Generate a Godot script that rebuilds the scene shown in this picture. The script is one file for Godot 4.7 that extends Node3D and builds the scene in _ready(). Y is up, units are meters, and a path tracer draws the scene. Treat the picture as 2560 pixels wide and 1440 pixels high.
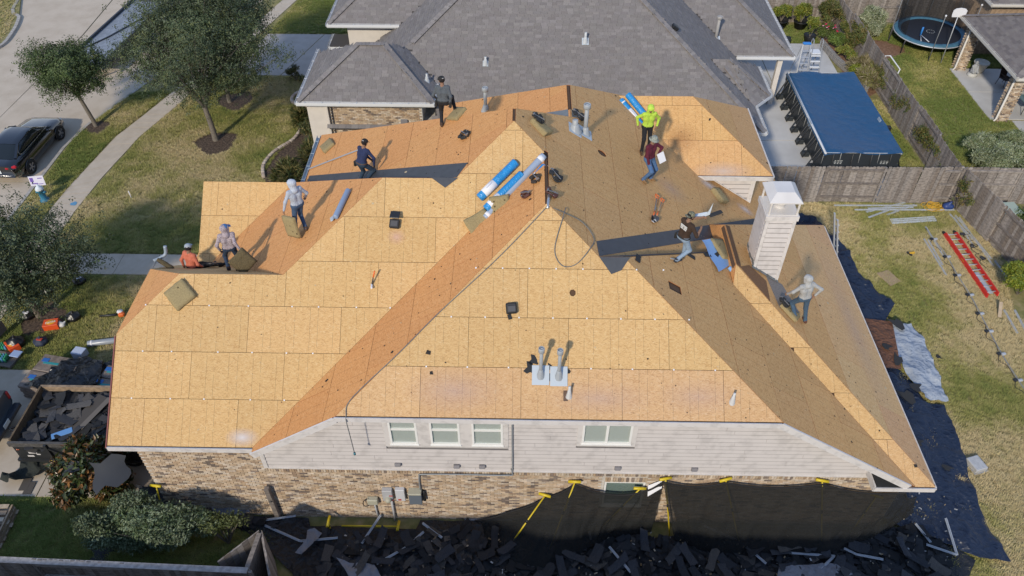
extends Node3D

var rng := RandomNumberGenerator.new()
var M := {}

# ---------- objects ----------
func put(o: Node, called: String, parent: Node = self) -> Node:
	o.name = called
	parent.add_child(o, true)
	return o

func tag(o: Node, label: String, category: String, group := "") -> Node:
	o.set_meta("label", label)
	if category != "":
		o.set_meta("category", category)
	if group != "":
		o.set_meta("group", group)
	return o

func thing(called: String, label: String, category: String, at := Vector3.ZERO, group := "") -> Node3D:
	var o := Node3D.new()
	put(o, called)
	o.position = at
	tag(o, label, category, group)
	return o

func obj(called: String, st, m: Material, parent: Node = self, at := Transform3D()) -> MeshInstance3D:
	var o := MeshInstance3D.new()
	if st is SurfaceTool:
		st.generate_normals()
		o.mesh = st.commit()
	else:
		o.mesh = st
	o.material_override = m
	o.transform = at
	put(o, called, parent)
	return o

func struct(called: String, st, m: Material) -> MeshInstance3D:
	var o := obj(called, st, m)
	o.set_meta("kind", "structure")
	return o

func multi(called: String, mesh: Mesh, m: Material, xf: Array, cols: Array, parent: Node = self) -> MultiMeshInstance3D:
	var mm := MultiMesh.new()
	mm.transform_format = MultiMesh.TRANSFORM_3D
	mm.use_colors = cols.size() > 0
	mm.mesh = mesh
	mm.instance_count = xf.size()
	for i in xf.size():
		mm.set_instance_transform(i, xf[i])
		if cols.size() > 0:
			mm.set_instance_color(i, cols[i])
	var o := MultiMeshInstance3D.new()
	o.multimesh = mm
	o.material_override = m
	o.set_meta("kind", "stuff")
	put(o, called, parent)
	return o

# ---------- shapes ----------
func S(smooth := false) -> SurfaceTool:
	var s := SurfaceTool.new()
	s.begin(Mesh.PRIMITIVE_TRIANGLES)
	s.set_smooth_group(0 if smooth else -1)
	s.set_color(Color.WHITE)
	return s

func tri(s: SurfaceTool, a: Vector3, b: Vector3, c: Vector3) -> void:
	s.add_vertex(a); s.add_vertex(c); s.add_vertex(b)

func quad(s: SurfaceTool, a: Vector3, b: Vector3, c: Vector3, d: Vector3) -> void:
	tri(s, a, b, c); tri(s, a, c, d)

func box(s: SurfaceTool, size: Vector3, t := Transform3D()) -> SurfaceTool:
	var h := size / 2
	var p: Array[Vector3] = []
	for i in 8:
		p.append(t * Vector3(h.x if i & 1 else -h.x, h.y if i & 2 else -h.y, h.z if i & 4 else -h.z))
	quad(s, p[4], p[5], p[7], p[6]); quad(s, p[1], p[0], p[2], p[3])
	quad(s, p[5], p[1], p[3], p[7]); quad(s, p[0], p[4], p[6], p[2])
	quad(s, p[6], p[7], p[3], p[2]); quad(s, p[0], p[1], p[5], p[4])
	return s

func bx(s: SurfaceTool, lo: Vector3, hi: Vector3) -> SurfaceTool:
	return box(s, hi - lo, Transform3D(Basis(), (lo + hi) / 2))

# box with chamfered upper and lower rims
func cbox(s: SurfaceTool, size: Vector3, c := 0.01, t := Transform3D()) -> SurfaceTool:
	var h := size / 2
	var rings := []
	for q in [[-h.y, c], [-h.y + c, 0.0], [h.y - c, 0.0], [h.y, c]]:
		var x: float = h.x - q[1]
		var z: float = h.z - q[1]
		var k := c * 0.8
		rings.append([Vector3(x - k, q[0], z), Vector3(x, q[0], z - k), Vector3(x, q[0], -z + k), Vector3(x - k, q[0], -z), Vector3(-x + k, q[0], -z), Vector3(-x, q[0], -z + k), Vector3(-x, q[0], z - k), Vector3(-x + k, q[0], z)])
	for r in 3:
		for i in 8:
			var j := (i + 1) % 8
			quad(s, t * rings[r][i], t * rings[r][j], t * rings[r + 1][j], t * rings[r + 1][i])
	for i in range(1, 7):
		tri(s, t * rings[3][0], t * rings[3][i], t * rings[3][i + 1])
		tri(s, t * rings[0][0], t * rings[0][i + 1], t * rings[0][i])
	return s

func frame_to(a: Vector3, b: Vector3) -> Transform3D:
	var y := (b - a).normalized()
	var x := y.cross(Vector3(0.13, 0.2, 1)).normalized()
	if x.length() < 0.5:
		x = Vector3.RIGHT
	return Transform3D(Basis(x, y, x.cross(y)), a)

func bar(s: SurfaceTool, a: Vector3, b: Vector3, w: float, d: float, up := Vector3.UP) -> SurfaceTool:
	var z := (b - a).normalized()
	var x := up.cross(z).normalized()
	if x.length() < 0.5:
		x = Vector3.RIGHT
	return box(s, Vector3(w, d, a.distance_to(b)), Transform3D(Basis(x, z.cross(x), z), (a + b) / 2))

func tube(s: SurfaceTool, pts: Array, r, n := 8) -> SurfaceTool:
	var prev := []
	var x := Vector3.ZERO
	for i in pts.size():
		var t: Vector3 = (pts[mini(i + 1, pts.size() - 1)] - pts[maxi(i - 1, 0)]).normalized()
		if x == Vector3.ZERO:
			x = t.cross(Vector3(0.31, 0.2, 0.93)).normalized()
		x = (x - t * t.dot(x)).normalized()
		var y := t.cross(x)
		var rad: float = r[i] if r is Array else r
		var ring := []
		for k in n:
			var a := TAU * k / n
			ring.append(pts[i] + (x * cos(a) + y * sin(a)) * rad)
		for k in n:
			if i > 0:
				quad(s, prev[k], prev[(k + 1) % n], ring[(k + 1) % n], ring[k])
			elif k > 1:
				tri(s, ring[0], ring[k], ring[k - 1])
			if i == pts.size() - 1 and k > 1:
				tri(s, ring[0], ring[k - 1], ring[k])
		prev = ring
	return s

func smooth_path(p: Array, n := 6) -> Array:
	var o := []
	for i in p.size() - 1:
		for k in n:
			o.append(p[i].cubic_interpolate(p[i + 1], p[maxi(i - 1, 0)], p[mini(i + 2, p.size() - 1)], float(k) / n))
	o.append(p[-1])
	return o

func lathe(s: SurfaceTool, prof: Array, n := 12, t := Transform3D()) -> SurfaceTool:
	for i in prof.size() - 1:
		for k in n:
			var a := TAU * k / n
			var b := TAU * (k + 1) / n
			var p: Vector2 = prof[i]
			var q: Vector2 = prof[i + 1]
			var v := [Vector3(p.x * sin(a), p.y, p.x * cos(a)), Vector3(p.x * sin(b), p.y, p.x * cos(b)), Vector3(q.x * sin(b), q.y, q.x * cos(b)), Vector3(q.x * sin(a), q.y, q.x * cos(a))]
			if p.x < 1e-5:
				tri(s, t * v[0], t * v[2], t * v[3])
			elif q.x < 1e-5:
				tri(s, t * v[0], t * v[1], t * v[2])
			else:
				quad(s, t * v[0], t * v[1], t * v[2], t * v[3])
	return s

# polygon in the local xz plane, from y0 up to y1
func prism(s: SurfaceTool, poly: PackedVector2Array, y0: float, y1: float, t := Transform3D()) -> SurfaceTool:
	var P := poly
	if Geometry2D.is_polygon_clockwise(P):
		P = PackedVector2Array()
		for i in poly.size():
			P.append(poly[poly.size() - 1 - i])
	var f := Geometry2D.triangulate_polygon(P)
	for i in range(0, f.size(), 3):
		var a := P[f[i]]; var b := P[f[i + 1]]; var c := P[f[i + 2]]
		if (b - a).cross(c - a) < 0:
			var e := b; b = c; c = e
		tri(s, t * Vector3(a.x, y1, a.y), t * Vector3(c.x, y1, c.y), t * Vector3(b.x, y1, b.y))
		tri(s, t * Vector3(a.x, y0, a.y), t * Vector3(b.x, y0, b.y), t * Vector3(c.x, y0, c.y))
	for i in P.size():
		var a := P[i]; var b := P[(i + 1) % P.size()]
		quad(s, t * Vector3(b.x, y0, b.y), t * Vector3(a.x, y0, a.y), t * Vector3(a.x, y1, a.y), t * Vector3(b.x, y1, b.y))
	return s

# a flat sheet over a polygon in plan, draped by a height function
func sheet(s: SurfaceTool, poly: PackedVector2Array, y: float) -> SurfaceTool:
	var f := Geometry2D.triangulate_polygon(poly)
	for i in range(0, f.size(), 3):
		var a := poly[f[i]]; var b := poly[f[i + 1]]; var c := poly[f[i + 2]]
		if (b - a).cross(c - a) < 0:
			var e := b; b = c; c = e
		tri(s, Vector3(a.x, y, a.y), Vector3(c.x, y, c.y), Vector3(b.x, y, b.y))
	return s

func pv(a: Array) -> PackedVector2Array:
	var o := PackedVector2Array()
	for i in range(0, a.size(), 2):
		o.append(Vector2(a[i], a[i + 1]))
	return o

# crumpled cloth over a polygon in plan
func cloth(poly: PackedVector2Array, step: float, y: Callable) -> SurfaceTool:
	var s := S(true)
	var lo := poly[0]; var hi := poly[0]
	for q in poly:
		lo = lo.min(q); hi = hi.max(q)
	var nx := int((hi.x - lo.x) / step) + 1
	var nz := int((hi.y - lo.y) / step) + 1
	for i in nx:
		for j in nz:
			var cell := PackedVector2Array([lo + Vector2(i, j) * step, lo + Vector2(i + 1, j) * step, lo + Vector2(i + 1, j + 1) * step, lo + Vector2(i, j + 1) * step])
			for part in Geometry2D.intersect_polygons(cell, poly):
				for k in range(1, part.size() - 1):
					var v: Array[Vector3] = []
					for q in [part[0], part[k], part[k + 1]]:
						v.append(Vector3(q.x, y.call(q.x, q.y), q.y))
					if (part[k] - part[0]).cross(part[k + 1] - part[0]) > 0:
						tri(s, v[0], v[2], v[1])
					else:
						tri(s, v[0], v[1], v[2])
	return s

# ---------- materials ----------
func mat(key: String, c := Color.WHITE, rough := 0.8, tex: Texture2D = null, scale := 1.0, metal := 0.0) -> StandardMaterial3D:
	if M.has(key):
		return M[key]
	var m := StandardMaterial3D.new()
	m.resource_name = key
	m.albedo_color = c.linear_to_srgb()
	m.roughness = rough
	m.metallic = metal
	if tex:
		m.albedo_texture = tex
		m.uv1_triplanar = true
		m.uv1_world_triplanar = true
		m.uv1_scale = Vector3.ONE * scale
	M[key] = m
	return m

func vmat(key: String, rough := 0.8, tex: Texture2D = null, scale := 1.0) -> StandardMaterial3D:
	var m := mat(key, Color.WHITE, rough, tex, scale)
	m.vertex_color_use_as_albedo = true
	return m

# wrinkles and dents
var creases := {}
func creased(m: StandardMaterial3D, freq: float, strength: float, scale: float) -> StandardMaterial3D:
	if not creases.has(freq):
		var n := FastNoiseLite.new()
		n.seed = 7
		n.frequency = freq
		n.fractal_type = FastNoiseLite.FRACTAL_RIDGED
		n.fractal_octaves = 3
		var t := NoiseTexture2D.new()
		t.width = 256
		t.height = 256
		t.seamless = true
		t.noise = n
		t.as_normal_map = true
		t.bump_strength = 10.0
		creases[freq] = t
	m.normal_enabled = true
	m.normal_texture = creases[freq]
	m.normal_scale = strength
	m.uv1_triplanar = true
	m.uv1_world_triplanar = true
	m.uv1_scale = Vector3.ONE * scale
	return m

func noise_tex(sd: int, freq: float, cols: Array, size := 256, oct := 4, stretch := false) -> NoiseTexture2D:
	var n := FastNoiseLite.new()
	n.seed = sd
	n.frequency = freq
	n.fractal_octaves = oct
	n.fractal_gain = 0.6
	var t := NoiseTexture2D.new()
	t.width = size
	t.height = size * (8 if stretch else 1) / (4 if stretch else 1)
	t.seamless = true
	t.noise = n
	var g := Gradient.new()
	g.offsets = PackedFloat32Array()
	g.colors = PackedColorArray()
	var off := PackedFloat32Array()
	var co := PackedColorArray()
	for i in cols.size():
		off.append(0.18 + 0.64 * i / (cols.size() - 1))
		co.append(cols[i].linear_to_srgb() if cols[i] is Color else Color(cols[i], cols[i], cols[i]).linear_to_srgb())
	g.offsets = off
	g.colors = co
	t.color_ramp = g
	return t

# strand board: overlapping flat wood flakes, with the printed nailing lines across the sheet
func strand_image(px: int, seed_: int) -> ImageTexture:
	var r := RandomNumberGenerator.new()
	r.seed = seed_
	var b := PackedByteArray()
	b.resize(px * px * 3)
	var pal := []
	for i in 12:
		var t := r.randf()
		var c := Color(0.53, 0.32, 0.125).lerp(Color(0.68, 0.455, 0.205), t)
		if i == 0: c = Color(0.46, 0.27, 0.105)
		if i == 1: c = Color(0.50, 0.30, 0.115)
		if i == 2: c = Color(0.70, 0.51, 0.27)
		c = c.linear_to_srgb()
		pal.append([int(c.r * 255), int(c.g * 255), int(c.b * 255)])
	for i in px * px:
		b[i * 3] = pal[5][0]; b[i * 3 + 1] = pal[5][1]; b[i * 3 + 2] = pal[5][2]
	var per := px / 1.83
	for k in 9500:
		var a := r.randfn(0.0, 0.55)
		var L := int(r.randf_range(0.035, 0.095) * per)
		var w := int(r.randf_range(0.006, 0.017) * per)
		var x0 := r.randf() * px
		var y0 := r.randf() * px
		var c: Array = pal[r.randi() % 12] if r.randf() < 0.86 else pal[3 + r.randi() % 9]
		var dx := cos(a); var dy := sin(a)
		for u in L:
			for v in w:
				var x := posmod(int(x0 + u * dx - v * dy), px)
				var y := posmod(int(y0 + u * dy + v * dx), px)
				var q := (y * px + x) * 3
				b[q] = c[0]; b[q + 1] = c[1]; b[q + 2] = c[2]
	for line in [0.0, 0.405, 0.61, 1.02, 1.22, 1.6]:
		var x := int(line * per)
		var on := true
		for y in px:
			if y % 22 == 0:
				on = r.randf() < 0.85
			if on:
				for d in 2:
					var q: int = (y * px + (x + d) % px) * 3
					for ch in 3:
						b[q + ch] = int(b[q + ch] * 0.62)
	var im := Image.create_from_data(px, px, false, Image.FORMAT_RGB8, b)
	return ImageTexture.create_from_image(im)

func jit(c: Color, a := 0.12) -> Color:
	var k := 1.0 + rng.randf_range(-a, a)
	return Color(c.r * k * rng.randf_range(0.99, 1.01), c.g * k, c.b * k * rng.randf_range(0.98, 1.02))

func rot(yaw: float, pitch := 0.0, roll := 0.0) -> Basis:
	return Basis.from_euler(Vector3(pitch, yaw, roll))

func fx(at: Vector3, yaw := 0.0, pitch := 0.0, roll := 0.0) -> Transform3D:
	return Transform3D(rot(yaw, pitch, roll), at)

func sky_and_sun() -> void:
	mat("black_plastic", Color(0.018, 0.019, 0.021), 0.45)
	var cam := Camera3D.new()
	put(cam, "camera")
	cam.position = Vector3(0, 20.912, 11.602)
	cam.basis = Basis(Vector3(0.999846, 0.00018, -0.017559), Vector3(-0.012253, 0.723416, -0.690303), Vector3(0.012578, 0.690412, 0.723307)).orthonormalized()
	cam.fov = rad_to_deg(2.0 * atan(720.0 / 1957.2))
	cam.far = 400.0
	var we := WorldEnvironment.new()
	var env := Environment.new()
	env.background_mode = Environment.BG_SKY
	var sm := ProceduralSkyMaterial.new()
	sm.sky_top_color = Color(0.44, 0.54, 0.70)
	sm.sky_horizon_color = Color(0.80, 0.83, 0.86)
	sm.sky_curve = 0.18
	sm.ground_bottom_color = Color(0.30, 0.31, 0.27)
	sm.ground_horizon_color = Color(0.62, 0.66, 0.68)
	env.sky = Sky.new()
	env.sky.sky_material = sm
	env.background_energy_multiplier = 1.55
	env.tonemap_mode = Environment.TONE_MAPPER_LINEAR
	env.tonemap_exposure = 1.0
	env.sdfgi_enabled = true
	env.ssao_enabled = true
	env.ssil_enabled = true
	we.environment = env
	put(we, "world_environment")
	var sun := DirectionalLight3D.new()
	sun.light_energy = 1.04
	sun.light_color = Color(1.0, 0.955, 0.88)
	sun.light_angular_distance = 3.0
	sun.shadow_enabled = true
	put(sun, "sun")
	sun.look_at_from_position(Vector3.ZERO, -Vector3(-0.335, 0.53, 0.78), Vector3.UP)

# ---------- the roof: planes y = c + a x + b z, joined into hip and gable bodies ----------
const K := 0.656
const Q := 0.797
var PL := {
	"R1": [9.361, -K, 0.0], "L1": [9.716, K, 0.0], "F1": [4.046, 0.0, -Q], "B1": [15.548, 0.0, Q],
	"L4": [8.562, K, 0.0], "F4": [5.757, 0.0, -Q], "R4": [9.768, -K, 0.0], "B4": [10.475, 0.0, Q],
	"L2": [11.007, K, 0.0], "B2": [13.0, 0.0, Q], "L3": [12.817, K, 0.0], "B3": [9.664, 0.0, Q],
	"FA": [-0.47, 0.0, -Q], "F5": [3.027, 0.0, -0.654], "R5": [10.227, -0.667, 0.0], "B5": [11.5, 0.0, Q], "L5": [-11.79, 3.0, 0.0],
	"F6": [-2.507, 0.0, -Q], "R6": [11.021, -K, 0.0], "B6": [17.019, 0.0, Q], "L7": [7.532, K, 0.0], "B7": [17.08, 0.0, Q],
}
# lowest height of each plane (its eave)
var EAVE := {"R1": 2.94, "L1": 4.72, "F1": 4.046, "B1": 4.3, "L4": 4.06, "F4": 5.637, "R4": 2.95, "B4": 3.0, "L2": 4.06, "B2": 4.06, "L3": 4.84, "B3": 4.71,
	"FA": 4.06, "F5": 2.929, "R5": 2.94, "B5": 2.94, "L5": 2.94, "F6": 5.532, "R6": 5.532, "B6": 5.532, "L7": 4.72, "B7": 5.2}
# bodies: their planes and half planes a x + b z <= c
var BODY := [
	[["L1", "R1", "F1", "B1"], [[-1, 0, 7.62], [0, 1, 0.0]]],
	[["L2", "F1", "B2"], [[-1, 0, 10.6], [1, 0, 0.0]]],
	[["L3", "F1", "B3"], [[-1, 0, 10.635], [1, 0, 0.0]]],
	[["FA", "B2"], [[-1, 0, 10.1], [1, 0, -5.5]]],
	[["L4", "R1", "F4"], [[0, 1, 0.15], [0, -1, 8.0]]],
	[["F4", "R4", "B4"], [[0, 1, 0.15], [-1, 0, -1.0]]],
	[["F5", "R5", "B5", "L5"], [[0, 1, 0.15], [-1, 0, -4.2]]],
	[["F6", "R6", "B6"], [[-1, 0, -2.2]]],
	[["L7", "R1", "B7"], [[0, 1, -7.6], [-1, 0, 3.0]]],
]

func ry(n: String, x: float, z: float) -> float:
	var p: Array = PL[n]
	return p[0] + p[1] * x + p[2] * z

func rp(n: String, x: float, z: float, up := 0.0) -> Vector3:
	return Vector3(x, ry(n, x, z), z) + rn(n) * up

func rn(n: String) -> Vector3:
	return Vector3(-PL[n][1], 1, -PL[n][2]).normalized()

# a frame on a slope: y is the normal, -z up the slope
func rf(n: String, x: float, z: float, yaw := 0.0, up := 0.0) -> Transform3D:
	var y := rn(n)
	var zz := Vector3(y.x, 0, y.z).normalized()
	zz = (zz - y * zz.dot(y)).normalized()
	return Transform3D(Basis(y.cross(zz), y, zz), rp(n, x, z, up)) * Transform3D(rot(yaw), Vector3.ZERO)

func halfplane(poly: PackedVector2Array, a: float, b: float, c: float) -> PackedVector2Array:
	var o := PackedVector2Array()
	for i in poly.size():
		var p := poly[i]; var q := poly[(i + 1) % poly.size()]
		var d := a * p.x + b * p.y - c
		var e := a * q.x + b * q.y - c
		if d <= 0:
			o.append(p)
		if (d < 0) != (e < 0) and absf(d - e) > 1e-9:
			o.append(p.lerp(q, d / (d - e)))
	return o

func region(n: String, body: Array, over := false) -> PackedVector2Array:
	var poly := pv([-40, -60, 45, -60, 45, 10, -40, 10])
	var P: Array = PL[n]
	for m in body[0]:
		if m == n:
			continue
		var R: Array = PL[m]
		# over: where this body lies above plane n; else where n is the lowest plane of its own body
		poly = halfplane(poly, P[1] - R[1], P[2] - R[2], R[0] - P[0] - (0.002 if over else 0.0))
		if over:
			poly = halfplane(poly, -R[1], -R[2], R[0] - EAVE[m])
	for h in body[1]:
		poly = halfplane(poly, h[0], h[1], h[2])
	if not over:
		poly = halfplane(poly, -P[1], -P[2], P[0] - EAVE[n])
	return poly

func slope_polys(n: String) -> Array:
	var acc := []
	for b in BODY:
		if n in b[0]:
			var r := region(n, b)
			if r.size() < 3:
				continue
			if acc.is_empty():
				acc = [r]
			else:
				var out := []
				var cur := r
				for a in acc:
					var mg := Geometry2D.merge_polygons(cur, a)
					if mg.size() == 1:
						cur = mg[0]
					else:
						out.append(a)
				out.append(cur)
				acc = out
	for b in BODY:
		if n in b[0]:
			continue
		var r := region(n, b, true)
		if r.size() < 3:
			continue
		var out := []
		for a in acc:
			for c in Geometry2D.clip_polygons(a, r):
				if not Geometry2D.is_polygon_clockwise(c) and c.size() >= 3:
					out.append(c)
		acc = out
	return acc

func slab(s: SurfaceTool, poly: PackedVector2Array, n: String, top: float, thick: float, uvo := Vector2.ZERO, col := Color.WHITE) -> void:
	var f := Geometry2D.triangulate_polygon(poly)
	var along_x: bool = PL[n][1] == 0.0
	var k: float = sqrt(1.0 + PL[n][1] ** 2 + PL[n][2] ** 2)
	var nn := rn(n)
	var uv := func(q: Vector2) -> Vector2:
		return ((Vector2(q.x, q.y * k) if along_x else Vector2(q.y, q.x * k)) + uvo) / 1.83
	var at := func(q: Vector2, h: float) -> Vector3:
		return Vector3(q.x, ry(n, q.x, q.y), q.y) + nn * h
	s.set_color(col)
	for i in range(0, f.size(), 3):
		var t := [poly[f[i]], poly[f[i + 1]], poly[f[i + 2]]]
		if (t[1] - t[0]).cross(t[2] - t[0]) < 0:
			t = [t[0], t[2], t[1]]
		for q in t:
			s.set_uv(uv.call(q))
			s.add_vertex(at.call(q, top))
	var ccw := not Geometry2D.is_polygon_clockwise(poly)
	s.set_color(Color(col.r * 0.62, col.g * 0.4, col.b * 0.36))
	for i in poly.size():
		var a := poly[i]; var b := poly[(i + 1) % poly.size()]
		if not ccw:
			var e := a; a = b; b = e
		var v := [at.call(a, top - thick), at.call(b, top - thick), at.call(b, top), at.call(a, top)]
		for j in [0, 1, 2, 0, 2, 3]:
			s.set_uv(uv.call([a, b, b, a][j]))
			s.add_vertex(v[j])

func build_roof(house: Node3D) -> void:
	var osb := mat("strand_board", Color.WHITE, 0.82)
	osb.albedo_texture = strand_image(640, 5)
	osb.vertex_color_use_as_albedo = true
	var dark := mat("roof_void", Color(0.10, 0.055, 0.03), 0.95)
	var names := {"F1": "front_roof_slope", "F4": "front_roof_slope", "F5": "front_roof_slope", "F6": "front_roof_slope", "FA": "front_roof_slope",
		"L1": "left_roof_slope", "L2": "left_roof_slope", "L3": "left_roof_slope", "L4": "left_roof_slope", "L5": "left_roof_slope", "L7": "left_roof_slope",
		"R1": "right_roof_slope", "R4": "right_roof_slope", "R5": "right_roof_slope", "R6": "right_roof_slope"}
	var slots := [pv([0.56, -6.3, 0.66, -6.3, 0.66, -4.0, 0.56, -4.0]), pv([-0.31, -7.6, -0.23, -7.6, -0.23, -6.9, -0.31, -6.9]), pv([1.34, -10.9, 1.45, -10.9, 1.45, -9.35, 1.34, -9.35])]
	var holes := [rhole("R4", 3.88, -2.82, 0.17, 0.15, 4), rhole("R1", 2.32, -7.9, 0.13, 0.13, 12), rhole("F4", 1.25, -2.25, 0.08, 0.07, 7), rhole("F4", 1.09, -0.29, 0.055, 0.1, 4)]
	for n in PL:
		var back: bool = n.begins_with("B")
		var part := Node3D.new()
		put(part, "back_roof_slope" if back else names[n], house)
		var along_x: bool = PL[n][1] == 0.0
		var g: float = absf(PL[n][1] + PL[n][2])
		var row := 1.22 / sqrt(1.0 + g * g)
		var e0: float = (EAVE[n] - PL[n][0]) / (PL[n][1] + PL[n][2])   # where the eave lies, in x or z
		var dir := signf(PL[n][1] + PL[n][2])                      # the way the slope rises
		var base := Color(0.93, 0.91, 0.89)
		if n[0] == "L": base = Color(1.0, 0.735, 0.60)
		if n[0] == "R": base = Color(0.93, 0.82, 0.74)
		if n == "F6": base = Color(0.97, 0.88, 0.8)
		var under := S()
		for poly in slope_polys(n):
			slab(under, poly, n, -0.035, 0.12)
			var lo := Vector2(99, 99); var hi := Vector2(-99, -99)
			for q in poly:
				lo = lo.min(q); hi = hi.max(q)
			var cut := [poly]
			for sl in slots:
				var nx := []
				for c in cut:
					nx.append_array(Geometry2D.clip_polygons(c, sl))
				cut = nx
			var rows := int(((hi.y - lo.y) if along_x else (hi.x - lo.x)) / row) + 3
			for i in range(-1, rows + 2):
				var a := e0 + dir * row * i
				var b := a + dir * row
				var c0: float = (lo.x if along_x else lo.y)
				var c1: float = (hi.x if along_x else hi.y)
				var off: float = (0.01 if along_x else 0.4) + (1.22 if i % 2 else 0.0) + (0.15 * sin(i * 3.7))
				if i < 1 and n in ["F4"]: off = 0.01
				var j0 := int(floor((c0 - off) / 2.44))
				for j in range(j0, int((c1 - off) / 2.44) + 2):
					var u := off + j * 2.44
					var rect := pv([u, minf(a, b), u + 2.44, minf(a, b), u + 2.44, maxf(a, b), u, maxf(a, b)]) if along_x else pv([minf(a, b), u, maxf(a, b), u, maxf(a, b), u + 2.44, minf(a, b), u + 2.44])
					for c in cut:
						for piece in Geometry2D.intersect_polygons(rect, c):
							var insets := []
							for ins in Geometry2D.offset_polygon(piece, -0.004):
								insets.append_array(pierce(ins, holes))
							for inset in insets:
								var area := 0.0
								for q in inset.size():
									area += inset[q].cross(inset[(q + 1) % inset.size()]) / 2
								if absf(area) < 0.004:
									continue
								var s := S()
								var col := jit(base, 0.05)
								if i <= 0 and n in ["F4", "F5", "F6", "R5", "R6", "R4"]:
									col = Color(col.r * 0.99, col.g * 0.98, minf(1.0, col.b * 1.04))
								if n == "R5" and i < 2: col = Color(minf(1.0, col.r * 1.12), minf(1.0, col.g * 1.14), minf(1.0, col.b * 1.3))
								if n == "F4" and i < 1: col = Color(col.r * 0.99, col.g * 0.975, minf(1.0, col.b * 1.06))
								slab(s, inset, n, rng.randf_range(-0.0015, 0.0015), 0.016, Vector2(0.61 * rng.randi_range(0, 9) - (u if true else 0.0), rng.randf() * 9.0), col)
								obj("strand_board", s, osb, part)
		obj("rafter_deck", under, dark, part)

# cut the holes out of one sheet: a ring inside the sheet is opened by halving the sheet
func pierce(sheet_: PackedVector2Array, holes: Array) -> Array:
	var cur := [sheet_]
	for h in holes:
		var mid := Vector2.ZERO
		for q in h: mid += q / h.size()
		var nx := []
		for c in cur:
			var hit := Geometry2D.intersect_polygons(c, h)
			if hit.is_empty():
				nx.append(c)
				continue
			var wide := pv([mid.x - 40, mid.y, mid.x + 40, mid.y, mid.x + 40, mid.y + 40, mid.x - 40, mid.y + 40])
			for d in Geometry2D.intersect_polygons(c, wide) + Geometry2D.clip_polygons(c, wide):
				nx.append_array(Geometry2D.clip_polygons(d, h))
		cur = nx
	return cur

func rhole(n: String, x: float, z: float, w: float, l: float, k: int) -> PackedVector2Array:
	var o := PackedVector2Array()
	for i in k:
		var a := TAU * (i + 0.5) / k
		o.append(Vector2(x + cos(a) * w * (1.41 if k == 4 else 1.0), z + sin(a) * l * (1.41 if k == 4 else 1.0)))
	return o

# ---------- the house that is being re-roofed ----------
const BRICKS := [Color(0.52, 0.39, 0.265), Color(0.60, 0.475, 0.345), Color(0.47, 0.335, 0.215), Color(0.64, 0.54, 0.43), Color(0.19, 0.15, 0.125), Color(0.40, 0.285, 0.195), Color(0.57, 0.435, 0.30), Color(0.28, 0.22, 0.18)]

# bricks over a wall: the first `single` of them parts of their own, the others joined. holes: [x0, x1, y0, y1]
func lay_bricks(part: Node3D, wall: Transform3D, w: float, h: float, single: int, holes: Array) -> void:
	var mesh := cbox(S(), Vector3(0.193, 0.0575, 0.05), 0.004)
	mesh.generate_normals()
	var me := mesh.commit()
	var bm := []
	for i in BRICKS.size():
		bm.append(mat("brick_%d" % i, BRICKS[i], 0.9, noise_tex(31, 0.02, [0.72, 1.0], 128), 1.7))
	var xf := []
	var cols := []
	var rows := int(h / 0.0725)
	for k in rows:
		var j := rows - 1 - k
		var y := 0.036 + j * 0.0725
		var x := -0.1 if j % 2 else 0.0
		while x < w + 0.1:
			var c := x + 0.103
			x += 0.206
			var skip: bool = c < 0.1 or c > w - 0.1
			for o in holes:
				if c > o[0] - 0.09 and c < o[1] + 0.09 and y > o[2] - 0.03 and y < o[3] + 0.03:
					skip = true
			if skip:
				continue
			var q := wall * Transform3D(rot(rng.randfn(0, 0.006), 0, rng.randfn(0, 0.006)), Vector3(c, y, rng.randf_range(-0.017, -0.011)))
			var kind: int = [0, 1, 2, 3, 6, 0, 1, 6, 5, 4, 3, 7, 1, 0, 1, 3][rng.randi() % 16]
			if single > 0:
				single -= 1
				obj("brick", me, bm[kind], part, q)
			else:
				xf.append(q)
				cols.append(jit(BRICKS[kind], 0.14))
	if xf.size() > 0:
		var vm := vmat("bricks", 0.9, noise_tex(31, 0.02, [0.72, 1.0], 128), 1.7)
		multi("brick_courses", me, vm, xf, cols, part)

# a row of standing bricks
func soldiers(part: Node3D, wall: Transform3D, x0: float, x1: float, y: float, h := 0.19) -> void:
	var mesh := cbox(S(), Vector3(0.061, h, 0.05), 0.004)
	mesh.generate_normals()
	var me := mesh.commit()
	var xf := []
	var cols := []
	var x := x0
	while x < x1:
		xf.append(wall * Transform3D(rot(0, 0, rng.randfn(0, 0.012)), Vector3(x + 0.036, y + h / 2, -0.007)))
		cols.append(jit(BRICKS[[0, 1, 2, 3, 5, 6, 7, 1, 3][rng.randi() % 9]], 0.14))
		x += 0.0725
	multi("soldier_course", me, vmat("bricks"), xf, cols, part)

func trim_mat() -> Material:
	return mat("painted_trim", Color(0.66, 0.63, 0.61), 0.55, noise_tex(4, 0.015, [0.8, 0.97, 1.0], 256), 0.7)

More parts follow.
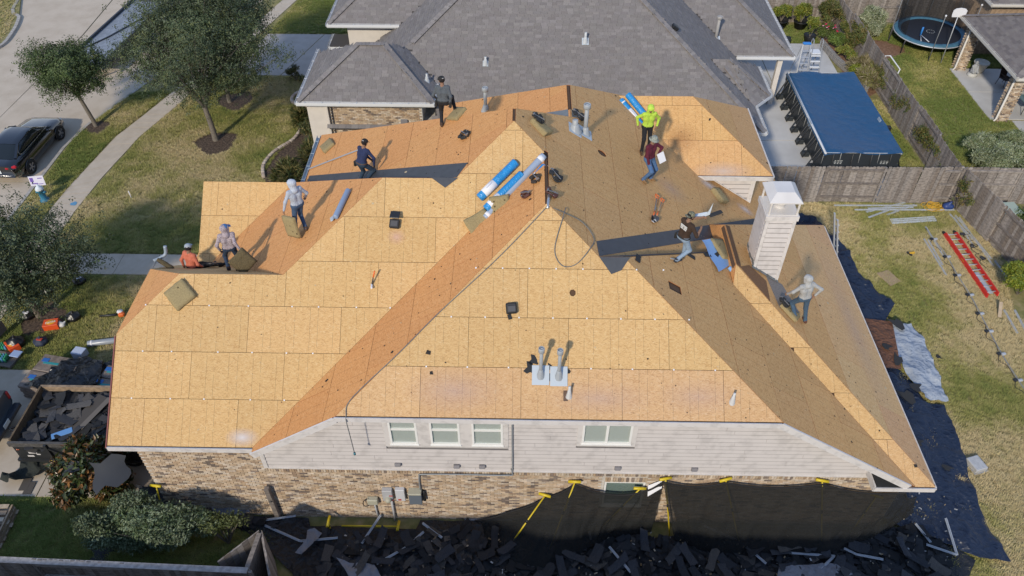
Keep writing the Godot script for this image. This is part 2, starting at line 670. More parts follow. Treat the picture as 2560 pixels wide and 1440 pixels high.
# an eave: fascia board, drip edge and soffit along a line at the low edge of a slope; out points away from the house
func eave(house: Node3D, a: Vector3, b: Vector3, out: Vector3, soffit := 0.38, called := "fascia_board") -> void:
	var s := S()
	bar(s, a + out * 0.0 + Vector3(0, -0.105, 0), b + Vector3(0, -0.105, 0), 0.03, 0.16)
	bar(s, a + out * 0.022 + Vector3(0, -0.035, 0), b + out * 0.022 + Vector3(0, -0.035, 0), 0.014, 0.05)
	obj(called, s, trim_mat(), house)
	if soffit > 0.0:
		var t := S()
		quad(t, a - out * 0.02 + Vector3(0, -0.17, 0), b - out * 0.02 + Vector3(0, -0.17, 0), b - out * soffit + Vector3(0, -0.17, 0), a - out * soffit + Vector3(0, -0.17, 0))
		obj("soffit", t, trim_mat(), house)

# lapped boards on a face: wall maps x, y, outward z; edge(y) gives [x0, x1] of each course
func lap_siding(part: Node3D, wall: Transform3D, y0: float, y1: float, step: float, edge: Callable, cuts: Array, holes: Array, seed_: int) -> void:
	var r := RandomNumberGenerator.new()
	r.seed = seed_
	var m := mat("siding_paint", Color(0.61, 0.575, 0.56), 0.6, noise_tex(6, 0.012, [0.82, 0.97, 1.0], 256), 0.5)
	m.vertex_color_use_as_albedo = true
	var y := y0
	while y < y1 - 0.02:
		var t := minf(y + step, y1)
		var e: Array = edge.call(y + 0.01)
		var f: Array = edge.call(t - 0.01)
		var spans := [[e[0], e[1], f[0], f[1]]]
		for h in holes:
			if t > h[2] and y < h[3]:
				var nx := []
				for q in spans:
					if q[0] < h[0]: nx.append([q[0], minf(q[1], h[0]), q[2], minf(q[3], h[0])])
					if q[1] > h[1]: nx.append([maxf(q[0], h[1]), q[1], maxf(q[2], h[1]), q[3]])
				spans = nx
		for q in spans:
			var xs := [q[0]]
			var x: float = q[0] + r.randf_range(0.6, 3.4)
			while cuts.size() > 0 and x < q[1] - 0.4:
				xs.append(x)
				x += 3.66
			xs.append(q[1])
			for i in xs.size() - 1:
				var a: float = xs[i] + (0.003 if i > 0 else 0.0)
				var b: float = xs[i + 1] - (0.003 if i < xs.size() - 2 else 0.0)
				var a2: float = q[2] if i == 0 else a
				var b2: float = q[3] if i == xs.size() - 2 else b
				if b - a < 0.03:
					continue
				var s := S()
				var v := [Vector3(a, y, 0.03), Vector3(b, y, 0.03), Vector3(b2, t, 0.012), Vector3(a2, t, 0.012), Vector3(a, y, 0.0), Vector3(b, y, 0.0)]
				# the top of each course, just under the next, is coloured darker
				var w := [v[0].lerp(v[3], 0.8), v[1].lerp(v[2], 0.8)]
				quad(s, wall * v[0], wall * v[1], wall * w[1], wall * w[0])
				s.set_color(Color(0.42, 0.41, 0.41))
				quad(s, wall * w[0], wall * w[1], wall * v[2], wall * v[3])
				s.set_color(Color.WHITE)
				quad(s, wall * v[4], wall * v[5], wall * v[1], wall * v[0])
				quad(s, wall * v[4], wall * v[0], wall * v[3], wall * Vector3(a2, t, 0.0))
				quad(s, wall * v[1], wall * v[5], wall * Vector3(b2, t, 0.0), wall * v[2])
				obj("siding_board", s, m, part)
		y += step

func window_unit(house: Node3D, wall: Transform3D, x0: float, x1: float, y0: float, y1: float, split: String, shade: int) -> void:
	var f := Node3D.new()
	put(f, "window", house)
	f.transform = wall
	var white := mat("window_vinyl", Color(0.80, 0.80, 0.78), 0.4)
	var s := S()
	var w := 0.055
	bx(s, Vector3(x0, y0, 0.0), Vector3(x0 + w, y1, 0.05)); bx(s, Vector3(x1 - w, y0, 0.0), Vector3(x1, y1, 0.05))
	bx(s, Vector3(x0 + w, y0, 0.0), Vector3(x1 - w, y0 + w, 0.05)); bx(s, Vector3(x0 + w, y1 - w, 0.0), Vector3(x1 - w, y1, 0.05))
	bx(s, Vector3(x0 - 0.02, y0 - 0.035, 0.0), Vector3(x1 + 0.02, y0 - 0.002, 0.075))
	obj("frame", s, white, f)
	var glass := mat("pane_glass", Color(0.55, 0.75, 0.68, 0.28), 0.03)
	glass.transparency = BaseMaterial3D.TRANSPARENCY_ALPHA
	glass.metallic_specular = 0.9
	var panes := []
	var g := S()
	if split == "rail":
		var ym := (y0 + y1) / 2
		bx(g, Vector3(x0 + w, ym - 0.03, -0.01), Vector3(x1 - w, ym + 0.03, 0.04))
		panes = [[x0 + w, x1 - w, y0 + w, ym - 0.03], [x0 + w, x1 - w, ym + 0.03, y1 - w]]
	elif split == "mullion":
		var xm := (x0 + x1) / 2
		bx(g, Vector3(xm - 0.035, y0 + w, -0.01), Vector3(xm + 0.035, y1 - w, 0.04))
		panes = [[x0 + w, xm - 0.035, y0 + w, y1 - w], [xm + 0.035, x1 - w, y0 + w, y1 - w]]
	else:
		panes = [[x0 + w, x1 - w, y0 + w, y1 - w]]
	if split != "":
		obj("sash_rail", g, white, f)
	var slat := mat("blind_slat", Color(0.27, 0.42, 0.37), 0.6)
	var room := mat("window_room", Color(0.018, 0.035, 0.03), 0.9)
	for i in panes.size():
		var p: Array = panes[i]
		var q := S()
		quad(q, Vector3(p[0], p[2], 0.012), Vector3(p[1], p[2], 0.012), Vector3(p[1], p[3], 0.012), Vector3(p[0], p[3], 0.012))
		obj("pane", q, glass, f)
		if shade > 0:
			var b := S()
			var y: float = p[3] - 0.02
			var low: float = p[2] + [0.0, 0.05, 0.12, 0.12][shade]
			while y > low:
				box(b, Vector3(p[1] - p[0] - 0.01, 0.004, 0.05), Transform3D(rot(0, (0.95 if shade > 1 else 0.35) + 0.1 * i), Vector3((p[0] + p[1]) / 2, y, -0.05)))
				y -= 0.04
			obj("blind", b, slat, f)
	var d := S()
	bx(d, Vector3(x0 + 0.02, y0 + 0.02, -0.32), Vector3(x1 - 0.02, y1 - 0.02, -0.31))
	obj("dark_room", d, room, f)

func build_house() -> Node3D:
	var house := thing("brick_house", "brick and siding house stripped to bare strand board roof decking, roofers on top", "house")
	build_roof(house)
	var mortar := mat("mortar", Color(0.64, 0.60, 0.54), 0.95, noise_tex(12, 0.02, [0.7, 1.0], 128), 0.8)
	var front := Transform3D(Basis(), Vector3(0, 0, -0.4))
	# brick front, and the other walls behind
	var wall := Node3D.new()
	put(wall, "front_wall", house)
	var s := S()
	bx(s, Vector3(-10.28, 0, -0.62), Vector3(2.35, 2.57, -0.415)); bx(s, Vector3(3.5, 0, -0.62), Vector3(10.55, 2.57, -0.415))
	bx(s, Vector3(2.35, 0, -0.62), Vector3(3.5, 0.85, -0.415)); bx(s, Vector3(2.35, 2.1, -0.62), Vector3(3.5, 2.57, -0.415))
	bx(s, Vector3(-10.28, 2.57, -0.62), Vector3(-7.02, 3.95, -0.415))
	obj("mortar_bed", s, mortar, wall)
	lay_bricks(wall, front * Transform3D(Basis(), Vector3(-10.29, 2.3925, 0)), 3.33, 1.50, 300, [])
	lay_bricks(wall, front * Transform3D(Basis(), Vector3(-10.29, 0, 0)), 20.84, 2.40, 0, [[12.64, 13.8, 0.85, 2.35]])
	soldiers(wall, front, -6.98, 10.5, 2.38)
	soldiers(wall, front, 2.36, 3.5, 2.11)
	s = S()
	bx(s, Vector3(-10.28, 0, -4.6), Vector3(-10.06, 3.95, -0.62)); bx(s, Vector3(-10.28, 0, -6.0), Vector3(-6.8, 3.85, -4.6))
	bx(s, Vector3(-9.9, 0, -9.0), Vector3(-7.2, 3.9, -6.0)); bx(s, Vector3(-7.2, 0, -13.4), Vector3(7.0, 4.1, -0.8)); bx(s, Vector3(7.0, 0, -13.4), Vector3(9.2, 2.85, -0.8)); bx(s, Vector3(9.2, 0, -10.0), Vector3(10.4, 2.75, -0.8))
	obj("side_wall", s, mat("side_brick", Color(0.42, 0.30, 0.2), 0.9, noise_tex(31, 0.02, [0.6, 1.0], 128), 1.7), house)
	# gable with lap siding
	var sid := Node3D.new()
	put(sid, "siding_wall", house)
	s = S()
	prism(s, pv([-6.98, 2.575, 10.55, 2.575, 6.55, 5.35, 6.2, 5.46, -4.6, 5.46, -6.98, 3.9]), -0.2, 0.0, Transform3D(Basis(Vector3.RIGHT, Vector3.BACK, Vector3.UP), Vector3(0, 0, -0.415)))
	obj("sheathing", s, mat("siding_back", Color(0.4, 0.38, 0.37)), sid)
	var holes := [[-3.52, -0.3, 3.68, 5.6], [1.47, 3.0, 3.82, 5.6], [-0.24, -0.17, 2.6, 2.61]]
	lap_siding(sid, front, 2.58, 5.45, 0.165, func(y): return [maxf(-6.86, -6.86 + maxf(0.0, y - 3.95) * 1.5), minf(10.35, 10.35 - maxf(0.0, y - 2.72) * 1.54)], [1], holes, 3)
	s = S()
	bx(s, Vector3(-6.98, 2.58, -0.4), Vector3(-6.86, 3.95, -0.355))
	for t in [[-3.52, -3.38, 3.68, 5.45], [-2.65, -2.32, 3.68, 5.45], [-1.55, -1.24, 3.68, 5.45], [-0.44, -0.3, 3.68, 5.45], [1.47, 1.6, 3.82, 5.45], [2.87, 3.0, 3.82, 5.45]]:
		bx(s, Vector3(t[0], t[2], -0.405), Vector3(t[1], t[3], -0.36))
	bx(s, Vector3(-3.38, 3.68, -0.405), Vector3(-0.44, 3.78, -0.362)); bx(s, Vector3(1.6, 3.82, -0.405), Vector3(2.87, 3.92, -0.362))
	bx(s, Vector3(-6.86, 2.562, -0.405), Vector3(10.3, 2.60, -0.352))
	obj("corner_trim", s, trim_mat(), sid)
	for w in [[-3.38, -2.65, 1], [-2.32, -1.55, 2], [-1.24, -0.44, 3]]:
		window_unit(house, front, w[0], w[1], 3.80, 5.04, "rail", w[2])
	window_unit(house, front, 1.60, 2.87, 3.94, 5.15, "mullion", 3)
	window_unit(house, front * Transform3D(Basis(), Vector3(0, 0, -0.05)), 2.36, 3.49, 0.86, 2.1, "", 0)
	var vm := mat("vent_grey", Color(0.22, 0.21, 0.22), 0.6)
	for v in [[-3.29, 2.87], [-1.7, 2.83], [-1.01, 2.83], [2.64, 2.85], [4.7, 2.85]]:
		s = cbox(S(), Vector3(0.17, 0.11, 0.07), 0.01, fx(Vector3(v[0], v[1], -0.34)))
		for k in 3:
			box(s, Vector3(0.14, 0.006, 0.02), fx(Vector3(v[0], v[1] - 0.035 + 0.03 * k, -0.3), 0, 0.5))
		obj("wall_vent", s, vm, house)
	# eaves, rakes
	eave(house, Vector3(-10.66, 4.046, 0.02), Vector3(-6.86, 4.046, 0.02), Vector3.BACK, 0.42)
	eave(house, Vector3(-4.5, 5.637, 0.17), Vector3(6.27, 5.637, 0.17), Vector3.BACK, 0.56)
	for r in [[rp("L4", -6.86, 0.17), rp("L4", -4.49, 0.17)], [rp("R4", 6.27, 0.17), rp("R4", 10.2, 0.17)]]:
		s = S()
		bar(s, r[0] + Vector3(0, -0.12, 0), r[1] + Vector3(0, -0.12, 0), 0.035, 0.2)
		bar(s, r[0] + Vector3(0, -0.03, 0.022), r[1] + Vector3(0, -0.03, 0.022), 0.014, 0.05)
		obj("rake_board", s, trim_mat(), house)
		s = S()
		quad(s, r[0] + Vector3(0, -0.2, 0.0), r[1] + Vector3(0, -0.2, 0.0), r[1] + Vector3(0, -0.2, -0.56), r[0] + Vector3(0, -0.2, -0.56))
		obj("rake_soffit", s, trim_mat(), house)
	s = S()
	bar(s, rp("F1", -10.655, 0.0) + Vector3(0, -0.1, 0), rp("F1", -10.655, -2.26) + Vector3(0, -0.1, 0), 0.03, 0.2)
	bar(s, Vector3(-10.655, 4.84 - 0.1, -2.26), Vector3(-10.655, 4.84 - 0.1, -4.8), 0.03, 0.2)
	obj("rake_board", s, mat("red_brown_trim", Color(0.20, 0.06, 0.05), 0.7), house)
	# low corner at the right: boxed eave return with its own scrap of felt
	eave(house, Vector3(9.35, 2.93, 0.17), Vector3(10.95, 2.93, 0.17), Vector3.BACK, 0.56)
	eave(house, Vector3(10.94, 2.93, 0.16), Vector3(10.94, 2.93, -10.7), Vector3.RIGHT, 0.4)
	s = S()
	bx(s, Vector3(9.34, 2.70, -0.38), Vector3(9.38, 2.93, 0.15))
	obj("eave_return", s, trim_mat(), house)
	s = S()
	bx(s, Vector3(9.4, 2.86, -0.36), Vector3(10.2, 2.90, 0.14))
	obj("return_felt", s, mat("torn_felt", Color(0.025, 0.027, 0.03), 0.95), house)
	# left gutter along the back left eave
	eave(house, Vector3(-7.63, 4.72, -13.5), Vector3(-7.63, 4.72, -10.6), Vector3.LEFT, 0.35)
	s = S()
	gutter(s, Vector3(-7.69, 4.70, -13.5), Vector3(-7.69, 4.70, -10.3))
	obj("gutter", s, mat("gutter_grey", Color(0.42, 0.50, 0.56), 0.4), house)
	# rear right wing: siding wall under its front eave
	eave(house, Vector3(5.75, 5.532, -10.07), Vector3(8.39, 5.532, -10.07), Vector3.BACK, 0.4)
	eave(house, Vector3(8.39, 5.532, -10.07), Vector3(8.39, 5.532, -14.45), Vector3.RIGHT, 0.4)
	s = S()
	bx(s, Vector3(5.0, 2.9, -14.1), Vector3(7.94, 5.4, -10.45))
	obj("wing_wall", s, mat("siding_back"), house)
	var wing := Node3D.new()
	put(wing, "wing_siding", house)
	lap_siding(wing, Transform3D(Basis(), Vector3(0, 0, -10.44)), 4.2, 5.4, 0.19, func(y): return [minf(7.8, (9.361 - y) / K), 7.8], [], [], 9)
	s = S()
	bx(s, Vector3(7.8, 4.15, -10.46), Vector3(7.95, 5.4, -10.405))
	bar(s, rp("R1", 5.95, -10.4, 0.03), rp("R1", 7.9, -10.4, 0.03), 0.05, 0.03)
	obj("corner_trim", s, trim_mat(), wing)
	return house

func gutter(s: SurfaceTool, a: Vector3, b: Vector3) -> void:
	var z := (b - a).normalized()
	var x := Vector3.UP.cross(z)
	for o in [[-0.06, 0.0, 0.006, 0.12], [0.06, 0.0, 0.006, 0.12], [0.0, -0.06, 0.12, 0.006]]:
		bar(s, a + x * o[0] + Vector3(0, o[1], 0), b + x * o[0] + Vector3(0, o[1], 0), o[2], o[3])
	var n := int(a.distance_to(b) / 0.7)
	for i in n:
		var p := a.lerp(b, (i + 0.5) / n)
		box(s, Vector3(0.12, 0.012, 0.02), Transform3D(Basis(x, Vector3.UP, z), p + Vector3(0, 0.055, 0)))

# the boxed chimney with its open metal hood
func build_chimney(house: Node3D) -> void:
	var c := Node3D.new()
	put(c, "chimney", house)
	var s := S()
	bx(s, Vector3(6.66, 4.4, -6.08), Vector3(7.45, 7.66, -5.27))
	obj("chimney_core", s, mat("siding_back"), c)
	var base := func(x): return ry("R5", x, 0) + 0.05
	lap_siding(c, Transform3D(Basis(), Vector3(0, 0, -5.265)), 5.2, 7.5, 0.17, func(y): return [maxf(6.74, minf(7.38, (10.23 - y) / 0.667)), 7.38], [], [], 5)
	lap_siding(c, Transform3D(rot(-PI / 2), Vector3(6.655, 0, 0)), 5.75, 7.5, 0.17, func(_y): return [-6.02, -5.33], [], [], 6)
	lap_siding(c, Transform3D(rot(PI / 2), Vector3(7.455, 0, 0)), 5.2, 7.5, 0.17, func(_y): return [5.33, 6.02], [], [], 7)
	s = S()
	for q in [[6.64, -5.25], [7.38, -5.25], [6.64, -6.02], [7.38, -6.02]]:
		bx(s, Vector3(q[0], 4.5 if q[0] > 7 else 5.7, q[1] - 0.08), Vector3(q[0] + 0.09, 7.5, q[1] + 0.02))
	bx(s, Vector3(6.60, 7.5, -6.14), Vector3(7.51, 7.66, -5.21))
	obj("corner_trim", s, trim_mat(), c)
	s = S()
	# hood: four legs, sloped rim and flat lid
	for q in [[6.67, -5.27], [7.42, -5.27], [6.67, -6.08], [7.42, -6.08]]:
		box(s, Vector3(0.05, 0.5, 0.03), fx(Vector3(q[0] + 0.01, 7.9, q[1])))
		box(s, Vector3(0.03, 0.5, 0.05), fx(Vector3(q[0] + 0.01, 7.9, q[1])))
	bx(s, Vector3(6.63, 7.665, -6.1), Vector3(7.47, 7.69, -5.25))
	var o := [Vector3(6.60, 8.12, -5.2), Vector3(7.49, 8.12, -5.2), Vector3(7.49, 8.12, -6.15), Vector3(6.60, 8.12, -6.15)]
	var t := [Vector3(6.8, 8.3, -5.45), Vector3(7.29, 8.3, -5.45), Vector3(7.29, 8.3, -5.95), Vector3(6.8, 8.3, -5.95)]
	for i in 4:
		quad(s, o[i], o[(i + 1) % 4], t[(i + 1) % 4], t[i])
		quad(s, o[i] - Vector3(0, 0.03, 0), o[(i + 1) % 4] - Vector3(0, 0.03, 0), o[(i + 1) % 4], o[i])
	quad(s, t[0], t[1], t[2], t[3])
	obj("chimney_hood", s, mat("cream_metal", Color(0.68, 0.65, 0.62), 0.45, noise_tex(4, 0.008, [0.9, 1.0], 128), 0.7), c)
	s = lathe(S(true), [Vector2(0.15, 7.69), Vector2(0.15, 7.8), Vector2(0.2, 7.84), Vector2(0.19, 7.9), Vector2(0.0, 7.96)], 14, fx(Vector3(7.06, 0, -5.67)))
	obj("flue_cap", s, mat("cream_metal"), c)
	s = S()
	for i in 9:
		var x := 6.62 + i * 0.1
		box(s, Vector3(0.11, 0.012, 0.10 + 0.05 * sin(i * 2.3)), Transform3D(rf("R5", x, -5.17 + 0.02 * sin(i * 1.7)).basis, rp("R5", x, -5.19, 0.03)))
		box(s, Vector3(0.012, 0.1 + 0.05 * sin(i * 1.9), 0.1), fx(Vector3(6.63, 5.9 + 0.03 * sin(i), -5.25 - i * 0.1)))
	obj("torn_flashing", s, mat("lead_flashing", Color(0.16, 0.18, 0.19), 0.5), c)

# ---------- ground, paving, lawns ----------
func inside(q: Vector2, polys: Array) -> bool:
	for p in polys:
		if Geometry2D.is_point_in_polygon(q, p):
			return true
	return false

func grass_tex() -> Texture2D:
	return noise_tex(3, 0.03, [Color(0.16, 0.155, 0.05), Color(0.20, 0.185, 0.065), Color(0.25, 0.215, 0.09), Color(0.31, 0.25, 0.13)], 512, 5)

func lawn(called: String, label: String, poly: PackedVector2Array, keep_out: Array, per_m: float, dry: float, seed_: int) -> void:
	var r := RandomNumberGenerator.new()
	r.seed = seed_
	var n := FastNoiseLite.new()
	n.seed = 77
	n.frequency = 0.16
	n.fractal_octaves = 4
	var s := S()
	for i in 7:
		var a := TAU * i / 7.0 + 0.3
		var d := Vector3(cos(a), 0, sin(a))
		var b := d * (0.015 + 0.01 * (i % 3))
		var w := Vector3(-d.z, 0, d.x) * 0.011
		tri(s, b - w, b + w, b + d * (0.05 + 0.012 * (i % 4)) + Vector3(0, 0.05 + 0.018 * ((i * 3) % 4), 0))
	s.generate_normals()
	var me := s.commit()
	var lo := poly[0]; var hi := poly[0]
	for q in poly:
		lo = lo.min(q); hi = hi.max(q)
	var xf := []
	var cols := []
	var count := int((hi.x - lo.x) * (hi.y - lo.y) * per_m)
	for i in count:
		var q := Vector2(r.randf_range(lo.x, hi.x), r.randf_range(lo.y, hi.y))
		if not Geometry2D.is_point_in_polygon(q, poly) or inside(q, keep_out):
			continue
		var t := clampf(n.get_noise_2d(q.x, q.y) * 0.85 + 0.3 * n.get_noise_2d(q.x * 7.0, q.y * 7.0) + dry + r.randf_range(-0.22, 0.22), 0, 1)
		var c: Color
		if t < 0.5:
			c = Color(0.14, 0.18, 0.035).lerp(Color(0.31, 0.295, 0.085), t * 2)
		else:
			c = Color(0.31, 0.295, 0.085).lerp(Color(0.55, 0.44, 0.235), t * 2 - 1)
		var k := r.randf_range(0.8, 1.5)
		xf.append(Transform3D(rot(r.randf() * TAU).scaled(Vector3(k, r.randf_range(0.5, 1.1), k)), Vector3(q.x, 0.003, q.y)))
		cols.append(c)
	var o := multi(called, me, vmat("grass_blades", 0.85), xf, cols)
	tag(o, label, "grass")

func paving(called: String, polys: Array, m: Material, top := 0.03, slab_name := "paving_slab") -> void:
	var root := Node3D.new()
	put(root, called)
	root.set_meta("kind", "structure")
	for p in polys:
		for q in Geometry2D.offset_polygon(p, -0.008):
			obj(slab_name, prism(S(), q, -0.1, top + rng.randf_range(-0.003, 0.003)), m, root)

func strip_slabs(left: Array, right: Array, n: int) -> Array:
	var o := []
	for i in n:
		var v := []
		for k in [[left, i], [left, i + 1], [right, i + 1], [right, i]]:
			var line: Array = k[0]
			var t: float = float(k[1]) / n * (line.size() - 1)
			var j := mini(int(t), line.size() - 2)
			v.append(line[j].lerp(line[j + 1], t - j))
		o.append(PackedVector2Array(v))
	return o

func rect(x0: float, z0: float, x1: float, z1: float) -> PackedVector2Array:
	return pv([x0, z0, x1, z0, x1, z1, x0, z1])

func disc(x: float, z: float, r: float, n := 18, wob := 0.12) -> PackedVector2Array:
	var o := PackedVector2Array()
	for i in n:
		var a := TAU * i / n
		var k := r * (1.0 + wob * sin(a * 3.0 + x) + wob * 0.6 * sin(a * 5.0 + z))
		o.append(Vector2(x + cos(a) * k, z + sin(a) * k))
	return o

func build_ground() -> void:
	var soil := mat("lawn_soil", Color.WHITE, 0.95, grass_tex(), 0.12)
	struct("ground", sheet(S(), pv([-120, -140, 120, -140, 120, 60, -120, 60]), -0.14), soil)
	# lawns stand a kerb's height above the street
	struct("front_lawn", prism(S(), pv([-21.86, 40, 70, 40, 70, -100, -14, -100, -15.2, -40, -20.45, -24.8, -21.86, -20.0]), -0.14, 0.0), soil)
	struct("island", prism(S(), pv([-60, -60, -36, -60, -32.2, -37, -30.75, -33.6, -30.2, -31.5, -30.1, -29.8, -31.0, -28.6, -33.2, -27.8, -60, -26.5]), -0.14, 0.0), soil)
	var conc := noise_tex(8, 0.012, [Color(0.45, 0.395, 0.33), Color(0.485, 0.43, 0.365), Color(0.515, 0.46, 0.395)], 512, 5)
	var road := mat("street_concrete", Color(1.0, 0.95, 0.87), 0.85, conc, 0.11)
	paving("street", [pv([-30.6, -60, -26.9, -60, -26.0, -31.6, -26.5, -20.0, -26.8, -10, -27, 40, -40, 40, -40, -27.9]), pv([-26.85, -60, -14.0, -60, -15.3, -40, -20.6, -24.8, -21.95, -20.0, -21.95, -17.0, -26.7, -17.0, -26.5, -20.0, -25.95, -31.6]),
		pv([-26.7, -16.97, -21.95, -16.97, -21.95, 8, -26.95, 8])], road, -0.115, "street_slab")
	var kerb := mat("kerb_concrete", Color(0.45, 0.42, 0.38), 0.85, noise_tex(8, 0.03, [0.7, 1.0], 256), 0.5)
	var s := S()
	var path := [Vector3(-21.9, -0.05, 12), Vector3(-21.9, -0.05, -19.6), Vector3(-21.6, -0.05, -21.6), Vector3(-20.5, -0.05, -24.8), Vector3(-18.2, -0.05, -31.3)]
	for i in path.size() - 1:
		bar(s, path[i], path[i + 1], 0.15, 0.15)
	struct("kerb", s, kerb)
	s = S()
	path = [Vector3(-36, -0.05, -60), Vector3(-32.2, -0.05, -37), Vector3(-30.72, -0.05, -33.6), Vector3(-30.15, -0.05, -31.5), Vector3(-30.05, -0.05, -29.8), Vector3(-31.0, -0.05, -28.5), Vector3(-33.2, -0.05, -27.7), Vector3(-45, -0.05, -27)]
	path = smooth_path(path, 4)
	for i in path.size() - 1:
		bar(s, path[i], path[i + 1] + (path[i + 1] - path[i]) * 0.06, 0.18, 0.16)
	struct("island_kerb", s, kerb)
	var walk := mat("pavement_concrete", Color(0.97, 0.93, 0.86), 0.85, conc, 0.23)
	var L := [Vector2(-20.42, 8), Vector2(-20.4, -15.0), Vector2(-20.3, -16.5), Vector2(-19.75, -20.6), Vector2(-19.0, -22.9), Vector2(-16.1, -32.9), Vector2(-14.6, -39)]
	var R := [Vector2(-19.3, 8), Vector2(-19.3, -14.5), Vector2(-19.1, -17.2), Vector2(-18.6, -20.6), Vector2(-17.9, -22.9), Vector2(-15.3, -32.6), Vector2(-13.7, -39)]
	paving("pavement", strip_slabs(L, R, 34), walk)
	var path_slabs := []
	for i in 5:
		path_slabs.append(rect(-17.55 + i * 1.45 - (1.7 if i == 0 else 0.0), -12.0, -16.1 + i * 1.45, -10.78))
	paving("garden_path", path_slabs, walk)
	paving("driveway", [rect(-19.28, -5.85, -14.6, -0.9), rect(-14.58, -5.85, -10.3, -0.9), rect(-21.9, -6.4, -20.45, -0.4)], walk)
	paving("neighbour_driveway", [pv([-15.5, -29.2, -15.05, -31.6, -11.75, -31.6, -13.2, -26.7, -16.2, -26.7]), pv([-11.72, -31.6, -6, -31.6, -6, -26.7, -13.17, -26.7])], mat("grey_concrete", Color(0.78, 0.80, 0.86), 0.8, conc, 0.17), 0.02)
	var pale := mat("patio_concrete", Color(1.0, 1.0, 1.0), 0.75, noise_tex(9, 0.01, [Color(0.46, 0.45, 0.43), Color(0.56, 0.55, 0.53)], 256, 4), 0.15)
	paving("patio", [rect(8.5, -30.9, 13.2, -25.2), rect(13.22, -30.9, 17.0, -25.2), rect(8.5, -25.18, 17.15, -20.8), rect(8.5, -20.78, 17.15, -16.15)], pale, 0.03)
	paving("porch_slab", [rect(23.25, -28.1, 27.5, -25.6), rect(23.25, -25.58, 27.5, -22.9), rect(24.3, -22.8, 30, -19.8)], pale, 0.03)
	# mulch round the trunks and in the beds
	var mulch := mat("mulch", Color.WHITE, 0.95, noise_tex(14, 0.06, [Color(0.03, 0.02, 0.014), Color(0.075, 0.05, 0.034), Color(0.14, 0.10, 0.07)], 256), 0.5)
	var beds := [disc(-14.75, -20.1, 1.05), disc(-21.0, -21.4, 0.62), disc(-14.9, -24.0, 1.0), disc(-17.7, -8.3, 1.1), pv([-11.9, -17.4, -11.6, -19.4, -10.9, -20.9, -10.6, -22.6, -9.0, -22.6, -8.0, -17.0, -8.4, -14.5, -10.5, -15.2])]
	for b in beds:
		struct("mulch_bed", sheet(S(), b, 0.012), mulch)
	struct("bare_soil", sheet(S(), pv([17.1, -32.6, 18.3, -32.8, 18.5, -25.5, 17.9, -25.0, 17.3, -27.5]), 0.011), mat("red_soil", Color.WHITE, 0.95, noise_tex(15, 0.05, [Color(0.16, 0.085, 0.05), Color(0.27, 0.16, 0.1)], 256), 0.4))
	struct("bare_soil", sheet(S(), disc(20.3, -30.3, 1.3, 16, 0.2), 0.011), M["red_soil"])
	var out := [disc(-14.75, -20.1, 0.95), disc(-21.0, -21.4, 0.55), disc(-14.9, -24.0, 0.9), disc(-17.7, -8.3, 0.8), beds[4], disc(20.3, -30.3, 1.1)]
	lawn("lawn_grass", "patchy green and straw coloured lawn between pavement and houses", pv([-19.25, -12.1, -19.2, -15, -18.55, -20.6, -17.85, -22.9, -16.9, -26.6, -10.5, -26.6, -9.5, -22, -9.5, -17, -8, -14, -9, -12.05]), out, 300, 0.56, 1)
	lawn("verge_grass", "narrow strip of green grass between kerb and pavement", pv([-21.8, -6.5, -20.45, -6.5, -20.45, -15.2, -19.9, -20.4, -19.1, -22.9, -18.5, -25, -20.5, -24.7, -21.7, -21]), out, 300, 0.3, 2)
	lawn("yard_grass", "shaded grass between garden path and driveway", pv([-19.25, -10.7, -10.2, -10.7, -10.2, -5.9, -19.25, -5.9]), out, 300, 0.55, 3)
	lawn("shaded_grass", "dark green grass between driveway and wooden front fence", pv([-17.5, -0.85, -6.9, -0.85, -6.9, 1.8, -17.5, 1.8]), out, 300, 0.05, 4)
	lawn("back_grass", "dry yellowish back garden grass with ladder and metal strips", pv([10.6, -15.9, 18.8, -15.8, 19.3, -12.6, 18.4, -9.2, 20, -5, 20, 4, 9, 4, 10.8, -1]), [], 300, 0.80, 5)
	lawn("side_grass", "grass strip between covered pool and leaning fence", pv([17.2, -24.8, 18.35, -24.6, 18.45, -16.2, 17.1, -16.2, 17.2, -19]), out, 260, 0.35, 6)
	lawn("garden_grass", "green grass of the far garden with trampoline", pv([18.7, -33.4, 27, -33.4, 26.5, -28.2, 23.2, -28.15, 23.2, -22.85, 24.2, -22.7, 24.2, -19.7, 31, -19.7, 31, -16.2, 18.75, -16.2]), out, 230, 0.24, 7)
	lawn("corner_grass", "small green patch of grass beside potted shrubs", pv([14.2, -33.3, 17.0, -33.3, 16.9, -30.95, 14.2, -30.95]), [], 230, 0.1, 8)
	lawn("far_grass", "deep green lawn beyond the neighbour's driveway", pv([-15.1, -31.7, -6, -31.7, -6, -40, -13.6, -40]), [], 200, 0.12, 9)
	lawn("island_grass", "yellow green grass on the round street island", pv([-50, -45, -34, -45, -32.4, -37, -30.95, -33.6, -30.4, -31.5, -30.3, -29.9, -31.1, -28.8, -33.2, -28.0, -40, -27.6]), [], 90, 0.48, 10)

# ---------- fences ----------
func wood(i: int) -> Material:
	var c: Color = [Color(0.27, 0.235, 0.21), Color(0.33, 0.29, 0.26), Color(0.22, 0.19, 0.17), Color(0.38, 0.34, 0.31), Color(0.29, 0.26, 0.24), Color(0.24, 0.20, 0.17)][i % 6]
	return mat("weathered_wood_%d" % (i % 6), c, 0.9, noise_tex(21, 0.02, [0.55, 0.85, 1.0], 256, 5, true), 0.9)

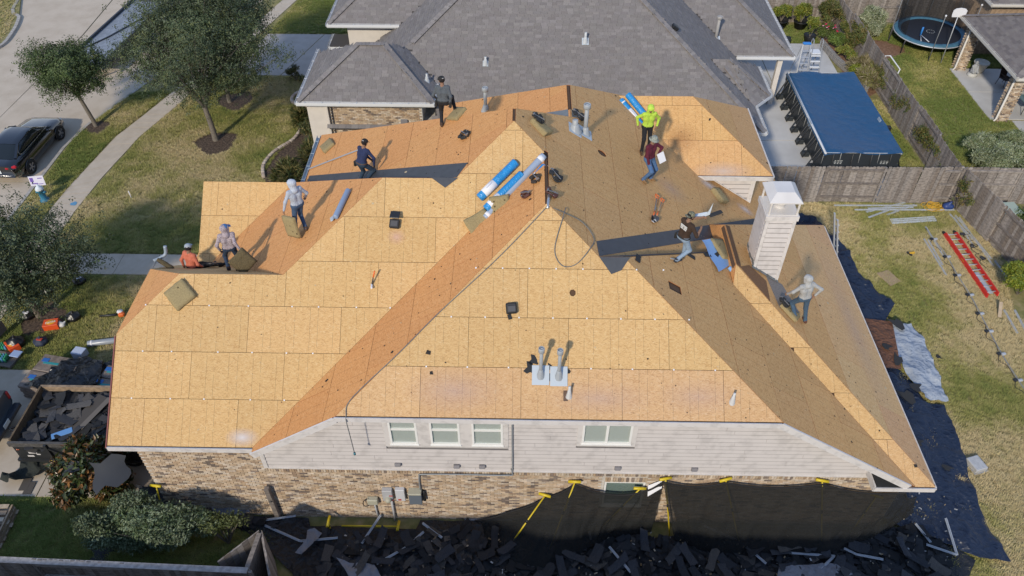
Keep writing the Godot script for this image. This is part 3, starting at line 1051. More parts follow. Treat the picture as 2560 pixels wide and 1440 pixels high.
func fence(called: String, label: String, a: Vector3, b: Vector3, h: float, flip: bool, seed_: int, group := "") -> Node3D:
	var r := RandomNumberGenerator.new()
	r.seed = seed_
	var f := thing(called, label, "fence", a, group)
	var L := a.distance_to(b)
	f.rotation.y = atan2(-(b - a).z, (b - a).x)
	var pm := []
	for k in 3:
		var s := prism(S(), pv([-0.0705, 0, 0.0705, 0, 0.0705, h - 0.03, 0.045, h, -0.045, h, -0.0705, h - 0.03]), -0.009, 0.009, Transform3D(Basis(Vector3.RIGHT, Vector3.BACK, Vector3.UP), Vector3.ZERO))
		s.generate_normals()
		pm.append(s.commit())
	var n := int(L / 0.143)
	for i in n:
		var x := (i + 0.5) * L / n
		var bay := int(x / 2.44)
		var side := 1.0 if (bay % 2 == 0) != flip else -1.0
		var drop := 0.04 * sin(bay * 2.1 + seed_) + r.randf_range(-0.02, 0.012)
		obj("picket", pm[i % 3], wood(r.randi()), f, Transform3D(rot(0, 0.006 * sin(i * 1.3), 0.012 * sin(bay * 1.7) + r.randfn(0, 0.006)), Vector3(x, 0.02 + drop, side * 0.045 + r.randf_range(-0.004, 0.004))))
	var bays := int(ceil(L / 2.44))
	for i in bays + 1:
		var x := minf(i * 2.44, L)
		obj("post", bx(S(), Vector3(x - 0.045, 0, -0.035), Vector3(x + 0.045, h - 0.02, 0.035)), wood(i + 2), f)
		if i < bays:
			for y in [0.25, 0.95, h - 0.22]:
				obj("rail", bx(S(), Vector3(x + 0.05, y, -0.033), Vector3(minf(x + 2.44, L) - 0.05, y + 0.085, 0.033)), wood(i + 1), f)
	return f

# ---------- plants ----------
func leaf_mat(key: String, back := Color(0.10, 0.14, 0.03)) -> StandardMaterial3D:
	var m := vmat(key, 0.6)
	m.backlight_enabled = true
	m.backlight = back.linear_to_srgb()
	return m

func spray(n: int, L: float, w: float, spread: float, seed_: int) -> Mesh:
	var r := RandomNumberGenerator.new()
	r.seed = seed_
	var s := S()
	for i in n:
		var t := float(i) / n
		var o := Vector3(r.randfn(0, 0.25), t * 1.6 - 0.5, r.randfn(0, 0.25)) * spread
		var d := Vector3(r.randfn(0, 1), r.randfn(0.35, 0.6), r.randfn(0, 1)).normalized()
		var side := d.cross(Vector3(r.randfn(0, 0.5), 1, r.randfn(0, 0.5))).normalized() * w
		var up := side.cross(d).normalized() * w * 0.35
		var m := o + d * L * 0.45
		tri(s, o, m + side + up, o + d * L); tri(s, o, o + d * L, m - side + up)
	s.generate_normals()
	return s.commit()

# trunk, forking limbs and a crown of leaf sprays massed in clumps round the limb ends
func tree(label: String, group: String, at: Vector3, fork: Vector3, c: Vector3, rad: Vector3, tr: float, limbs: int, clumps: int, per: int, leaf: Mesh, cols: Array, m: Material, seed_: int) -> Node3D:
	var r := RandomNumberGenerator.new()
	r.seed = seed_
	var t := thing("oak_tree", label, "tree", at, group)
	var bark := mat("bark", Color(0.22, 0.19, 0.155), 0.95, noise_tex(17, 0.03, [0.55, 1.0], 256), 1.3)
	var f := fork - at
	obj("trunk", tube(S(true), smooth_path([Vector3(0, -0.1, 0), Vector3(0, 0.12, 0), f * 0.5 + Vector3(0.03, 0, 0.02), f], 3), [tr * 1.7, tr * 1.45, tr * 1.2, tr * 1.1, tr * 1.05, tr, tr, tr * 0.95, tr * 0.92, tr * 0.9], 10), bark, t)
	var ends := []
	for i in clumps:
		var d := Vector3(r.randfn(0, 1), r.randfn(0, 1), r.randfn(0, 1)).normalized()
		var k := pow(r.randf(), 0.38)
		d *= k * (0.86 + 0.3 * sin(d.x * 4.0 + seed_) * sin(d.z * 5.0))
		ends.append(c - at + Vector3(d.x * rad.x, d.y * rad.y, d.z * rad.z))
	for i in limbs:
		var e: Vector3 = ends[i * (clumps / limbs)]
		var mid := f.lerp(e, 0.5) + Vector3(0, 0.25, 0)
		obj("limb", tube(S(true), smooth_path([f - Vector3(0, 0.1, 0), f.lerp(mid, 0.5), mid, e], 3), [tr * 0.62, tr * 0.55, tr * 0.48, tr * 0.42, tr * 0.36, tr * 0.3, tr * 0.25, tr * 0.2, tr * 0.14, 0.012], 6), bark, t)
	var tw := S()
	var xf := []
	var cc := []
	for e in ends:
		var q: Vector3 = e
		var near := f
		tube(tw, [f.lerp(q, 0.55) + Vector3(r.randfn(0, 0.15), 0.1, r.randfn(0, 0.15)), q], [0.014, 0.005], 4)
		var tone := r.randf_range(-0.25, 0.3)
		var cr := 0.26 * rad.x / 2.0 * r.randf_range(0.6, 1.35)
		for j in per:
			var p := q + Vector3(r.randfn(0, 1), r.randfn(0, 0.7), r.randfn(0, 1)) * cr
			var out := (p - (c - at) + Vector3(0, rad.y * 0.5, 0)).normalized()
			var fr := frame_to(Vector3.ZERO, (out + Vector3(r.randfn(0, 0.6), r.randfn(0.2, 0.5), r.randfn(0, 0.6))).normalized())
			xf.append(Transform3D(fr.basis * rot(r.randf() * TAU) * r.randf_range(0.75, 1.25), p))
			var col: Color = cols[r.randi() % cols.size()]
			var b := 1.0 + tone + r.randf_range(-0.15, 0.15)
			cc.append(Color(col.r * b, col.g * b, col.b * b))
	obj("twigs", tw, bark, t)
	multi("crown", leaf, m, xf, cc, t)
	return t

# a shrub: stems and leaf sprays filling a low mound
func shrub(called: String, label: String, cat: String, at: Vector3, rad: Vector3, n: int, leaf: Mesh, cols: Array, m: Material, seed_: int, group := "", stem_n := 7, scale := 1.0) -> Node3D:
	var r := RandomNumberGenerator.new()
	r.seed = seed_
	var t := thing(called, label, cat, at, group)
	var st := S()
	var xf := []
	var cc := []
	for i in stem_n:
		var a := TAU * i / stem_n + r.randf()
		tube(st, [Vector3(0, -0.03, 0), Vector3(cos(a) * rad.x * 0.3, rad.y * 0.7, sin(a) * rad.z * 0.3), Vector3(cos(a) * rad.x * 0.6, rad.y * 1.3, sin(a) * rad.z * 0.6)], [0.022, 0.015, 0.006], 5)
	obj("stems", st, mat("bark"), t)
	var lobes := []
	for i in 9 + int(rad.x * 5):
		var d := Vector3(r.randfn(0, 1), r.randfn(0.25, 0.8), r.randfn(0, 1)).normalized() * pow(r.randf(), 0.4)
		lobes.append([Vector3(d.x * rad.x * 0.8, rad.y * (1.0 + d.y * 0.75), d.z * rad.z * 0.8), r.randf_range(-0.2, 0.25), r.randf_range(0.2, 0.42)])
	for i in n:
		var l: Array = lobes[r.randi() % lobes.size()]
		var d := Vector3(r.randfn(0, 1), r.randfn(0.2, 1), r.randfn(0, 1)).normalized() * pow(r.randf(), 0.3)
		var p: Vector3 = l[0] + Vector3(d.x * rad.x, d.y * rad.y, d.z * rad.z) * l[2]
		p.y = maxf(p.y, 0.04)
		var out := (p - Vector3(0, rad.y * 0.6, 0)).normalized()
		var fr := frame_to(Vector3.ZERO, (out + Vector3(r.randfn(0, 0.5), r.randfn(0.3, 0.5), r.randfn(0, 0.5))).normalized())
		xf.append(Transform3D(fr.basis * rot(r.randf() * TAU) * r.randf_range(0.7, 1.25) * scale, p))
		var col: Color = cols[r.randi() % cols.size()]
		var b: float = 1.0 + l[1] + r.randf_range(-0.15, 0.15)
		cc.append(Color(col.r * b, col.g * b, col.b * b))
	multi("foliage", leaf, m, xf, cc, t)
	return t

func build_plants() -> void:
	var oak := leaf_mat("oak_leaf")
	var lf := spray(9, 0.10, 0.021, 0.17, 3)
	var oc := [Color(0.055, 0.08, 0.032), Color(0.075, 0.10, 0.046), Color(0.10, 0.125, 0.065), Color(0.04, 0.062, 0.02), Color(0.09, 0.105, 0.035)]
	tree("large round oak with grey trunk between pavement and driveway", "", Vector3(-14.84, 0, -20.39), Vector3(-14.95, 1.75, -20.5), Vector3(-14.7, 4.5, -21.2), Vector3(3.7, 2.5, 3.1), 0.13, 14, 185, 46, lf, oc, oak, 4)
	tree("oak behind the large oak, cut by the top edge", "", Vector3(-15.15, 0, -23.92), Vector3(-15.2, 2.0, -24.1), Vector3(-14.8, 4.8, -24.9), Vector3(3.0, 2.2, 2.6), 0.11, 10, 100, 42, lf, oc, oak, 9)
	tree("small leaning oak on the verge beside the street", "", Vector3(-21.13, 0, -21.53), Vector3(-21.42, 1.6, -21.62), Vector3(-21.5, 3.1, -21.6), Vector3(2.0, 1.35, 1.9), 0.10, 10, 80, 40, lf, [Color(0.052, 0.082, 0.02), Color(0.07, 0.105, 0.028), Color(0.085, 0.12, 0.04), Color(0.04, 0.066, 0.016)], oak, 15)
	tree("dark oak over bags and soda cartons, cut by the left edge", "", Vector3(-17.95, 0, -8.48), Vector3(-17.95, 1.5, -8.4), Vector3(-17.75, 2.9, -8.2), Vector3(2.75, 1.6, 2.4), 0.12, 12, 110, 42, lf, oc, oak, 21)
	var big := spray(8, 0.19, 0.04, 0.2, 6)
	var wax := leaf_mat("waxy_leaf")
	wax.roughness = 0.35
	shrub("magnolia", "magnolia with brown and dark green waxy leaves beside the trailer", "shrub", Vector3(-12.45, 0, -0.9), Vector3(1.05, 1.25, 1.15), 1500, big, [Color(0.035, 0.055, 0.016), Color(0.06, 0.075, 0.02), Color(0.03, 0.045, 0.014), Color(0.20, 0.095, 0.03), Color(0.13, 0.075, 0.028)], wax, 31)
	var sil := spray(10, 0.10, 0.02, 0.15, 8)
	shrub("holly_shrub", "wide grey green shrub between brick wall and front fence", "shrub", Vector3(-10.35, 0, 0.55), Vector3(1.95, 1.12, 0.95), 3900, sil, [Color(0.11, 0.15, 0.075), Color(0.15, 0.19, 0.105), Color(0.075, 0.11, 0.045), Color(0.19, 0.23, 0.14)], leaf_mat("holly_leaf"), 33, "", 9)
	shrub("thin_shrub", "sparse yellow green branches beside the leaning grey gate", "shrub", Vector3(-8.35, 0, 0.5), Vector3(0.85, 0.85, 0.4), 190, sil, [Color(0.11, 0.13, 0.04), Color(0.08, 0.10, 0.03)], leaf_mat("holly_leaf"), 34, "", 12)
	var flower := spray(10, 0.11, 0.014, 0.13, 12)
	var pale := [Color(0.20, 0.24, 0.13), Color(0.30, 0.33, 0.21), Color(0.13, 0.17, 0.07), Color(0.24, 0.27, 0.17)]
	shrub("variegated_shrub", "large pale green rounded shrub beside the fence corner", "shrub", Vector3(22.0, 0, -18.9), Vector3(2.0, 0.8, 1.25), 3200, flower, pale, leaf_mat("pale_leaf"), 36, "", 9, 1.1)
	shrub("variegated_shrub", "pale cream green shrub beside the trampoline at the top edge", "shrub", Vector3(19.8, 0, -31.9), Vector3(1.15, 0.9, 0.9), 1700, flower, [Color(0.30, 0.33, 0.2), Color(0.4, 0.42, 0.28), Color(0.16, 0.2, 0.09)], leaf_mat("pale_leaf"), 37)
	shrub("yellow_shrub", "bright yellow green young tree at the right edge", "shrub", Vector3(19.0, 0, -10.3), Vector3(0.95, 0.75, 0.8), 1500, sil, [Color(0.20, 0.25, 0.02), Color(0.28, 0.29, 0.03), Color(0.12, 0.17, 0.015)], leaf_mat("yellow_leaf", Color(0.25, 0.3, 0.03)), 38)
	shrub("hedge_shrub", "dark green shrub behind the fence and green utility box", "shrub", Vector3(21.0, 0, -13.9), Vector3(0.8, 0.55, 1.2), 1100, sil, [Color(0.04, 0.075, 0.012), Color(0.07, 0.11, 0.02), Color(0.12, 0.15, 0.03)], leaf_mat("yellow_leaf"), 39)
	var bed := [Color(0.035, 0.055, 0.015), Color(0.06, 0.075, 0.02), Color(0.10, 0.10, 0.03), Color(0.17, 0.14, 0.05)]
	var strap := spray(9, 0.34, 0.02, 0.12, 18)
	var beds := [[-10.5, -17.0, 0.75, 0.45, "strap leaved green and gold plant clump nearest the stripped roof"], [-9.5, -18.4, 0.8, 0.5, "strap leaved plant clump between stone bed edging and brick wall"], [-10.1, -20.2, 0.75, 0.55, "low leafy shrub beside the neighbour's white pillar"], [-10.9, -21.9, 0.5, 0.4, "small dark shrub inside the round stone bed"], [-9.0, -15.4, 0.75, 0.5, "gold green plant clump against the left roof gutter"]]
	for i in beds.size():
		var b: Array = beds[i]
		shrub("bed_plant", b[4], "plant", Vector3(b[0], 0, b[1]), Vector3(b[2], b[3], b[2]), 420, strap if i != 2 else sil, bed, leaf_mat("bed_leaf"), 50 + i)
	shrub("bed_plant", "small weedy sapling at the edge of the grey driveway", "plant", Vector3(-12.2, 0, -26.2), Vector3(0.45, 0.4, 0.4), 130, sil, bed, leaf_mat("bed_leaf"), 57)
	# pots by the far fence
	var pot := mat("black_plastic", Color(0.018, 0.019, 0.021), 0.45)
	var yg := [Color(0.16, 0.19, 0.02), Color(0.10, 0.14, 0.015), Color(0.23, 0.23, 0.03)]
	for p in [[15.1, -33.0, 0.55, 0.95, "green potted shrub nearest the grey roof"], [16.25, -32.9, 0.5, 1.1, "yellow green potted shrub, middle of the pot row"]]:
		var o := thing("plant_pot", "black round plastic pot holding the " + p[4], "pot", Vector3(p[0], 0.02, p[1]))
		obj("tub", lathe(S(true), [Vector2(0.0, 0.0), Vector2(0.30, 0.0), Vector2(0.40, 0.42), Vector2(0.43, 0.42), Vector2(0.43, 0.46), Vector2(0.38, 0.46), Vector2(0.36, 0.38), Vector2(0.0, 0.38)], 16), pot, o)
		shrub("potted_shrub", p[4] + " by the far fence", "shrub", Vector3(p[0], 0.4, p[1]), Vector3(p[2], p[3] * 0.55, p[2] * 0.9), 700, sil, yg, leaf_mat("yellow_leaf"), int(p[0]))
	var o := thing("plant_pot", "black wire pot on the patio corner with thin sapling", "pot", Vector3(16.35, 0.03, -31.2))
	obj("tub", lathe(S(true), [Vector2(0.0, 0.0), Vector2(0.24, 0.0), Vector2(0.34, 0.36), Vector2(0.36, 0.4), Vector2(0.31, 0.38), Vector2(0.0, 0.30)], 16), pot, o)
	shrub("sapling", "thin yellow green sapling growing in the black wire pot", "plant", Vector3(16.35, 0.3, -31.2), Vector3(0.45, 0.65, 0.4), 190, sil, yg, leaf_mat("yellow_leaf"), 62, "", 3)
	# stone planter with dried plants
	var pl := thing("stone_planter", "grey stone planter wall curving between patio and leaning fence", "planter", Vector3.ZERO)
	var ps := [Vector3(16.95, 0.2, -30.6), Vector3(17.1, 0.2, -29.4), Vector3(17.3, 0.2, -28.3), Vector3(17.6, 0.2, -27.3), Vector3(17.8, 0.2, -26.3), Vector3(17.85, 0.2, -25.4)]
	var path := smooth_path(ps, 3)
	for i in path.size() - 1:
		for k in 2:
			obj("stone_block", cbox(S(), Vector3(0.2, 0.19, path[i].distance_to(path[i + 1]) * 0.97), 0.02, Transform3D(Basis.looking_at(path[i + 1] - path[i]), (path[i] + path[i + 1]) / 2 + Vector3(0, -0.1 + 0.2 * k, 0))), mat("planter_stone", Color(0.27, 0.26, 0.25), 0.9, noise_tex(23, 0.03, [0.7, 1.0], 128), 1.0), pl)
	for q in [[17.5, -30.1, [Color(0.12, 0.17, 0.03), Color(0.08, 0.13, 0.02)], "low green plants at the planter's top end", 0.5], [17.7, -28.6, [Color(0.13, 0.18, 0.02), Color(0.25, 0.24, 0.05)], "bright green plants in the stone planter", 0.55], [18.0, -27.2, [Color(0.24, 0.20, 0.11), Color(0.30, 0.26, 0.16), Color(0.15, 0.13, 0.05)], "drooping dried brown plants in the stone planter", 0.6], [18.1, -25.9, [Color(0.30, 0.26, 0.17), Color(0.22, 0.18, 0.1), Color(0.2, 0.2, 0.06)], "dried brown plants hanging over the planter end by the pool", 0.65], [17.55, -26.6, [Color(0.22, 0.25, 0.02), Color(0.16, 0.2, 0.02)], "small lime green plant on the planter rim", 0.3]]:
		shrub("planter_plant", q[3], "plant", Vector3(q[0], 0.35, q[1]), Vector3(q[4], 0.3, q[4] * 1.1), 430, strap if q[4] > 0.55 else sil, q[2], leaf_mat("bed_leaf"), int(q[1] * -10))
	var pf := shrub("flower_bush", "flowering bush with pink and red blooms by the planter", "plant", Vector3(17.25, 0.3, -31.1), Vector3(0.55, 0.4, 0.5), 330, sil, [Color(0.07, 0.11, 0.02), Color(0.1, 0.13, 0.03)], leaf_mat("bed_leaf"), 66)
	for k in 14:
		obj("flower", lathe(S(true), [Vector2(0, 0), Vector2(0.055, 0.02), Vector2(0.075, 0.06), Vector2(0, 0.045)], 7), mat("petal_red", Color(0.55, 0.03, 0.07), 0.6) if k % 3 else mat("petal_pink", Color(0.6, 0.3, 0.4), 0.6), pf, fx(Vector3(rng.randf_range(-0.5, 0.45), rng.randf_range(0.5, 0.85), rng.randf_range(-0.3, 0.45)), k, 0.4))
	# climbers over the fence
	var vine := [Color(0.09, 0.11, 0.025), Color(0.13, 0.13, 0.03), Color(0.17, 0.13, 0.04), Color(0.06, 0.085, 0.02)]
	for v in [[18.4, -29.6, 1.3, 2.1, 1500, "thick climbing plant covering the fence beside the planter"], [17.9, -32.6, 0.8, 1.6, 900, "tangled climber in the corner of the far fence"], [18.55, -22.4, 0.9, 1.5, 330, "sparse vine creeping down the fence beside the pool"], [18.6, -19.4, 0.8, 1.6, 330, "sparse vine creeping down the fence near its corner"], [18.5, -25.8, 0.8, 1.5, 360, "brownish vine on the fence behind the dried planter"], [18.65, -17.2, 0.5, 1.4, 130, "wispy vine on the last fence bay before the corner"], [18.6, -15.4, 0.3, 0.9, 90, "wispy weeds in the inside corner of the back fence"]]:
		shrub("climber", v[5], "plant", Vector3(v[0], 0.15, v[1]), Vector3(0.32 if v[4] < 600 else 0.7, 0.85, v[3]), v[4], sil, vine, leaf_mat("vine_leaf"), int(-v[1] * 7), "", 5)

# ---------- shingled houses around ----------
var single_shingles := 300

func shingle_roof(house: Node3D, planes: Dictionary, eaves: Dictionary, bodies: Array, cols: Array, hips: Array, singles: int) -> void:
	var keep := [PL, EAVE, BODY]
	PL = planes; EAVE = eaves; BODY = bodies
	var s0 := cbox(S(), Vector3(0.325, 0.014, 0.19), 0.003)
	s0.generate_normals()
	var me := s0.commit()
	var grit := noise_tex(41, 0.08, [0.72, 1.0], 128)
	var deck := mat("shingle_deck", Color(0.075, 0.07, 0.068), 0.95, grit, 2.0)
	var vm := vmat("shingles", 0.95, grit, 2.0)
	var sm := []
	for i in 6:
		sm.append(mat("shingle_%d_%d" % [i, int(cols[0].r * 1000)], jit(cols[i % cols.size()], 0.05), 0.95, grit, 2.0))
	for n in PL:
		if n.ends_with("B"):
			continue
		var part := Node3D.new()
		put(part, "roof_slope", house)
		var xf := []
		var cc := []
		var up := rn(n)
		var down := Vector3(up.x, 0, up.z).normalized()
		down = (down - up * down.dot(up)).normalized()
		var side := up.cross(down)
		var dh := Vector2(up.x, up.z).normalized()
		var sh := Vector2(side.x, side.z).normalized()
		var step: float = 0.142 * Vector2(down.x, down.z).length()
		for poly in slope_polys(n):
			var s := S()
			slab(s, poly, n, -0.012, 0.14)
			obj("roof_deck", s, deck, part)
			var lo := Vector2(99, 99); var hi := Vector2(-99, -99)
			for q in poly:
				var w := Vector2(q.dot(sh), q.dot(dh))
				lo = lo.min(w); hi = hi.max(w)
			var rows := int((hi.y - lo.y) / step) + 1
			for j in rows:
				var d := hi.y - (j + 0.5) * step
				var u := lo.x - 0.33 + (0.137 * (j * 7 % 5)) 
				while u < hi.x + 0.3:
					var w := 0.30 * (1.0 if rng.randf() < 0.55 else rng.randf_range(0.55, 1.15))
					var c2 := sh * (u + w / 2) + dh * d
					u += w
					if not Geometry2D.is_point_in_polygon(c2, poly):
						continue
					var b := Basis(side * (w / 0.33), up, down)
					var t := Transform3D(b * rot(0, 0.035), rp(n, c2.x, c2.y, rng.randf_range(0.0, 0.008)))
					if singles > 0 and c2.y > -22.0:
						singles -= 1
						obj("shingle", me, sm[rng.randi() % 6], part, t)
					else:
						xf.append(t)
						cc.append(jit(cols[rng.randi() % cols.size()], 0.06))
		if xf.size() > 0:
			multi("shingle_courses", me, vm, xf, cc, part)
	var hc := cbox(S(), Vector3(0.27, 0.02, 0.2), 0.004)
	hc.generate_normals()
	var hm := hc.commit()
	var hx := []
	var hcol := []
	for h in hips:
		var a: Vector3 = h[0]; var b: Vector3 = h[1]
		var n2 := int(a.distance_to(b) / 0.15)
		var z := (b - a).normalized()
		var x := Vector3.UP.cross(z).normalized()
		for i in n2:
			hx.append(Transform3D(Basis(x, z.cross(x), z) * rot(0, -0.06), a.lerp(b, (i + 0.5) / n2) + Vector3(0, 0.025, 0)))
			hcol.append(jit(cols[rng.randi() % cols.size()] * 1.15, 0.1))
	if hx.size() > 0:
		multi("hip_caps", hm, vm, hx, hcol, house)
	PL = keep[0]; EAVE = keep[1]; BODY = keep[2]

func run_gutter(house: Node3D, pts: Array, m: Material, label := "gutter") -> void:
	var s := S()
	for i in pts.size() - 1:
		var d: Vector3 = (pts[i + 1] - pts[i]).normalized()
		gutter(s, pts[i], pts[i + 1])
		var out := Vector3.UP.cross(d)
		bar(s, pts[i] - Vector3(0, 0.04, 0), pts[i + 1] - Vector3(0, 0.04, 0), 0.02, 0.16)
	obj(label, s, m, house)

func pipe_vent(house: Node3D, at: Vector3, h: float, r: float, m: Material, n: Vector3, cap := false, plate := 0.22) -> void:
	var o := Node3D.new()
	put(o, "vent_pipe", house)
	o.position = at
	var s := S(true)
	tube(s, [Vector3(0, -0.1, 0), Vector3(0, h, 0)], r, 12)
	if cap:
		lathe(s, [Vector2(r * 1.1, h - 0.16), Vector2(r * 1.75, h - 0.13), Vector2(r * 1.75, h), Vector2(r * 1.4, h + 0.02), Vector2(r * 1.2, h - 0.02), Vector2(0, h - 0.03)], 12)
	lathe(s, [Vector2(r * 2.6, -0.05), Vector2(r * 1.6, 0.12), Vector2(r * 1.25, 0.2), Vector2(r * 1.02, 0.21)], 12)
	obj("pipe", s, m, o)
	if plate > 0.0:
		var x := n.cross(Vector3.FORWARD).normalized()
		obj("flashing", box(S(), Vector3(plate * 1.5, 0.006, plate * 1.7), Transform3D(Basis(x, n, x.cross(n)), n * 0.014)), mat("flashing_metal", Color(0.45, 0.50, 0.54), 0.4), o)

func build_neighbour() -> void:
	var h := thing("neighbour_house", "neighbouring house with large grey shingle hip roof and white gutters", "house")
	var P := {"NF": [-9.02, 0.0, -0.69], "NR": [9.845, -0.69, 0.0], "NL": [8.306, 0.66, 0.0], "NB": [28.5, 0.0, 0.69],
		"WF": [-7.87, 0.0, -0.69], "WL": [10.0, 0.637, 0.0], "WR": [1.34, -0.7, 0.0], "WB": [18.88, 0.0, 0.69],
		"TF": [-11.7, 0.0, -0.69], "TL": [10.585, 0.66, 0.0], "TR": [5.8, -0.66, 0.0], "TB": [27.25, 0.0, 0.69],
		"GF": [-13.69, 0.0, -0.69], "GR": [11.80, -0.69, 0.0], "GB": [29.0, 0.0, 0.69],
		"AR": [10.459, -0.69, 0.0], "AD": [-1.64, -0.49, -0.49], "AF": [-10.4, 0.0, -0.69], "AB": [18.6, 0.0, 0.69]}
	var E := {}
	for n in P:
		E[n] = {"N": 2.8, "W": 4.0, "T": 4.48, "G": 2.8, "A": 2.8}[n[0]]
	var B := [[["NF", "NR", "NL", "NB"], [[-1, 0, 8.3]]], [["WF", "WL", "WR", "WB"], []], [["TF", "TL", "TR", "TB"], []], [["GF", "GR", "GB"], [[-1, 0, -3.0]]], [["AR", "AD", "AF", "AB"], [[-1, 0, -7.5]]]]
	var cols := [Color(0.225, 0.205, 0.195), Color(0.232, 0.212, 0.202), Color(0.21, 0.19, 0.182), Color(0.258, 0.236, 0.225), Color(0.228, 0.208, 0.198), Color(0.218, 0.20, 0.19)]
	shingle_roof(h, P, E, B, cols, [[Vector3(10.21, 2.8, -17.13), Vector3(1.14, 9.06, -26.2)], [Vector3(-4.9, 5.07, -20.42), Vector3(1.14, 9.06, -26.2)], [Vector3(-9.43, 4, -17.2), Vector3(-7.07, 5.5, -19.38)], [Vector3(-3.8, 4, -17.2), Vector3(-5.95, 5.5, -19.38)], [Vector3(-7.07, 5.5, -19.38), Vector3(-5.95, 5.5, -19.38)], [Vector3(-9.25, 4.48, -23.45), Vector3(-6.4, 6.36, -26.2)], [Vector3(13.05, 2.8, -23.9), Vector3(8.9, 5.66, -28.0)], [Vector3(11.1, 2.8, -20.2), Vector3(9.2, 4.1, -21.0)], [Vector3(10.27, 2.8, -19.3), Vector3(9.0, 3.9, -20.7)]], 300)
	var white := mat("white_gutter", Color(0.66, 0.67, 0.68), 0.4)
	run_gutter(h, [Vector3(-9.5, 3.96, -21.9), Vector3(-9.5, 3.96, -17.13), Vector3(-3.73, 3.96, -17.13), Vector3(-3.73, 3.96, -19.2)], white)
	run_gutter(h, [Vector3(-9.32, 4.44, -27.5), Vector3(-9.32, 4.44, -23.38), Vector3(-5.9, 4.44, -23.38)], white)
	run_gutter(h, [Vector3(10.3, 2.76, -23.83), Vector3(13.12, 2.76, -23.83), Vector3(13.12, 2.76, -34)], white)
	run_gutter(h, [Vector3(11.17, 2.76, -22.9), Vector3(11.17, 2.76, -20.2), Vector3(10.28, 2.76, -19.25), Vector3(10.28, 2.76, -17.06), Vector3(9.0, 2.76, -17.06)], white)
	# walls
	var stucco := mat("stucco", Color(0.66, 0.61, 0.55), 0.85, noise_tex(4, 0.02, [0.93, 1.0], 128), 0.7)
	var s := S()
	bx(s, Vector3(-9.2, 0, -17.9), Vector3(-8.38, 3.85, -17.5)); bx(s, Vector3(-9.3, 0, -17.95), Vector3(-8.3, 1.6, -17.45))
	bx(s, Vector3(-9.1, 0, -21.6), Vector3(-8.4, 3.9, -17.9)); bx(s, Vector3(-8.5, 0, -33), Vector3(-5.0, 4.4, -23.9))
	bx(s, Vector3(-8.1, 0, -24), Vector3(-4.0, 2.9, -21.5))
	obj("stucco_wall", s, stucco, h)
	s = S()
	bx(s, Vector3(-7.95, 2.35, -23.89), Vector3(-7.75, 3.2, -23.88)); bx(s, Vector3(-7.1, 2.6, -23.89), Vector3(-6.7, 3.2, -23.88))
	obj("dark_opening", s, mat("window_room"), h)
	s = S()
	bx(s, Vector3(-8.38, 0, -21), Vector3(-4.35, 3.85, -17.72)); bx(s, Vector3(-4.4, 0, -33), Vector3(9.7, 2.65, -17.55)); bx(s, Vector3(9.0, 0, -23), Vector3(10.6, 2.65, -20.0)); bx(s, Vector3(3, 0, -33), Vector3(9.8, 2.7, -22))
	obj("mortar_bed", s, mat("mortar"), h)
	var part := Node3D.new()
	put(part, "front_wall", h)
	lay_bricks(part, Transform3D(Basis(), Vector3(-8.3, 1.4, -17.70)), 3.95, 2.3, 160, [[3.0, 3.3, 1.2, 1.5]])
	soldiers(part, Transform3D(Basis(), Vector3(0, 0, -17.70)), -8.3, -4.4, 3.66)
	obj("wall_vent", cbox(S(), Vector3(0.3, 0.3, 0.1), 0.01, fx(Vector3(-5.15, 2.75, -17.66))), mat("vent_grey"), h)
	obj("downspout", bar(S(), Vector3(-8.33, 3.9, -17.42), Vector3(-8.33, 0, -17.42), 0.09, 0.07, Vector3.RIGHT), stucco, h)
	# low roof beside the garage, covered patio
	s = S()
	bx(s, Vector3(-9.5, 3.0, -25.2), Vector3(-8.45, 3.12, -23.95))
	obj("low_roof", s, mat("shingle_deck"), h)
	run_gutter(h, [Vector3(-9.56, 3.05, -25.3), Vector3(-9.56, 3.05, -23.9), Vector3(-8.5, 3.05, -23.9)], white)
	obj("patio_post", bx(S(), Vector3(12.45, 0, -24.35), Vector3(12.68, 2.68, -24.12)), stucco, h)
	s = S()
	bx(s, Vector3(9.9, 2.62, -34), Vector3(13.0, 2.7, -24.0))
	obj("patio_ceiling", s, stucco, h)
	# pipes through the roof
	var nf := Vector3(0, 1, 0.69).normalized()
	var grey := mat("galvanised", Color(0.50, 0.52, 0.53), 0.4)
	pipe_vent(h, Vector3(-1.69, 4.53, -19.61), 0.32, 0.05, grey, nf, false, 0.16)
	pipe_vent(h, Vector3(2.63, 5.15, -20.5), 0.42, 0.055, grey, nf, false, 0.2)
	pipe_vent(h, Vector3(-4.15, 4.25, -18.6), 0.32, 0.045, grey, Vector3(0.7, 1, 0).normalized(), false, 0.16)
	pipe_vent(h, Vector3(9.3, 3.25, -24.55), 1.25, 0.075, mat("vent_stone", Color(0.35, 0.34, 0.33), 0.6), nf, true, 0.3)
	var cap := mat("black_plastic")
	obj("roof_vent", cbox(S(), Vector3(0.26, 0.2, 0.26), 0.02, fx(Vector3(-4.48, 4.2, -19.05), 0, 0.3)), cap, h)
	obj("roof_vent", cbox(S(), Vector3(0.3, 0.16, 0.3), 0.03, fx(Vector3(6.62, 5.42, -21.4), 0, 0, -0.6)), cap, h)

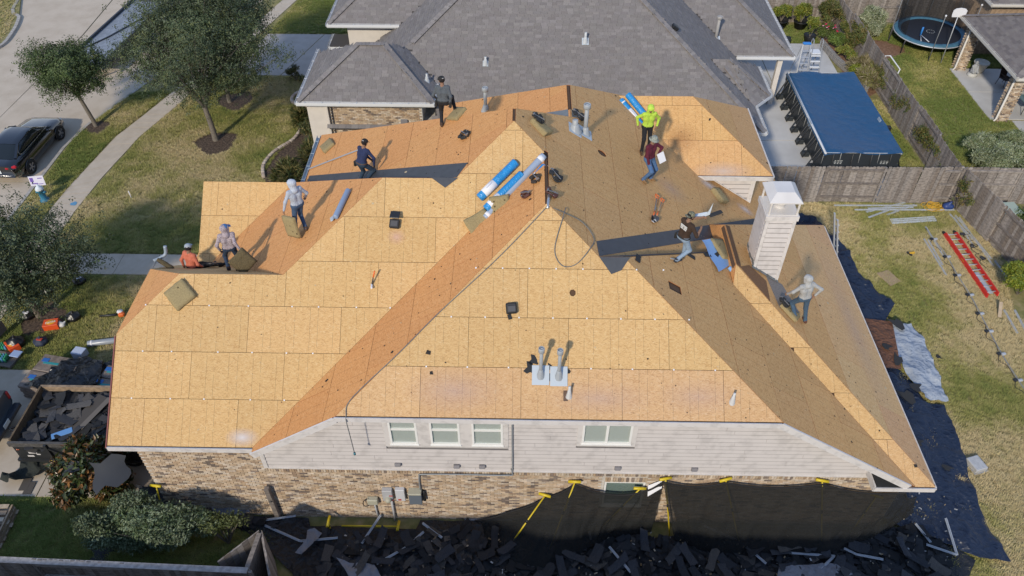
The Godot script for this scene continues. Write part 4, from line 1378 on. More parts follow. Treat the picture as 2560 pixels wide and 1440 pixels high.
func build_far_house() -> void:
	var h := thing("porch_house", "brick house at the right edge with shingled porch roof on brick columns", "house")
	var P := {"HL": [-8.9, 0.5, 0.0], "HF": [-8.4, 0.0, -0.5], "HB": [17.1, 0.0, 0.5], "UL": [-9.35, 0.5, 0.0], "UF": [-11.6, 0.0, -0.5], "UB": [40.0, 0.0, 0.5]}
	var E := {"HL": 2.7, "HF": 2.7, "HB": 2.7, "UL": 3.1, "UF": 3.1, "UB": 3.0}
	var cols := [Color(0.19, 0.165, 0.155), Color(0.22, 0.195, 0.18), Color(0.16, 0.14, 0.135), Color(0.205, 0.18, 0.17)]
	shingle_roof(h, P, E, [[["HL", "HF", "HB"], [[1, 0, 33.0]]], [["UL", "UF", "UB"], [[1, 0, 34.0], [0, -1, 50.0]]]], cols, [[Vector3(23.2, 2.7, -22.2), Vector3(26.5, 4.35, -25.5)], [Vector3(23.2, 2.7, -28.8), Vector3(26.5, 4.35, -25.5)]], 80)
	var white := mat("cream_gutter", Color(0.62, 0.59, 0.54), 0.5)
	run_gutter(h, [Vector3(30, 2.66, -28.86), Vector3(23.13, 2.66, -28.86), Vector3(23.13, 2.66, -22.13), Vector3(33, 2.66, -22.13)], white)
	run_gutter(h, [Vector3(24.83, 3.06, -45), Vector3(24.83, 3.06, -29.35), Vector3(30, 3.06, -29.35)], white)
	var s := S()
	bx(s, Vector3(27.6, 0, -35), Vector3(33, 2.6, -23.2)); bx(s, Vector3(25.2, 0, -44), Vector3(33, 3.0, -29.8))
	obj("side_wall", s, mat("side_brick"), h)
	for z in [-28.15, -22.95]:
		var c := Node3D.new()
		put(c, "brick_column", h)
		c.position = Vector3(23.75, 0, z)
		obj("mortar_bed", bx(S(), Vector3(-0.215, 0, -0.215), Vector3(0.215, 2.6, 0.215)), mat("mortar"), c)
		for k in 4:
			lay_bricks(c, Transform3D(rot(k * PI / 2), Vector3.ZERO) * Transform3D(Basis(), Vector3(-0.31, 0, 0.23)), 0.62, 2.55, 12, [])
		obj("downspout", tube(S(true), [Vector3(-0.3, 2.6, 0.2), Vector3(-0.3, 0.15, 0.2), Vector3(-0.42, 0.05, 0.26)], 0.05, 8), white, h, Transform3D(Basis(), c.position))
	obj("side_wall", bx(S(), Vector3(25.4, 0, -22.4), Vector3(33, 2.6, -22.25)), M["side_brick"], h)

func build_shading_house() -> void:  # unseen house, added so that its shadow covers the strip before the wall
	var h := thing("shading_house", "unseen house beyond the wooden front fence, added to shade the front strip", "house")
	var s := S()
	bx(s, Vector3(-21, 0, 4.5), Vector3(10.0, 3.0, 16))
	obj("wall", s, mat("side_brick"), h)
	s = S()
	var a := [Vector3(-21.5, 3.15, 4.0), Vector3(10.5, 3.15, 4.0), Vector3(10.5, 3.15, 16.5), Vector3(-21.5, 3.15, 16.5), Vector3(-15.5, 6.8, 10.2), Vector3(4.5, 6.8, 10.2)]
	quad(s, a[1], a[0], a[4], a[5]); quad(s, a[3], a[2], a[5], a[4]); tri(s, a[0], a[3], a[4]); tri(s, a[2], a[1], a[5]); quad(s, a[0], a[1], a[2], a[3])
	obj("roof", s, mat("shingle_deck"), h)

# ---------- people ----------
# bones [a, b, ra, rb, colour] are joined in a smooth distance field that is meshed as surface nets into s
func skin(s: SurfaceTool, bones: Array, cell: float, k: float, tones: Array) -> void:
	var lo := Vector3.ONE * 1e9
	var hi := -lo
	for b in bones:
		var r := Vector3.ONE * (maxf(b[2], b[3]) + k + cell * 2.0)
		lo = lo.min(b[0] - r).min(b[1] - r)
		hi = hi.max(b[0] + r).max(b[1] + r)
	var nx := int((hi.x - lo.x) / cell) + 2
	var ny := int((hi.y - lo.y) / cell) + 2
	var nz := int((hi.z - lo.z) / cell) + 2
	var f := PackedFloat32Array()
	f.resize(nx * ny * nz)
	f.fill(9.0)
	var near := PackedFloat32Array()
	near.resize(nx * ny * nz)
	near.fill(9.0)
	var who := PackedByteArray()
	who.resize(nx * ny * nz)
	var live := {}
	for b in bones:
		var a: Vector3 = b[0]; var e: Vector3 = b[1]
		var d := e - a
		var L2 := maxf(d.length_squared(), 1e-9)
		var ra: float = b[2]; var dr: float = b[3] - ra
		var m := Vector3.ONE * (maxf(ra, b[3]) + k + cell * 1.5)
		var p0 := ((a.min(e) - m - lo) / cell).floor()
		var p1 := ((a.max(e) + m - lo) / cell).ceil()
		for z in range(maxi(0, int(p0.z)), mini(nz - 1, int(p1.z)) + 1):
			for y in range(maxi(0, int(p0.y)), mini(ny - 1, int(p1.y)) + 1):
				var row := (z * ny + y) * nx
				for x in range(maxi(0, int(p0.x)), mini(nx - 1, int(p1.x)) + 1):
					var p := lo + Vector3(x, y, z) * cell - a
					var t := clampf(p.dot(d) / L2, 0.0, 1.0)
					var v := (p - d * t).length() - ra - dr * t
					var i := row + x
					if v < near[i]:
						near[i] = v
						who[i] = b[4]
					var o := f[i]
					if o > 8.0:
						f[i] = v
					else:
						var h := maxf(k - absf(o - v), 0.0) / k
						f[i] = minf(o, v) - h * h * k * 0.25
					if v < cell * 2.0:
						live[i] = true
	var sx := 1; var sy := nx; var sz := nx * ny
	var vert := {}
	var corner := [0, sx, sy, sx + sy, sz, sx + sz, sy + sz, sx + sy + sz]
	var edges := [[0, 1], [2, 3], [4, 5], [6, 7], [0, 2], [1, 3], [4, 6], [5, 7], [0, 4], [1, 5], [2, 6], [3, 7]]
	var cells := {}
	for i in live:
		for c in corner:
			cells[i - c] = true
	for i in cells:
		if i < 0 or i + sx + sy + sz >= f.size():
			continue
		var x: int = i % nx
		var y: int = (i / nx) % ny
		var z: int = i / sz
		if x >= nx - 1 or y >= ny - 1 or z >= nz - 1:
			continue
		var n := 0
		for c in corner:
			if f[i + c] < 0: n += 1
		if n == 0 or n == 8:
			continue
		var sum := Vector3.ZERO
		var cnt := 0
		for ed in edges:
			var va := f[i + corner[ed[0]]]; var vb := f[i + corner[ed[1]]]
			if (va < 0) != (vb < 0):
				var t := va / (va - vb)
				var pa := Vector3(ed[0] & 1, (ed[0] >> 1) & 1, ed[0] >> 2)
				var pb := Vector3(ed[1] & 1, (ed[1] >> 1) & 1, ed[1] >> 2)
				sum += pa.lerp(pb, t)
				cnt += 1
		var best := 0
		var bv := 9.0
		for c in corner:
			if near[i + c] < bv:
				bv = near[i + c]
				best = who[i + c]
		vert[i] = [lo + (Vector3(x, y, z) + sum / cnt) * cell, best]
	for i in live:
		for ax in 3:
			var st: int = [sx, sy, sz][ax]
			if i + st >= f.size() or (f[i] < 0) == (f[i + st] < 0):
				continue
			var u: int = [sy, sz, sx][ax]
			var w: int = [sz, sx, sy][ax]
			var q := [i, i - u, i - u - w, i - w]
			var ok := true
			for c in q:
				if not vert.has(c): ok = false
			if not ok:
				continue
			if f[i] >= 0:
				q.reverse()
			for c in [q[0], q[2], q[1], q[0], q[3], q[2]]:
				s.set_color(tones[vert[c][1]])
				s.add_vertex(vert[c][0])

func ik(a: Vector3, target: Vector3, l1: float, l2: float, pole: Vector3) -> Array:
	var d := target - a
	var L := clampf(d.length(), absf(l1 - l2) + 0.02, l1 + l2 - 0.004)
	var u := d.normalized()
	var x := (L * L + l1 * l1 - l2 * l2) / (2 * L)
	var h := sqrt(maxf(0.0, l1 * l1 - x * x))
	var v := (pole - u * pole.dot(u)).normalized()
	return [a + u * x + v * h, a + u * L]

# colours: 0 skin, 1 shirt, 2 trousers, 3 shoes, 4 hair, 5 eyes, 6 gloves
func person(label: String, d: Dictionary) -> Node3D:
	var hip: Vector3 = d.hip
	var yaw: float = d.yaw
	var at := hip
	at.y = minf(d.foot_l.y, d.foot_r.y)
	var o := thing("person", label, "person", at)
	var fw := Vector3(sin(yaw), 0, cos(yaw))
	var lf := Vector3(fw.z, 0, -fw.x)
	var lean: Vector2 = d.get("lean", Vector2(0.05, 0))
	var up := (Vector3.UP * cos(lean.x) + fw * sin(lean.x) + lf * sin(lean.y)).normalized()
	var chf := fw.rotated(Vector3.UP, d.get("twist", 0.0))
	chf = (chf - up * chf.dot(up)).normalized()
	var chl := up.cross(chf)
	hip -= at
	var chest := hip + up * 0.30
	var neck := hip + up * 0.49
	var shl := neck - up * 0.045 + chl * 0.165
	var shr := neck - up * 0.045 - chl * 0.165
	var hl := hip + lf * 0.085
	var hr := hip - lf * 0.085
	var tones := [d.get("skin", Color(0.30, 0.17, 0.11)), d.shirt, d.trousers, d.shoes, Color(0.012, 0.01, 0.009), Color(0.02, 0.015, 0.012), d.get("gloves", d.get("skin", Color(0.30, 0.17, 0.11)))]
	var B := []
	B.append([hl, hr, 0.112, 0.112, 2])
	for q in [-1, 1]:
		var off: Vector3 = chl * (0.055 * q)
		B.append([hip + off + up * 0.07, chest + off * 1.5 - chf * 0.005, 0.098, 0.105, 1])
		B.append([chest + off * 1.5, neck - up * 0.09 + off * 1.7, 0.105, 0.088, 1])
	B.append([shl, shr, 0.066, 0.066, 1])
	B.append([hip - lf * 0.07 + up * 0.05, hip + lf * 0.07 + up * 0.05, 0.108, 0.108, 1])
	var hd: Vector2 = d.get("head", Vector2(0.1, 0))
	var hy := yaw + hd.y
	var hf := Vector3(sin(hy) * cos(hd.x), -sin(hd.x), cos(hy) * cos(hd.x))
	var hup := (up * 0.5 + Vector3.UP * 0.5 + chf * 0.12).normalized()
	hf = (hf - hup * hf.dot(hup) * 0.6).normalized()
	var hlf := Vector3.UP.cross(hf).normalized()
	var htop := hf.cross(hlf)
	var skull := neck + hup * 0.175 + hf * 0.015
	B.append([neck - up * 0.03, skull - htop * 0.05 - hf * 0.02, 0.058, 0.052, 1 if d.get("hood", false) else 0])
	var feet := [d.foot_l - at, d.foot_r - at]
	var hands := []
	for q in 2:
		var ank: Vector3 = feet[q] + Vector3(0, 0.085, 0)
		var kn := ik([hl, hr][q], ank, 0.425, 0.415, d.get("knee", fw) + lf * (0.18 if q == 0 else -0.18))
		B.append([[hl, hr][q], kn[0], 0.092, 0.064, 2])
		B.append([kn[0], kn[1], 0.063, 0.05, 2])
		var toe := fw.rotated(Vector3.UP, 0.2 if q == 0 else -0.2)
		toe.y = d.get("toe", 0.0)
		B.append([kn[1] - toe * 0.05 + Vector3(0, -0.035, 0), kn[1] + toe * 0.15 + Vector3(0, -0.05, 0), 0.043, 0.036, 3])
		B.append([kn[1] + Vector3(0, 0.01, 0), kn[1] + Vector3(0, -0.04, 0), 0.048, 0.045, 3])
		var sh: Vector3 = [shl, shr][q]
		var tgt: Vector3 = (d.hand_l if q == 0 else d.hand_r) - at
		var pole: Vector3 = d.get("elbow_l" if q == 0 else "elbow_r", -chf * 0.7 - up * 0.3 + chl * (0.7 if q == 0 else -0.7))
		var el := ik(sh, tgt, 0.285, 0.25, pole)
		B.append([sh, el[0], 0.058, 0.047, 1])
		B.append([el[0], el[1], 0.046, 0.034, 0 if d.get("short", false) else 1])
		hands.append([el[0], el[1]])
	var s := S(true)
	skin(s, B, 0.02, 0.035, tones)
	# head
	var H := []
	var hood: bool = d.get("hood", false)
	H.append([skull + hf * 0.01, skull - hf * 0.035 + htop * 0.012, 0.083, 0.085, 4])
	H.append([skull + hf * 0.028 + htop * 0.01, skull + hf * 0.04 - htop * 0.055, 0.068, 0.052, 0])
	H.append([skull + hf * 0.05 - htop * 0.085, skull + hf * 0.035 - htop * 0.07, 0.036, 0.05, 0])
	H.append([skull + hf * 0.098 + htop * 0.0, skull + hf * 0.112 - htop * 0.035, 0.008, 0.014, 0])
	for q in [-1, 1]:
		H.append([skull + hf * 0.083 + hlf * (0.032 * q) - htop * 0.003, skull + hf * 0.085 + hlf * (0.036 * q) - htop * 0.003, 0.011, 0.011, 5])
		H.append([skull + hlf * (0.083 * q) - htop * 0.0, skull + hlf * (0.083 * q) - htop * 0.03 - hf * 0.005, 0.014, 0.011, 0])
	H.append([skull + hf * 0.092 - htop * 0.066 + hlf * 0.02, skull + hf * 0.092 - htop * 0.066 - hlf * 0.02, 0.007, 0.007, 5])
	skin(s, H, 0.0085, 0.012, tones)
	if hood:
		# a fabric hood: a shell round the back and top, open at the face
		var hs := S(true)
		var G := []
		G.append([skull - hf * 0.03 + htop * 0.01, skull - hf * 0.02 - htop * 0.06, 0.101, 0.096, 0])
		G.append([skull + hf * 0.02 + htop * 0.03, skull - hf * 0.05 + htop * 0.02, 0.088, 0.096, 0])
		G.append([skull - hf * 0.02 - htop * 0.09, neck - chf * 0.03 - up * 0.02, 0.085, 0.10, 0])
		for q in [-1, 1]:
			G.append([skull + hf * 0.05 + hlf * (0.072 * q) + htop * 0.05, skull + hf * 0.045 + hlf * (0.066 * q) - htop * 0.10, 0.028, 0.03, 0])
		skin(hs, G, 0.014, 0.03, [Color.WHITE])
		obj("hood", hs, d.get("hood_mat", creased( mat("cloth_%d" % int(1000 * (d.shirt.r * 3 + d.shirt.g * 5 + d.shirt.b * 7)), d.shirt, 0.9), 0.025, 0.9, 2.2)), o)
	# hands: palm, four unequal fingers with a bend, thumb
	for q in 2:
		var w: Vector3 = hands[q][1]
		var dirn: Vector3 = (hands[q][1] - hands[q][0]).normalized()
		var pn: Vector3 = (chl * (1.0 if q == 0 else -1.0))
		pn = (pn - dirn * pn.dot(dirn)).normalized()
		var sd := dirn.cross(pn) * (1.0 if q == 0 else -1.0)
		var Hn := []
		Hn.append([w - dirn * 0.02, w + dirn * 0.03, 0.028, 0.026, 6])
		for c in 4:
			var base: Vector3 = w + dirn * 0.035 + sd * (0.028 - 0.0185 * c)
			Hn.append([w + dirn * 0.02, base + dirn * 0.045, 0.017, 0.013, 6])
			var len: float = [0.036, 0.042, 0.038, 0.029][c]
			var k1: Vector3 = base + dirn * (0.045 + len * 0.8) - pn * len * 0.5
			Hn.append([base + dirn * 0.045, k1, 0.0105, 0.0095, 6])
			Hn.append([k1, k1 + dirn * len * 0.35 - pn * len * 0.75, 0.0095, 0.008, 6])
		var tb: Vector3 = w + dirn * 0.015 + sd * 0.025
		Hn.append([tb, tb + (dirn * 0.6 + sd * 0.7 - pn * 0.3).normalized() * 0.04, 0.014, 0.011, 6])
		Hn.append([tb + (dirn * 0.6 + sd * 0.7 - pn * 0.3).normalized() * 0.04, tb + (dirn * 0.9 + sd * 0.35 - pn * 0.6).normalized() * 0.07, 0.011, 0.009, 6])
		skin(s, Hn, 0.0085, 0.006, tones)
	var bm := vmat("person_cloth", 0.88, noise_tex(51, 0.05, [0.8, 1.0], 128), 2.5)
	if d.has("body_mat"): bm = d.body_mat
	creased(bm, 0.025, 0.9, 2.2)
	obj("body", s, bm, o)
	var hx := Transform3D(Basis(hlf, htop, hf), skull)
	if d.has("cap"):
		var cs := S(true)
		if d.get("brim", "front") == "round":
			lathe(cs, [Vector2(0.15, 0.0), Vector2(0.105, 0.035), Vector2(0.1, 0.075), Vector2(0.07, 0.115), Vector2(0.0, 0.125)], 16, hx)
			lathe(cs, [Vector2(0.105, 0.03), Vector2(0.15, -0.004)], 16, hx)
		else:
			lathe(cs, [Vector2(0.099, 0.015), Vector2(0.103, 0.04), Vector2(0.09, 0.085), Vector2(0.05, 0.115), Vector2(0.0, 0.122)], 16, hx)
			var bs: float = -1.0 if d.brim == "back" else 1.0
			for i in 6:
				var a0 := -0.75 + 0.25 * i
				var a1 := a0 + 0.25
				var p := [Vector3(sin(a0) * 0.098, 0.03, cos(a0) * 0.098 * bs), Vector3(sin(a1) * 0.098, 0.03, cos(a1) * 0.098 * bs), Vector3(sin(a1) * 0.13, 0.012, (cos(a1) * 0.185) * bs), Vector3(sin(a0) * 0.13, 0.012, (cos(a0) * 0.185) * bs)]
				quad(cs, hx * p[0], hx * p[1], hx * p[2], hx * p[3])
				for j in 4: p[j] -= Vector3(0, 0.006, 0)
				quad(cs, hx * p[3], hx * p[2], hx * p[1], hx * p[0])
		obj("hat" if d.get("brim", "") == "round" else "cap", cs, d.cap, o)
		if d.has("badge"):
			obj("cap_badge", cbox(S(), Vector3(0.05, 0.03, 0.008), 0.002, hx * fx(Vector3(0.0, 0.06, 0.098 * (1.0 if d.get("badge_front", false) else -1.0)), 0, -0.2)), d.badge, o)
	if d.has("belt"):
		var pts := []
		for i in 17:
			var a := TAU * i / 16
			pts.append(hip + up * 0.05 + lf * cos(a) * 0.2 + fw * sin(a) * 0.128)
		obj("belt", tube(S(true), pts, 0.02, 6), d.belt, o)
		for q in d.get("pouches", [1, -1]):
			obj("tool_pouch", cbox(S(), Vector3(0.07, 0.2, 0.13), 0.02, Transform3D(Basis(lf, Vector3.UP, fw), hip + lf * (0.215 * q) - fw * 0.03 - Vector3(0, 0.06, 0))), d.get("pouch_mat", d.belt), o)
	if d.has("print"):
		# worn white print on the back of the shirt
		var bt := Transform3D(Basis(-chl, up, -chf), neck - up * 0.15 - chf * 0.118)
		var ps := S()
		for q in [[0.0, 0.05, 0.23], [-0.06, 0.005, 0.105], [0.065, 0.005, 0.10], [-0.055, -0.04, 0.09], [0.06, -0.04, 0.10]]:
			box(ps, Vector3(q[2], 0.032, 0.012), bt * fx(Vector3(q[0], q[1], -0.004 * absf(q[0]) * 10.0)))
		obj("back_print", ps, mat("print_white", Color(0.62, 0.6, 0.57), 0.8), o)
	return o

func camo_tex(a: Array, seed_: int) -> Texture2D:
	var t := noise_tex(seed_, 0.035, a, 256, 3)
	t.color_ramp.interpolation_mode = Gradient.GRADIENT_INTERPOLATE_CONSTANT
	return t

func build_people() -> void:
	var leather := mat("belt_leather", Color(0.10, 0.05, 0.03), 0.6)
	var blackb := mat("belt_black", Color(0.02, 0.02, 0.02), 0.7)
	var jeans := Color(0.055, 0.105, 0.19)
	var dark_jeans := Color(0.03, 0.055, 0.095)
	var work := Color(0.10, 0.055, 0.03)
	person("person in grey shirt and black cap stepping over the far left roof edge, back turned", {"hip": Vector3(-2.40, 8.86, -9.0), "yaw": PI - 0.1, "lean": Vector2(0.12, 0.04), "foot_l": rp("L1", -2.48, -8.88), "foot_r": Vector3(-2.08, 8.34, -9.25), "hand_l": Vector3(-2.62, 8.85, -9.2), "hand_r": Vector3(-2.2, 8.82, -8.95),
		"head": Vector2(0.35, 0.75), "shirt": Color(0.10, 0.115, 0.13), "trousers": Color(0.018, 0.019, 0.022), "shoes": Color(0.09, 0.05, 0.03), "cap": mat("cap_black", Color(0.012, 0.012, 0.013), 0.8), "brim": "front", "badge": mat("badge_white", Color(0.7, 0.7, 0.7)), "belt": blackb, "pouches": [1, -1]})
	person("person in navy long sleeves and black cap bending over beside the left valley", {"hip": Vector3(-4.98, 7.08, -8.35), "yaw": 2.55, "lean": Vector2(0.42, 0.0), "foot_l": rp("L1", -5.12, -8.2), "foot_r": rp("L1", -4.86, -8.12), "hand_l": Vector3(-4.70, 7.0, -8.62), "hand_r": Vector3(-4.58, 7.05, -8.3), "elbow_l": Vector3(-1, 0.3, -0.2), "elbow_r": Vector3(1.0, 0.1, 0.5),
		"head": Vector2(0.5, 0.1), "shirt": Color(0.022, 0.034, 0.095), "trousers": dark_jeans, "shoes": work, "cap": mat("cap_black"), "brim": "front", "badge": mat("badge_white"), "gloves": Color(0.02, 0.02, 0.02), "belt": leather, "pouches": [1], "pouch_mat": blackb})
	var white_h := Color(0.46, 0.50, 0.57)
	person("person in pale blue hooded top and jeans carrying a foam pad on the left slope", {"hip": Vector3(-6.14, 7.85, -5.28), "yaw": -2.35, "lean": Vector2(0.06, -0.02), "foot_l": rp("L2", -6.28, -5.1), "foot_r": rp("L2", -6.0, -5.12), "hand_l": Vector3(-6.46, 7.80, -5.02), "hand_r": Vector3(-5.98, 7.85, -5.62), "elbow_l": Vector3(-0.6, 0, 0.8),
		"head": Vector2(0.25, 0.35), "hood": true, "shirt": white_h, "trousers": jeans, "shoes": work})
	var cm := vmat("camo_cloth", 0.9, camo_tex([Color(0.16, 0.12, 0.13), Color(0.62, 0.57, 0.58), Color(0.38, 0.33, 0.34), Color(0.66, 0.62, 0.63), Color(0.26, 0.21, 0.21)], 61), 2.2)
	var cm2 := mat("camo_hood", Color(0.80, 0.74, 0.76), 0.9, M["camo_cloth"].albedo_texture, 2.2)
	person("person in pale camouflage hooded top standing in the left valley with a foam pad", {"hip": Vector3(-8.19, 6.62, -4.86), "yaw": PI + 0.35, "lean": Vector2(0.02, -0.05), "foot_l": rp("B3", -8.28, -4.62), "foot_r": rp("B3", -8.02, -4.6), "hand_l": Vector3(-8.42, 6.62, -4.75), "hand_r": Vector3(-7.80, 6.72, -4.66), "elbow_r": Vector3(0.4, -0.5, 0.8),
		"head": Vector2(0.0, -0.9), "hood": true, "hood_mat": cm2, "body_mat": cm, "shirt": Color(0.80, 0.74, 0.76), "trousers": Color(0.05, 0.10, 0.19), "shoes": work, "cap": mat("cap_blue", Color(0.06, 0.15, 0.34), 0.8), "brim": "front"})
	person("person in orange top and grey cap sitting on the far slope of the front gable", {"hip": Vector3(-9.64, 5.56, -5.22), "yaw": 2.7, "lean": Vector2(0.12, 0.0), "foot_l": rp("B3", -9.3, -5.95, 0.02), "foot_r": rp("B3", -9.0, -5.75, 0.02), "hand_l": rp("B3", -9.92, -5.25, 0.05), "hand_r": rp("B3", -9.36, -5.2, 0.05), "knee": Vector3(0.3, 1, -0.3),
		"head": Vector2(0.1, 0.5), "shirt": Color(0.60, 0.17, 0.10), "trousers": Color(0.016, 0.016, 0.018), "shoes": Color(0.02, 0.02, 0.02), "cap": mat("cap_grey", Color(0.33, 0.37, 0.40), 0.85), "brim": "front", "badge": mat("badge_white")})
	person("person in lime yellow hooded top and black trousers walking on the right slope", {"hip": Vector3(3.86, 7.72, -9.62), "yaw": 0.15, "lean": Vector2(0.10, 0.0), "foot_l": rp("R1", 3.98, -9.55), "foot_r": rp("R1", 3.72, -9.3), "hand_l": Vector3(4.15, 7.72, -9.62), "hand_r": Vector3(3.55, 7.75, -9.6), "elbow_l": Vector3(0.8, -0.2, -0.6), "elbow_r": Vector3(-0.8, -0.2, -0.6),
		"head": Vector2(0.35, -0.2), "hood": true, "shirt": Color(0.50, 0.72, 0.08), "trousers": Color(0.015, 0.015, 0.017), "shoes": work})
	person("person in maroon sweatshirt and bucket hat holding a paper sheet on the right slope", {"hip": Vector3(3.74, 7.66, -7.95), "yaw": 0.7, "lean": Vector2(0.04, 0.02), "foot_l": rp("R1", 3.88, -8.02), "foot_r": rp("R1", 3.60, -7.68), "hand_l": Vector3(3.98, 7.80, -7.92), "hand_r": Vector3(3.72, 7.52, -7.68), "elbow_l": Vector3(0.7, -0.3, -0.4),
		"head": Vector2(0.4, 0.5), "shirt": Color(0.115, 0.012, 0.032), "trousers": Color(0.075, 0.16, 0.32), "shoes": Color(0.26, 0.15, 0.07), "cap": mat("hat_camo", Color(1, 1, 1), 0.9, camo_tex([Color(0.10, 0.12, 0.09), Color(0.26, 0.28, 0.24), Color(0.38, 0.40, 0.36), Color(0.16, 0.17, 0.13)], 63), 3.0), "brim": "round"})
	person("person in brown shirt with white back print cutting felt at the right valley", {"hip": Vector3(4.20, 7.76, -4.18), "yaw": 2.15, "lean": Vector2(0.16, 0.0), "foot_l": rp("R4", 4.34, -4.35), "foot_r": rp("R4", 4.08, -3.95), "hand_l": Vector3(4.66, 8.16, -4.5), "hand_r": Vector3(4.60, 8.05, -4.15), "elbow_r": Vector3(0.5, -0.9, 0.6),
		"head": Vector2(0.35, 0.0), "shirt": Color(0.052, 0.028, 0.016), "trousers": Color(0.28, 0.38, 0.50), "shoes": Color(0.03, 0.035, 0.05), "short": true, "cap": mat("cap_camo", Color(1, 1, 1), 0.9, camo_tex([Color(0.05, 0.07, 0.03), Color(0.16, 0.15, 0.09), Color(0.30, 0.28, 0.22), Color(0.08, 0.06, 0.04)], 64), 3.0), "brim": "back", "belt": blackb, "pouches": [1], "print": true})
	person("person in light grey hooded top and jeans reaching for tools on the lower right slope", {"hip": Vector3(7.78, 5.86, -3.92), "yaw": PI + 0.3, "lean": Vector2(0.08, 0.06), "foot_l": rp("R5", 7.66, -3.82), "foot_r": rp("R5", 8.0, -3.86), "hand_l": Vector3(7.33, 5.88, -4.05), "hand_r": Vector3(8.03, 5.98, -3.9), "elbow_l": Vector3(-0.7, -0.4, 0.5), "elbow_r": Vector3(1, 0.1, 0.3),
		"head": Vector2(0.2, 0.25), "hood": true, "shirt": Color(0.40, 0.41, 0.41), "trousers": Color(0.06, 0.11, 0.18), "shoes": Color(0.12, 0.05, 0.03)})

# ---------- things on the roof ----------
func pad(label: String, t: Transform3D, size := Vector3(0.56, 0.11, 0.5), kind := 0) -> void:
	var o := thing("foam_pad", label, "foam pad", t.origin)
	o.basis = t.basis
	var m := mat("foam", Color(0.34, 0.265, 0.13), 0.95, noise_tex(71, 0.05, [0.62, 0.9, 1.0], 256), 1.6)
	if kind == 2:
		m = mat("dirty_foam", Color(0.165, 0.125, 0.06), 0.95, noise_tex(72, 0.06, [0.35, 1.0], 256), 1.8)
	var s := S(true)
	var n := 8
	var v := []
	for j in n + 1:
		for i in n + 1:
			var x := (float(i) / n - 0.5) * size.x
			var z := (float(j) / n - 0.5) * size.z
			var e := maxf(absf(x) / size.x, absf(z) / size.z) * 2.0
			var y := size.y * (0.5 - (0.22 * pow(e, 8))) + (rng.randf_range(-0.012, 0.012) if kind != 0 else rng.randf_range(-0.004, 0.004))
			if kind == 1: y += 0.10 * absf(x) / size.x
			v.append(Vector3(x + rng.randf_range(-0.008, 0.008), y, z + rng.randf_range(-0.008, 0.008)))
	for j in n:
		for i in n:
			var a: int = j * (n + 1) + i
			quad(s, v[a + n + 1], v[a + n + 2], v[a + 1], v[a])
	for i in n:
		for q in [[i, i + 1], [(i + 1) * (n + 1) + n, 0], [0, 0]]:
			pass
	var rim := []
	for i in n: rim.append(i)
	for i in n: rim.append(i * (n + 1) + n)
	for i in n: rim.append(n * (n + 1) + n - i)
	for i in n: rim.append((n - i) * (n + 1))
	for i in rim.size():
		var a: Vector3 = v[rim[i]]; var b: Vector3 = v[rim[(i + 1) % rim.size()]]
		quad(s, a, b, Vector3(b.x * 0.97, -size.y / 2, b.z * 0.97), Vector3(a.x * 0.97, -size.y / 2, a.z * 0.97))
	obj("foam_block", s, m, o)
	var h := S()
	for k in (9 if kind == 3 else 4):
		var c := Vector3((k % 3 - 1) * 0.15 + 0.02 * sin(k * 3.0), size.y * 0.5 + 0.001, (k / 3 - 1) * 0.13) if kind == 3 else Vector3(rng.randf_range(-0.2, 0.2), size.y * 0.5, rng.randf_range(-0.18, 0.18))
		lathe(h, [Vector2(0.0, 0.0), Vector2(0.022, 0.002), Vector2(0.026, -0.004)], 7, fx(c, k))
	obj("torn_hole", h, mat("foam_hole", Color(0.09, 0.065, 0.03), 0.95), o)

func roll(called: String, label: String, a: Vector3, b: Vector3, r: float, m: Material, bands: Array, group := "") -> Node3D:
	var o := thing(called, label, "roll", a, group)
	var d := b - a
	var s := S(true)
	tube(s, [Vector3.ZERO, d * 0.02, d * 0.98, d], [r * 0.93, r, r, r * 0.93], 14)
	obj("wrapped_roll", s, m, o)
	var e := S(true)
	var f := frame_to(d * 1.0, d * 1.5)
	lathe(e, [Vector2(0.0, 0.002), Vector2(r * 0.35, 0.003), Vector2(r * 0.42, -0.02)], 10, f)
	obj("core", e, mat("roll_core", Color(0.18, 0.13, 0.09)), o)
	for k in bands:
		obj("paper_band", tube(S(true), [d * k[0], d * k[1]], r + 0.004, 14), mat("paper_white", Color(0.72, 0.72, 0.74), 0.7), o)
		if k.size() > 2:
			var q := frame_to(d * ((k[0] + k[1]) / 2), d)
			var t := S()
			for i in 3:
				box(t, Vector3(0.006, d.length() * (k[1] - k[0]) * 0.5, 0.018), Transform3D(q.basis, q.origin + Vector3(0, r + 0.004, 0.0) + Vector3(0, -0.004, 0.03 * (i - 1))))
			obj("printed_line", t, mat("print_navy", Color(0.03, 0.05, 0.18)), o)
	return o

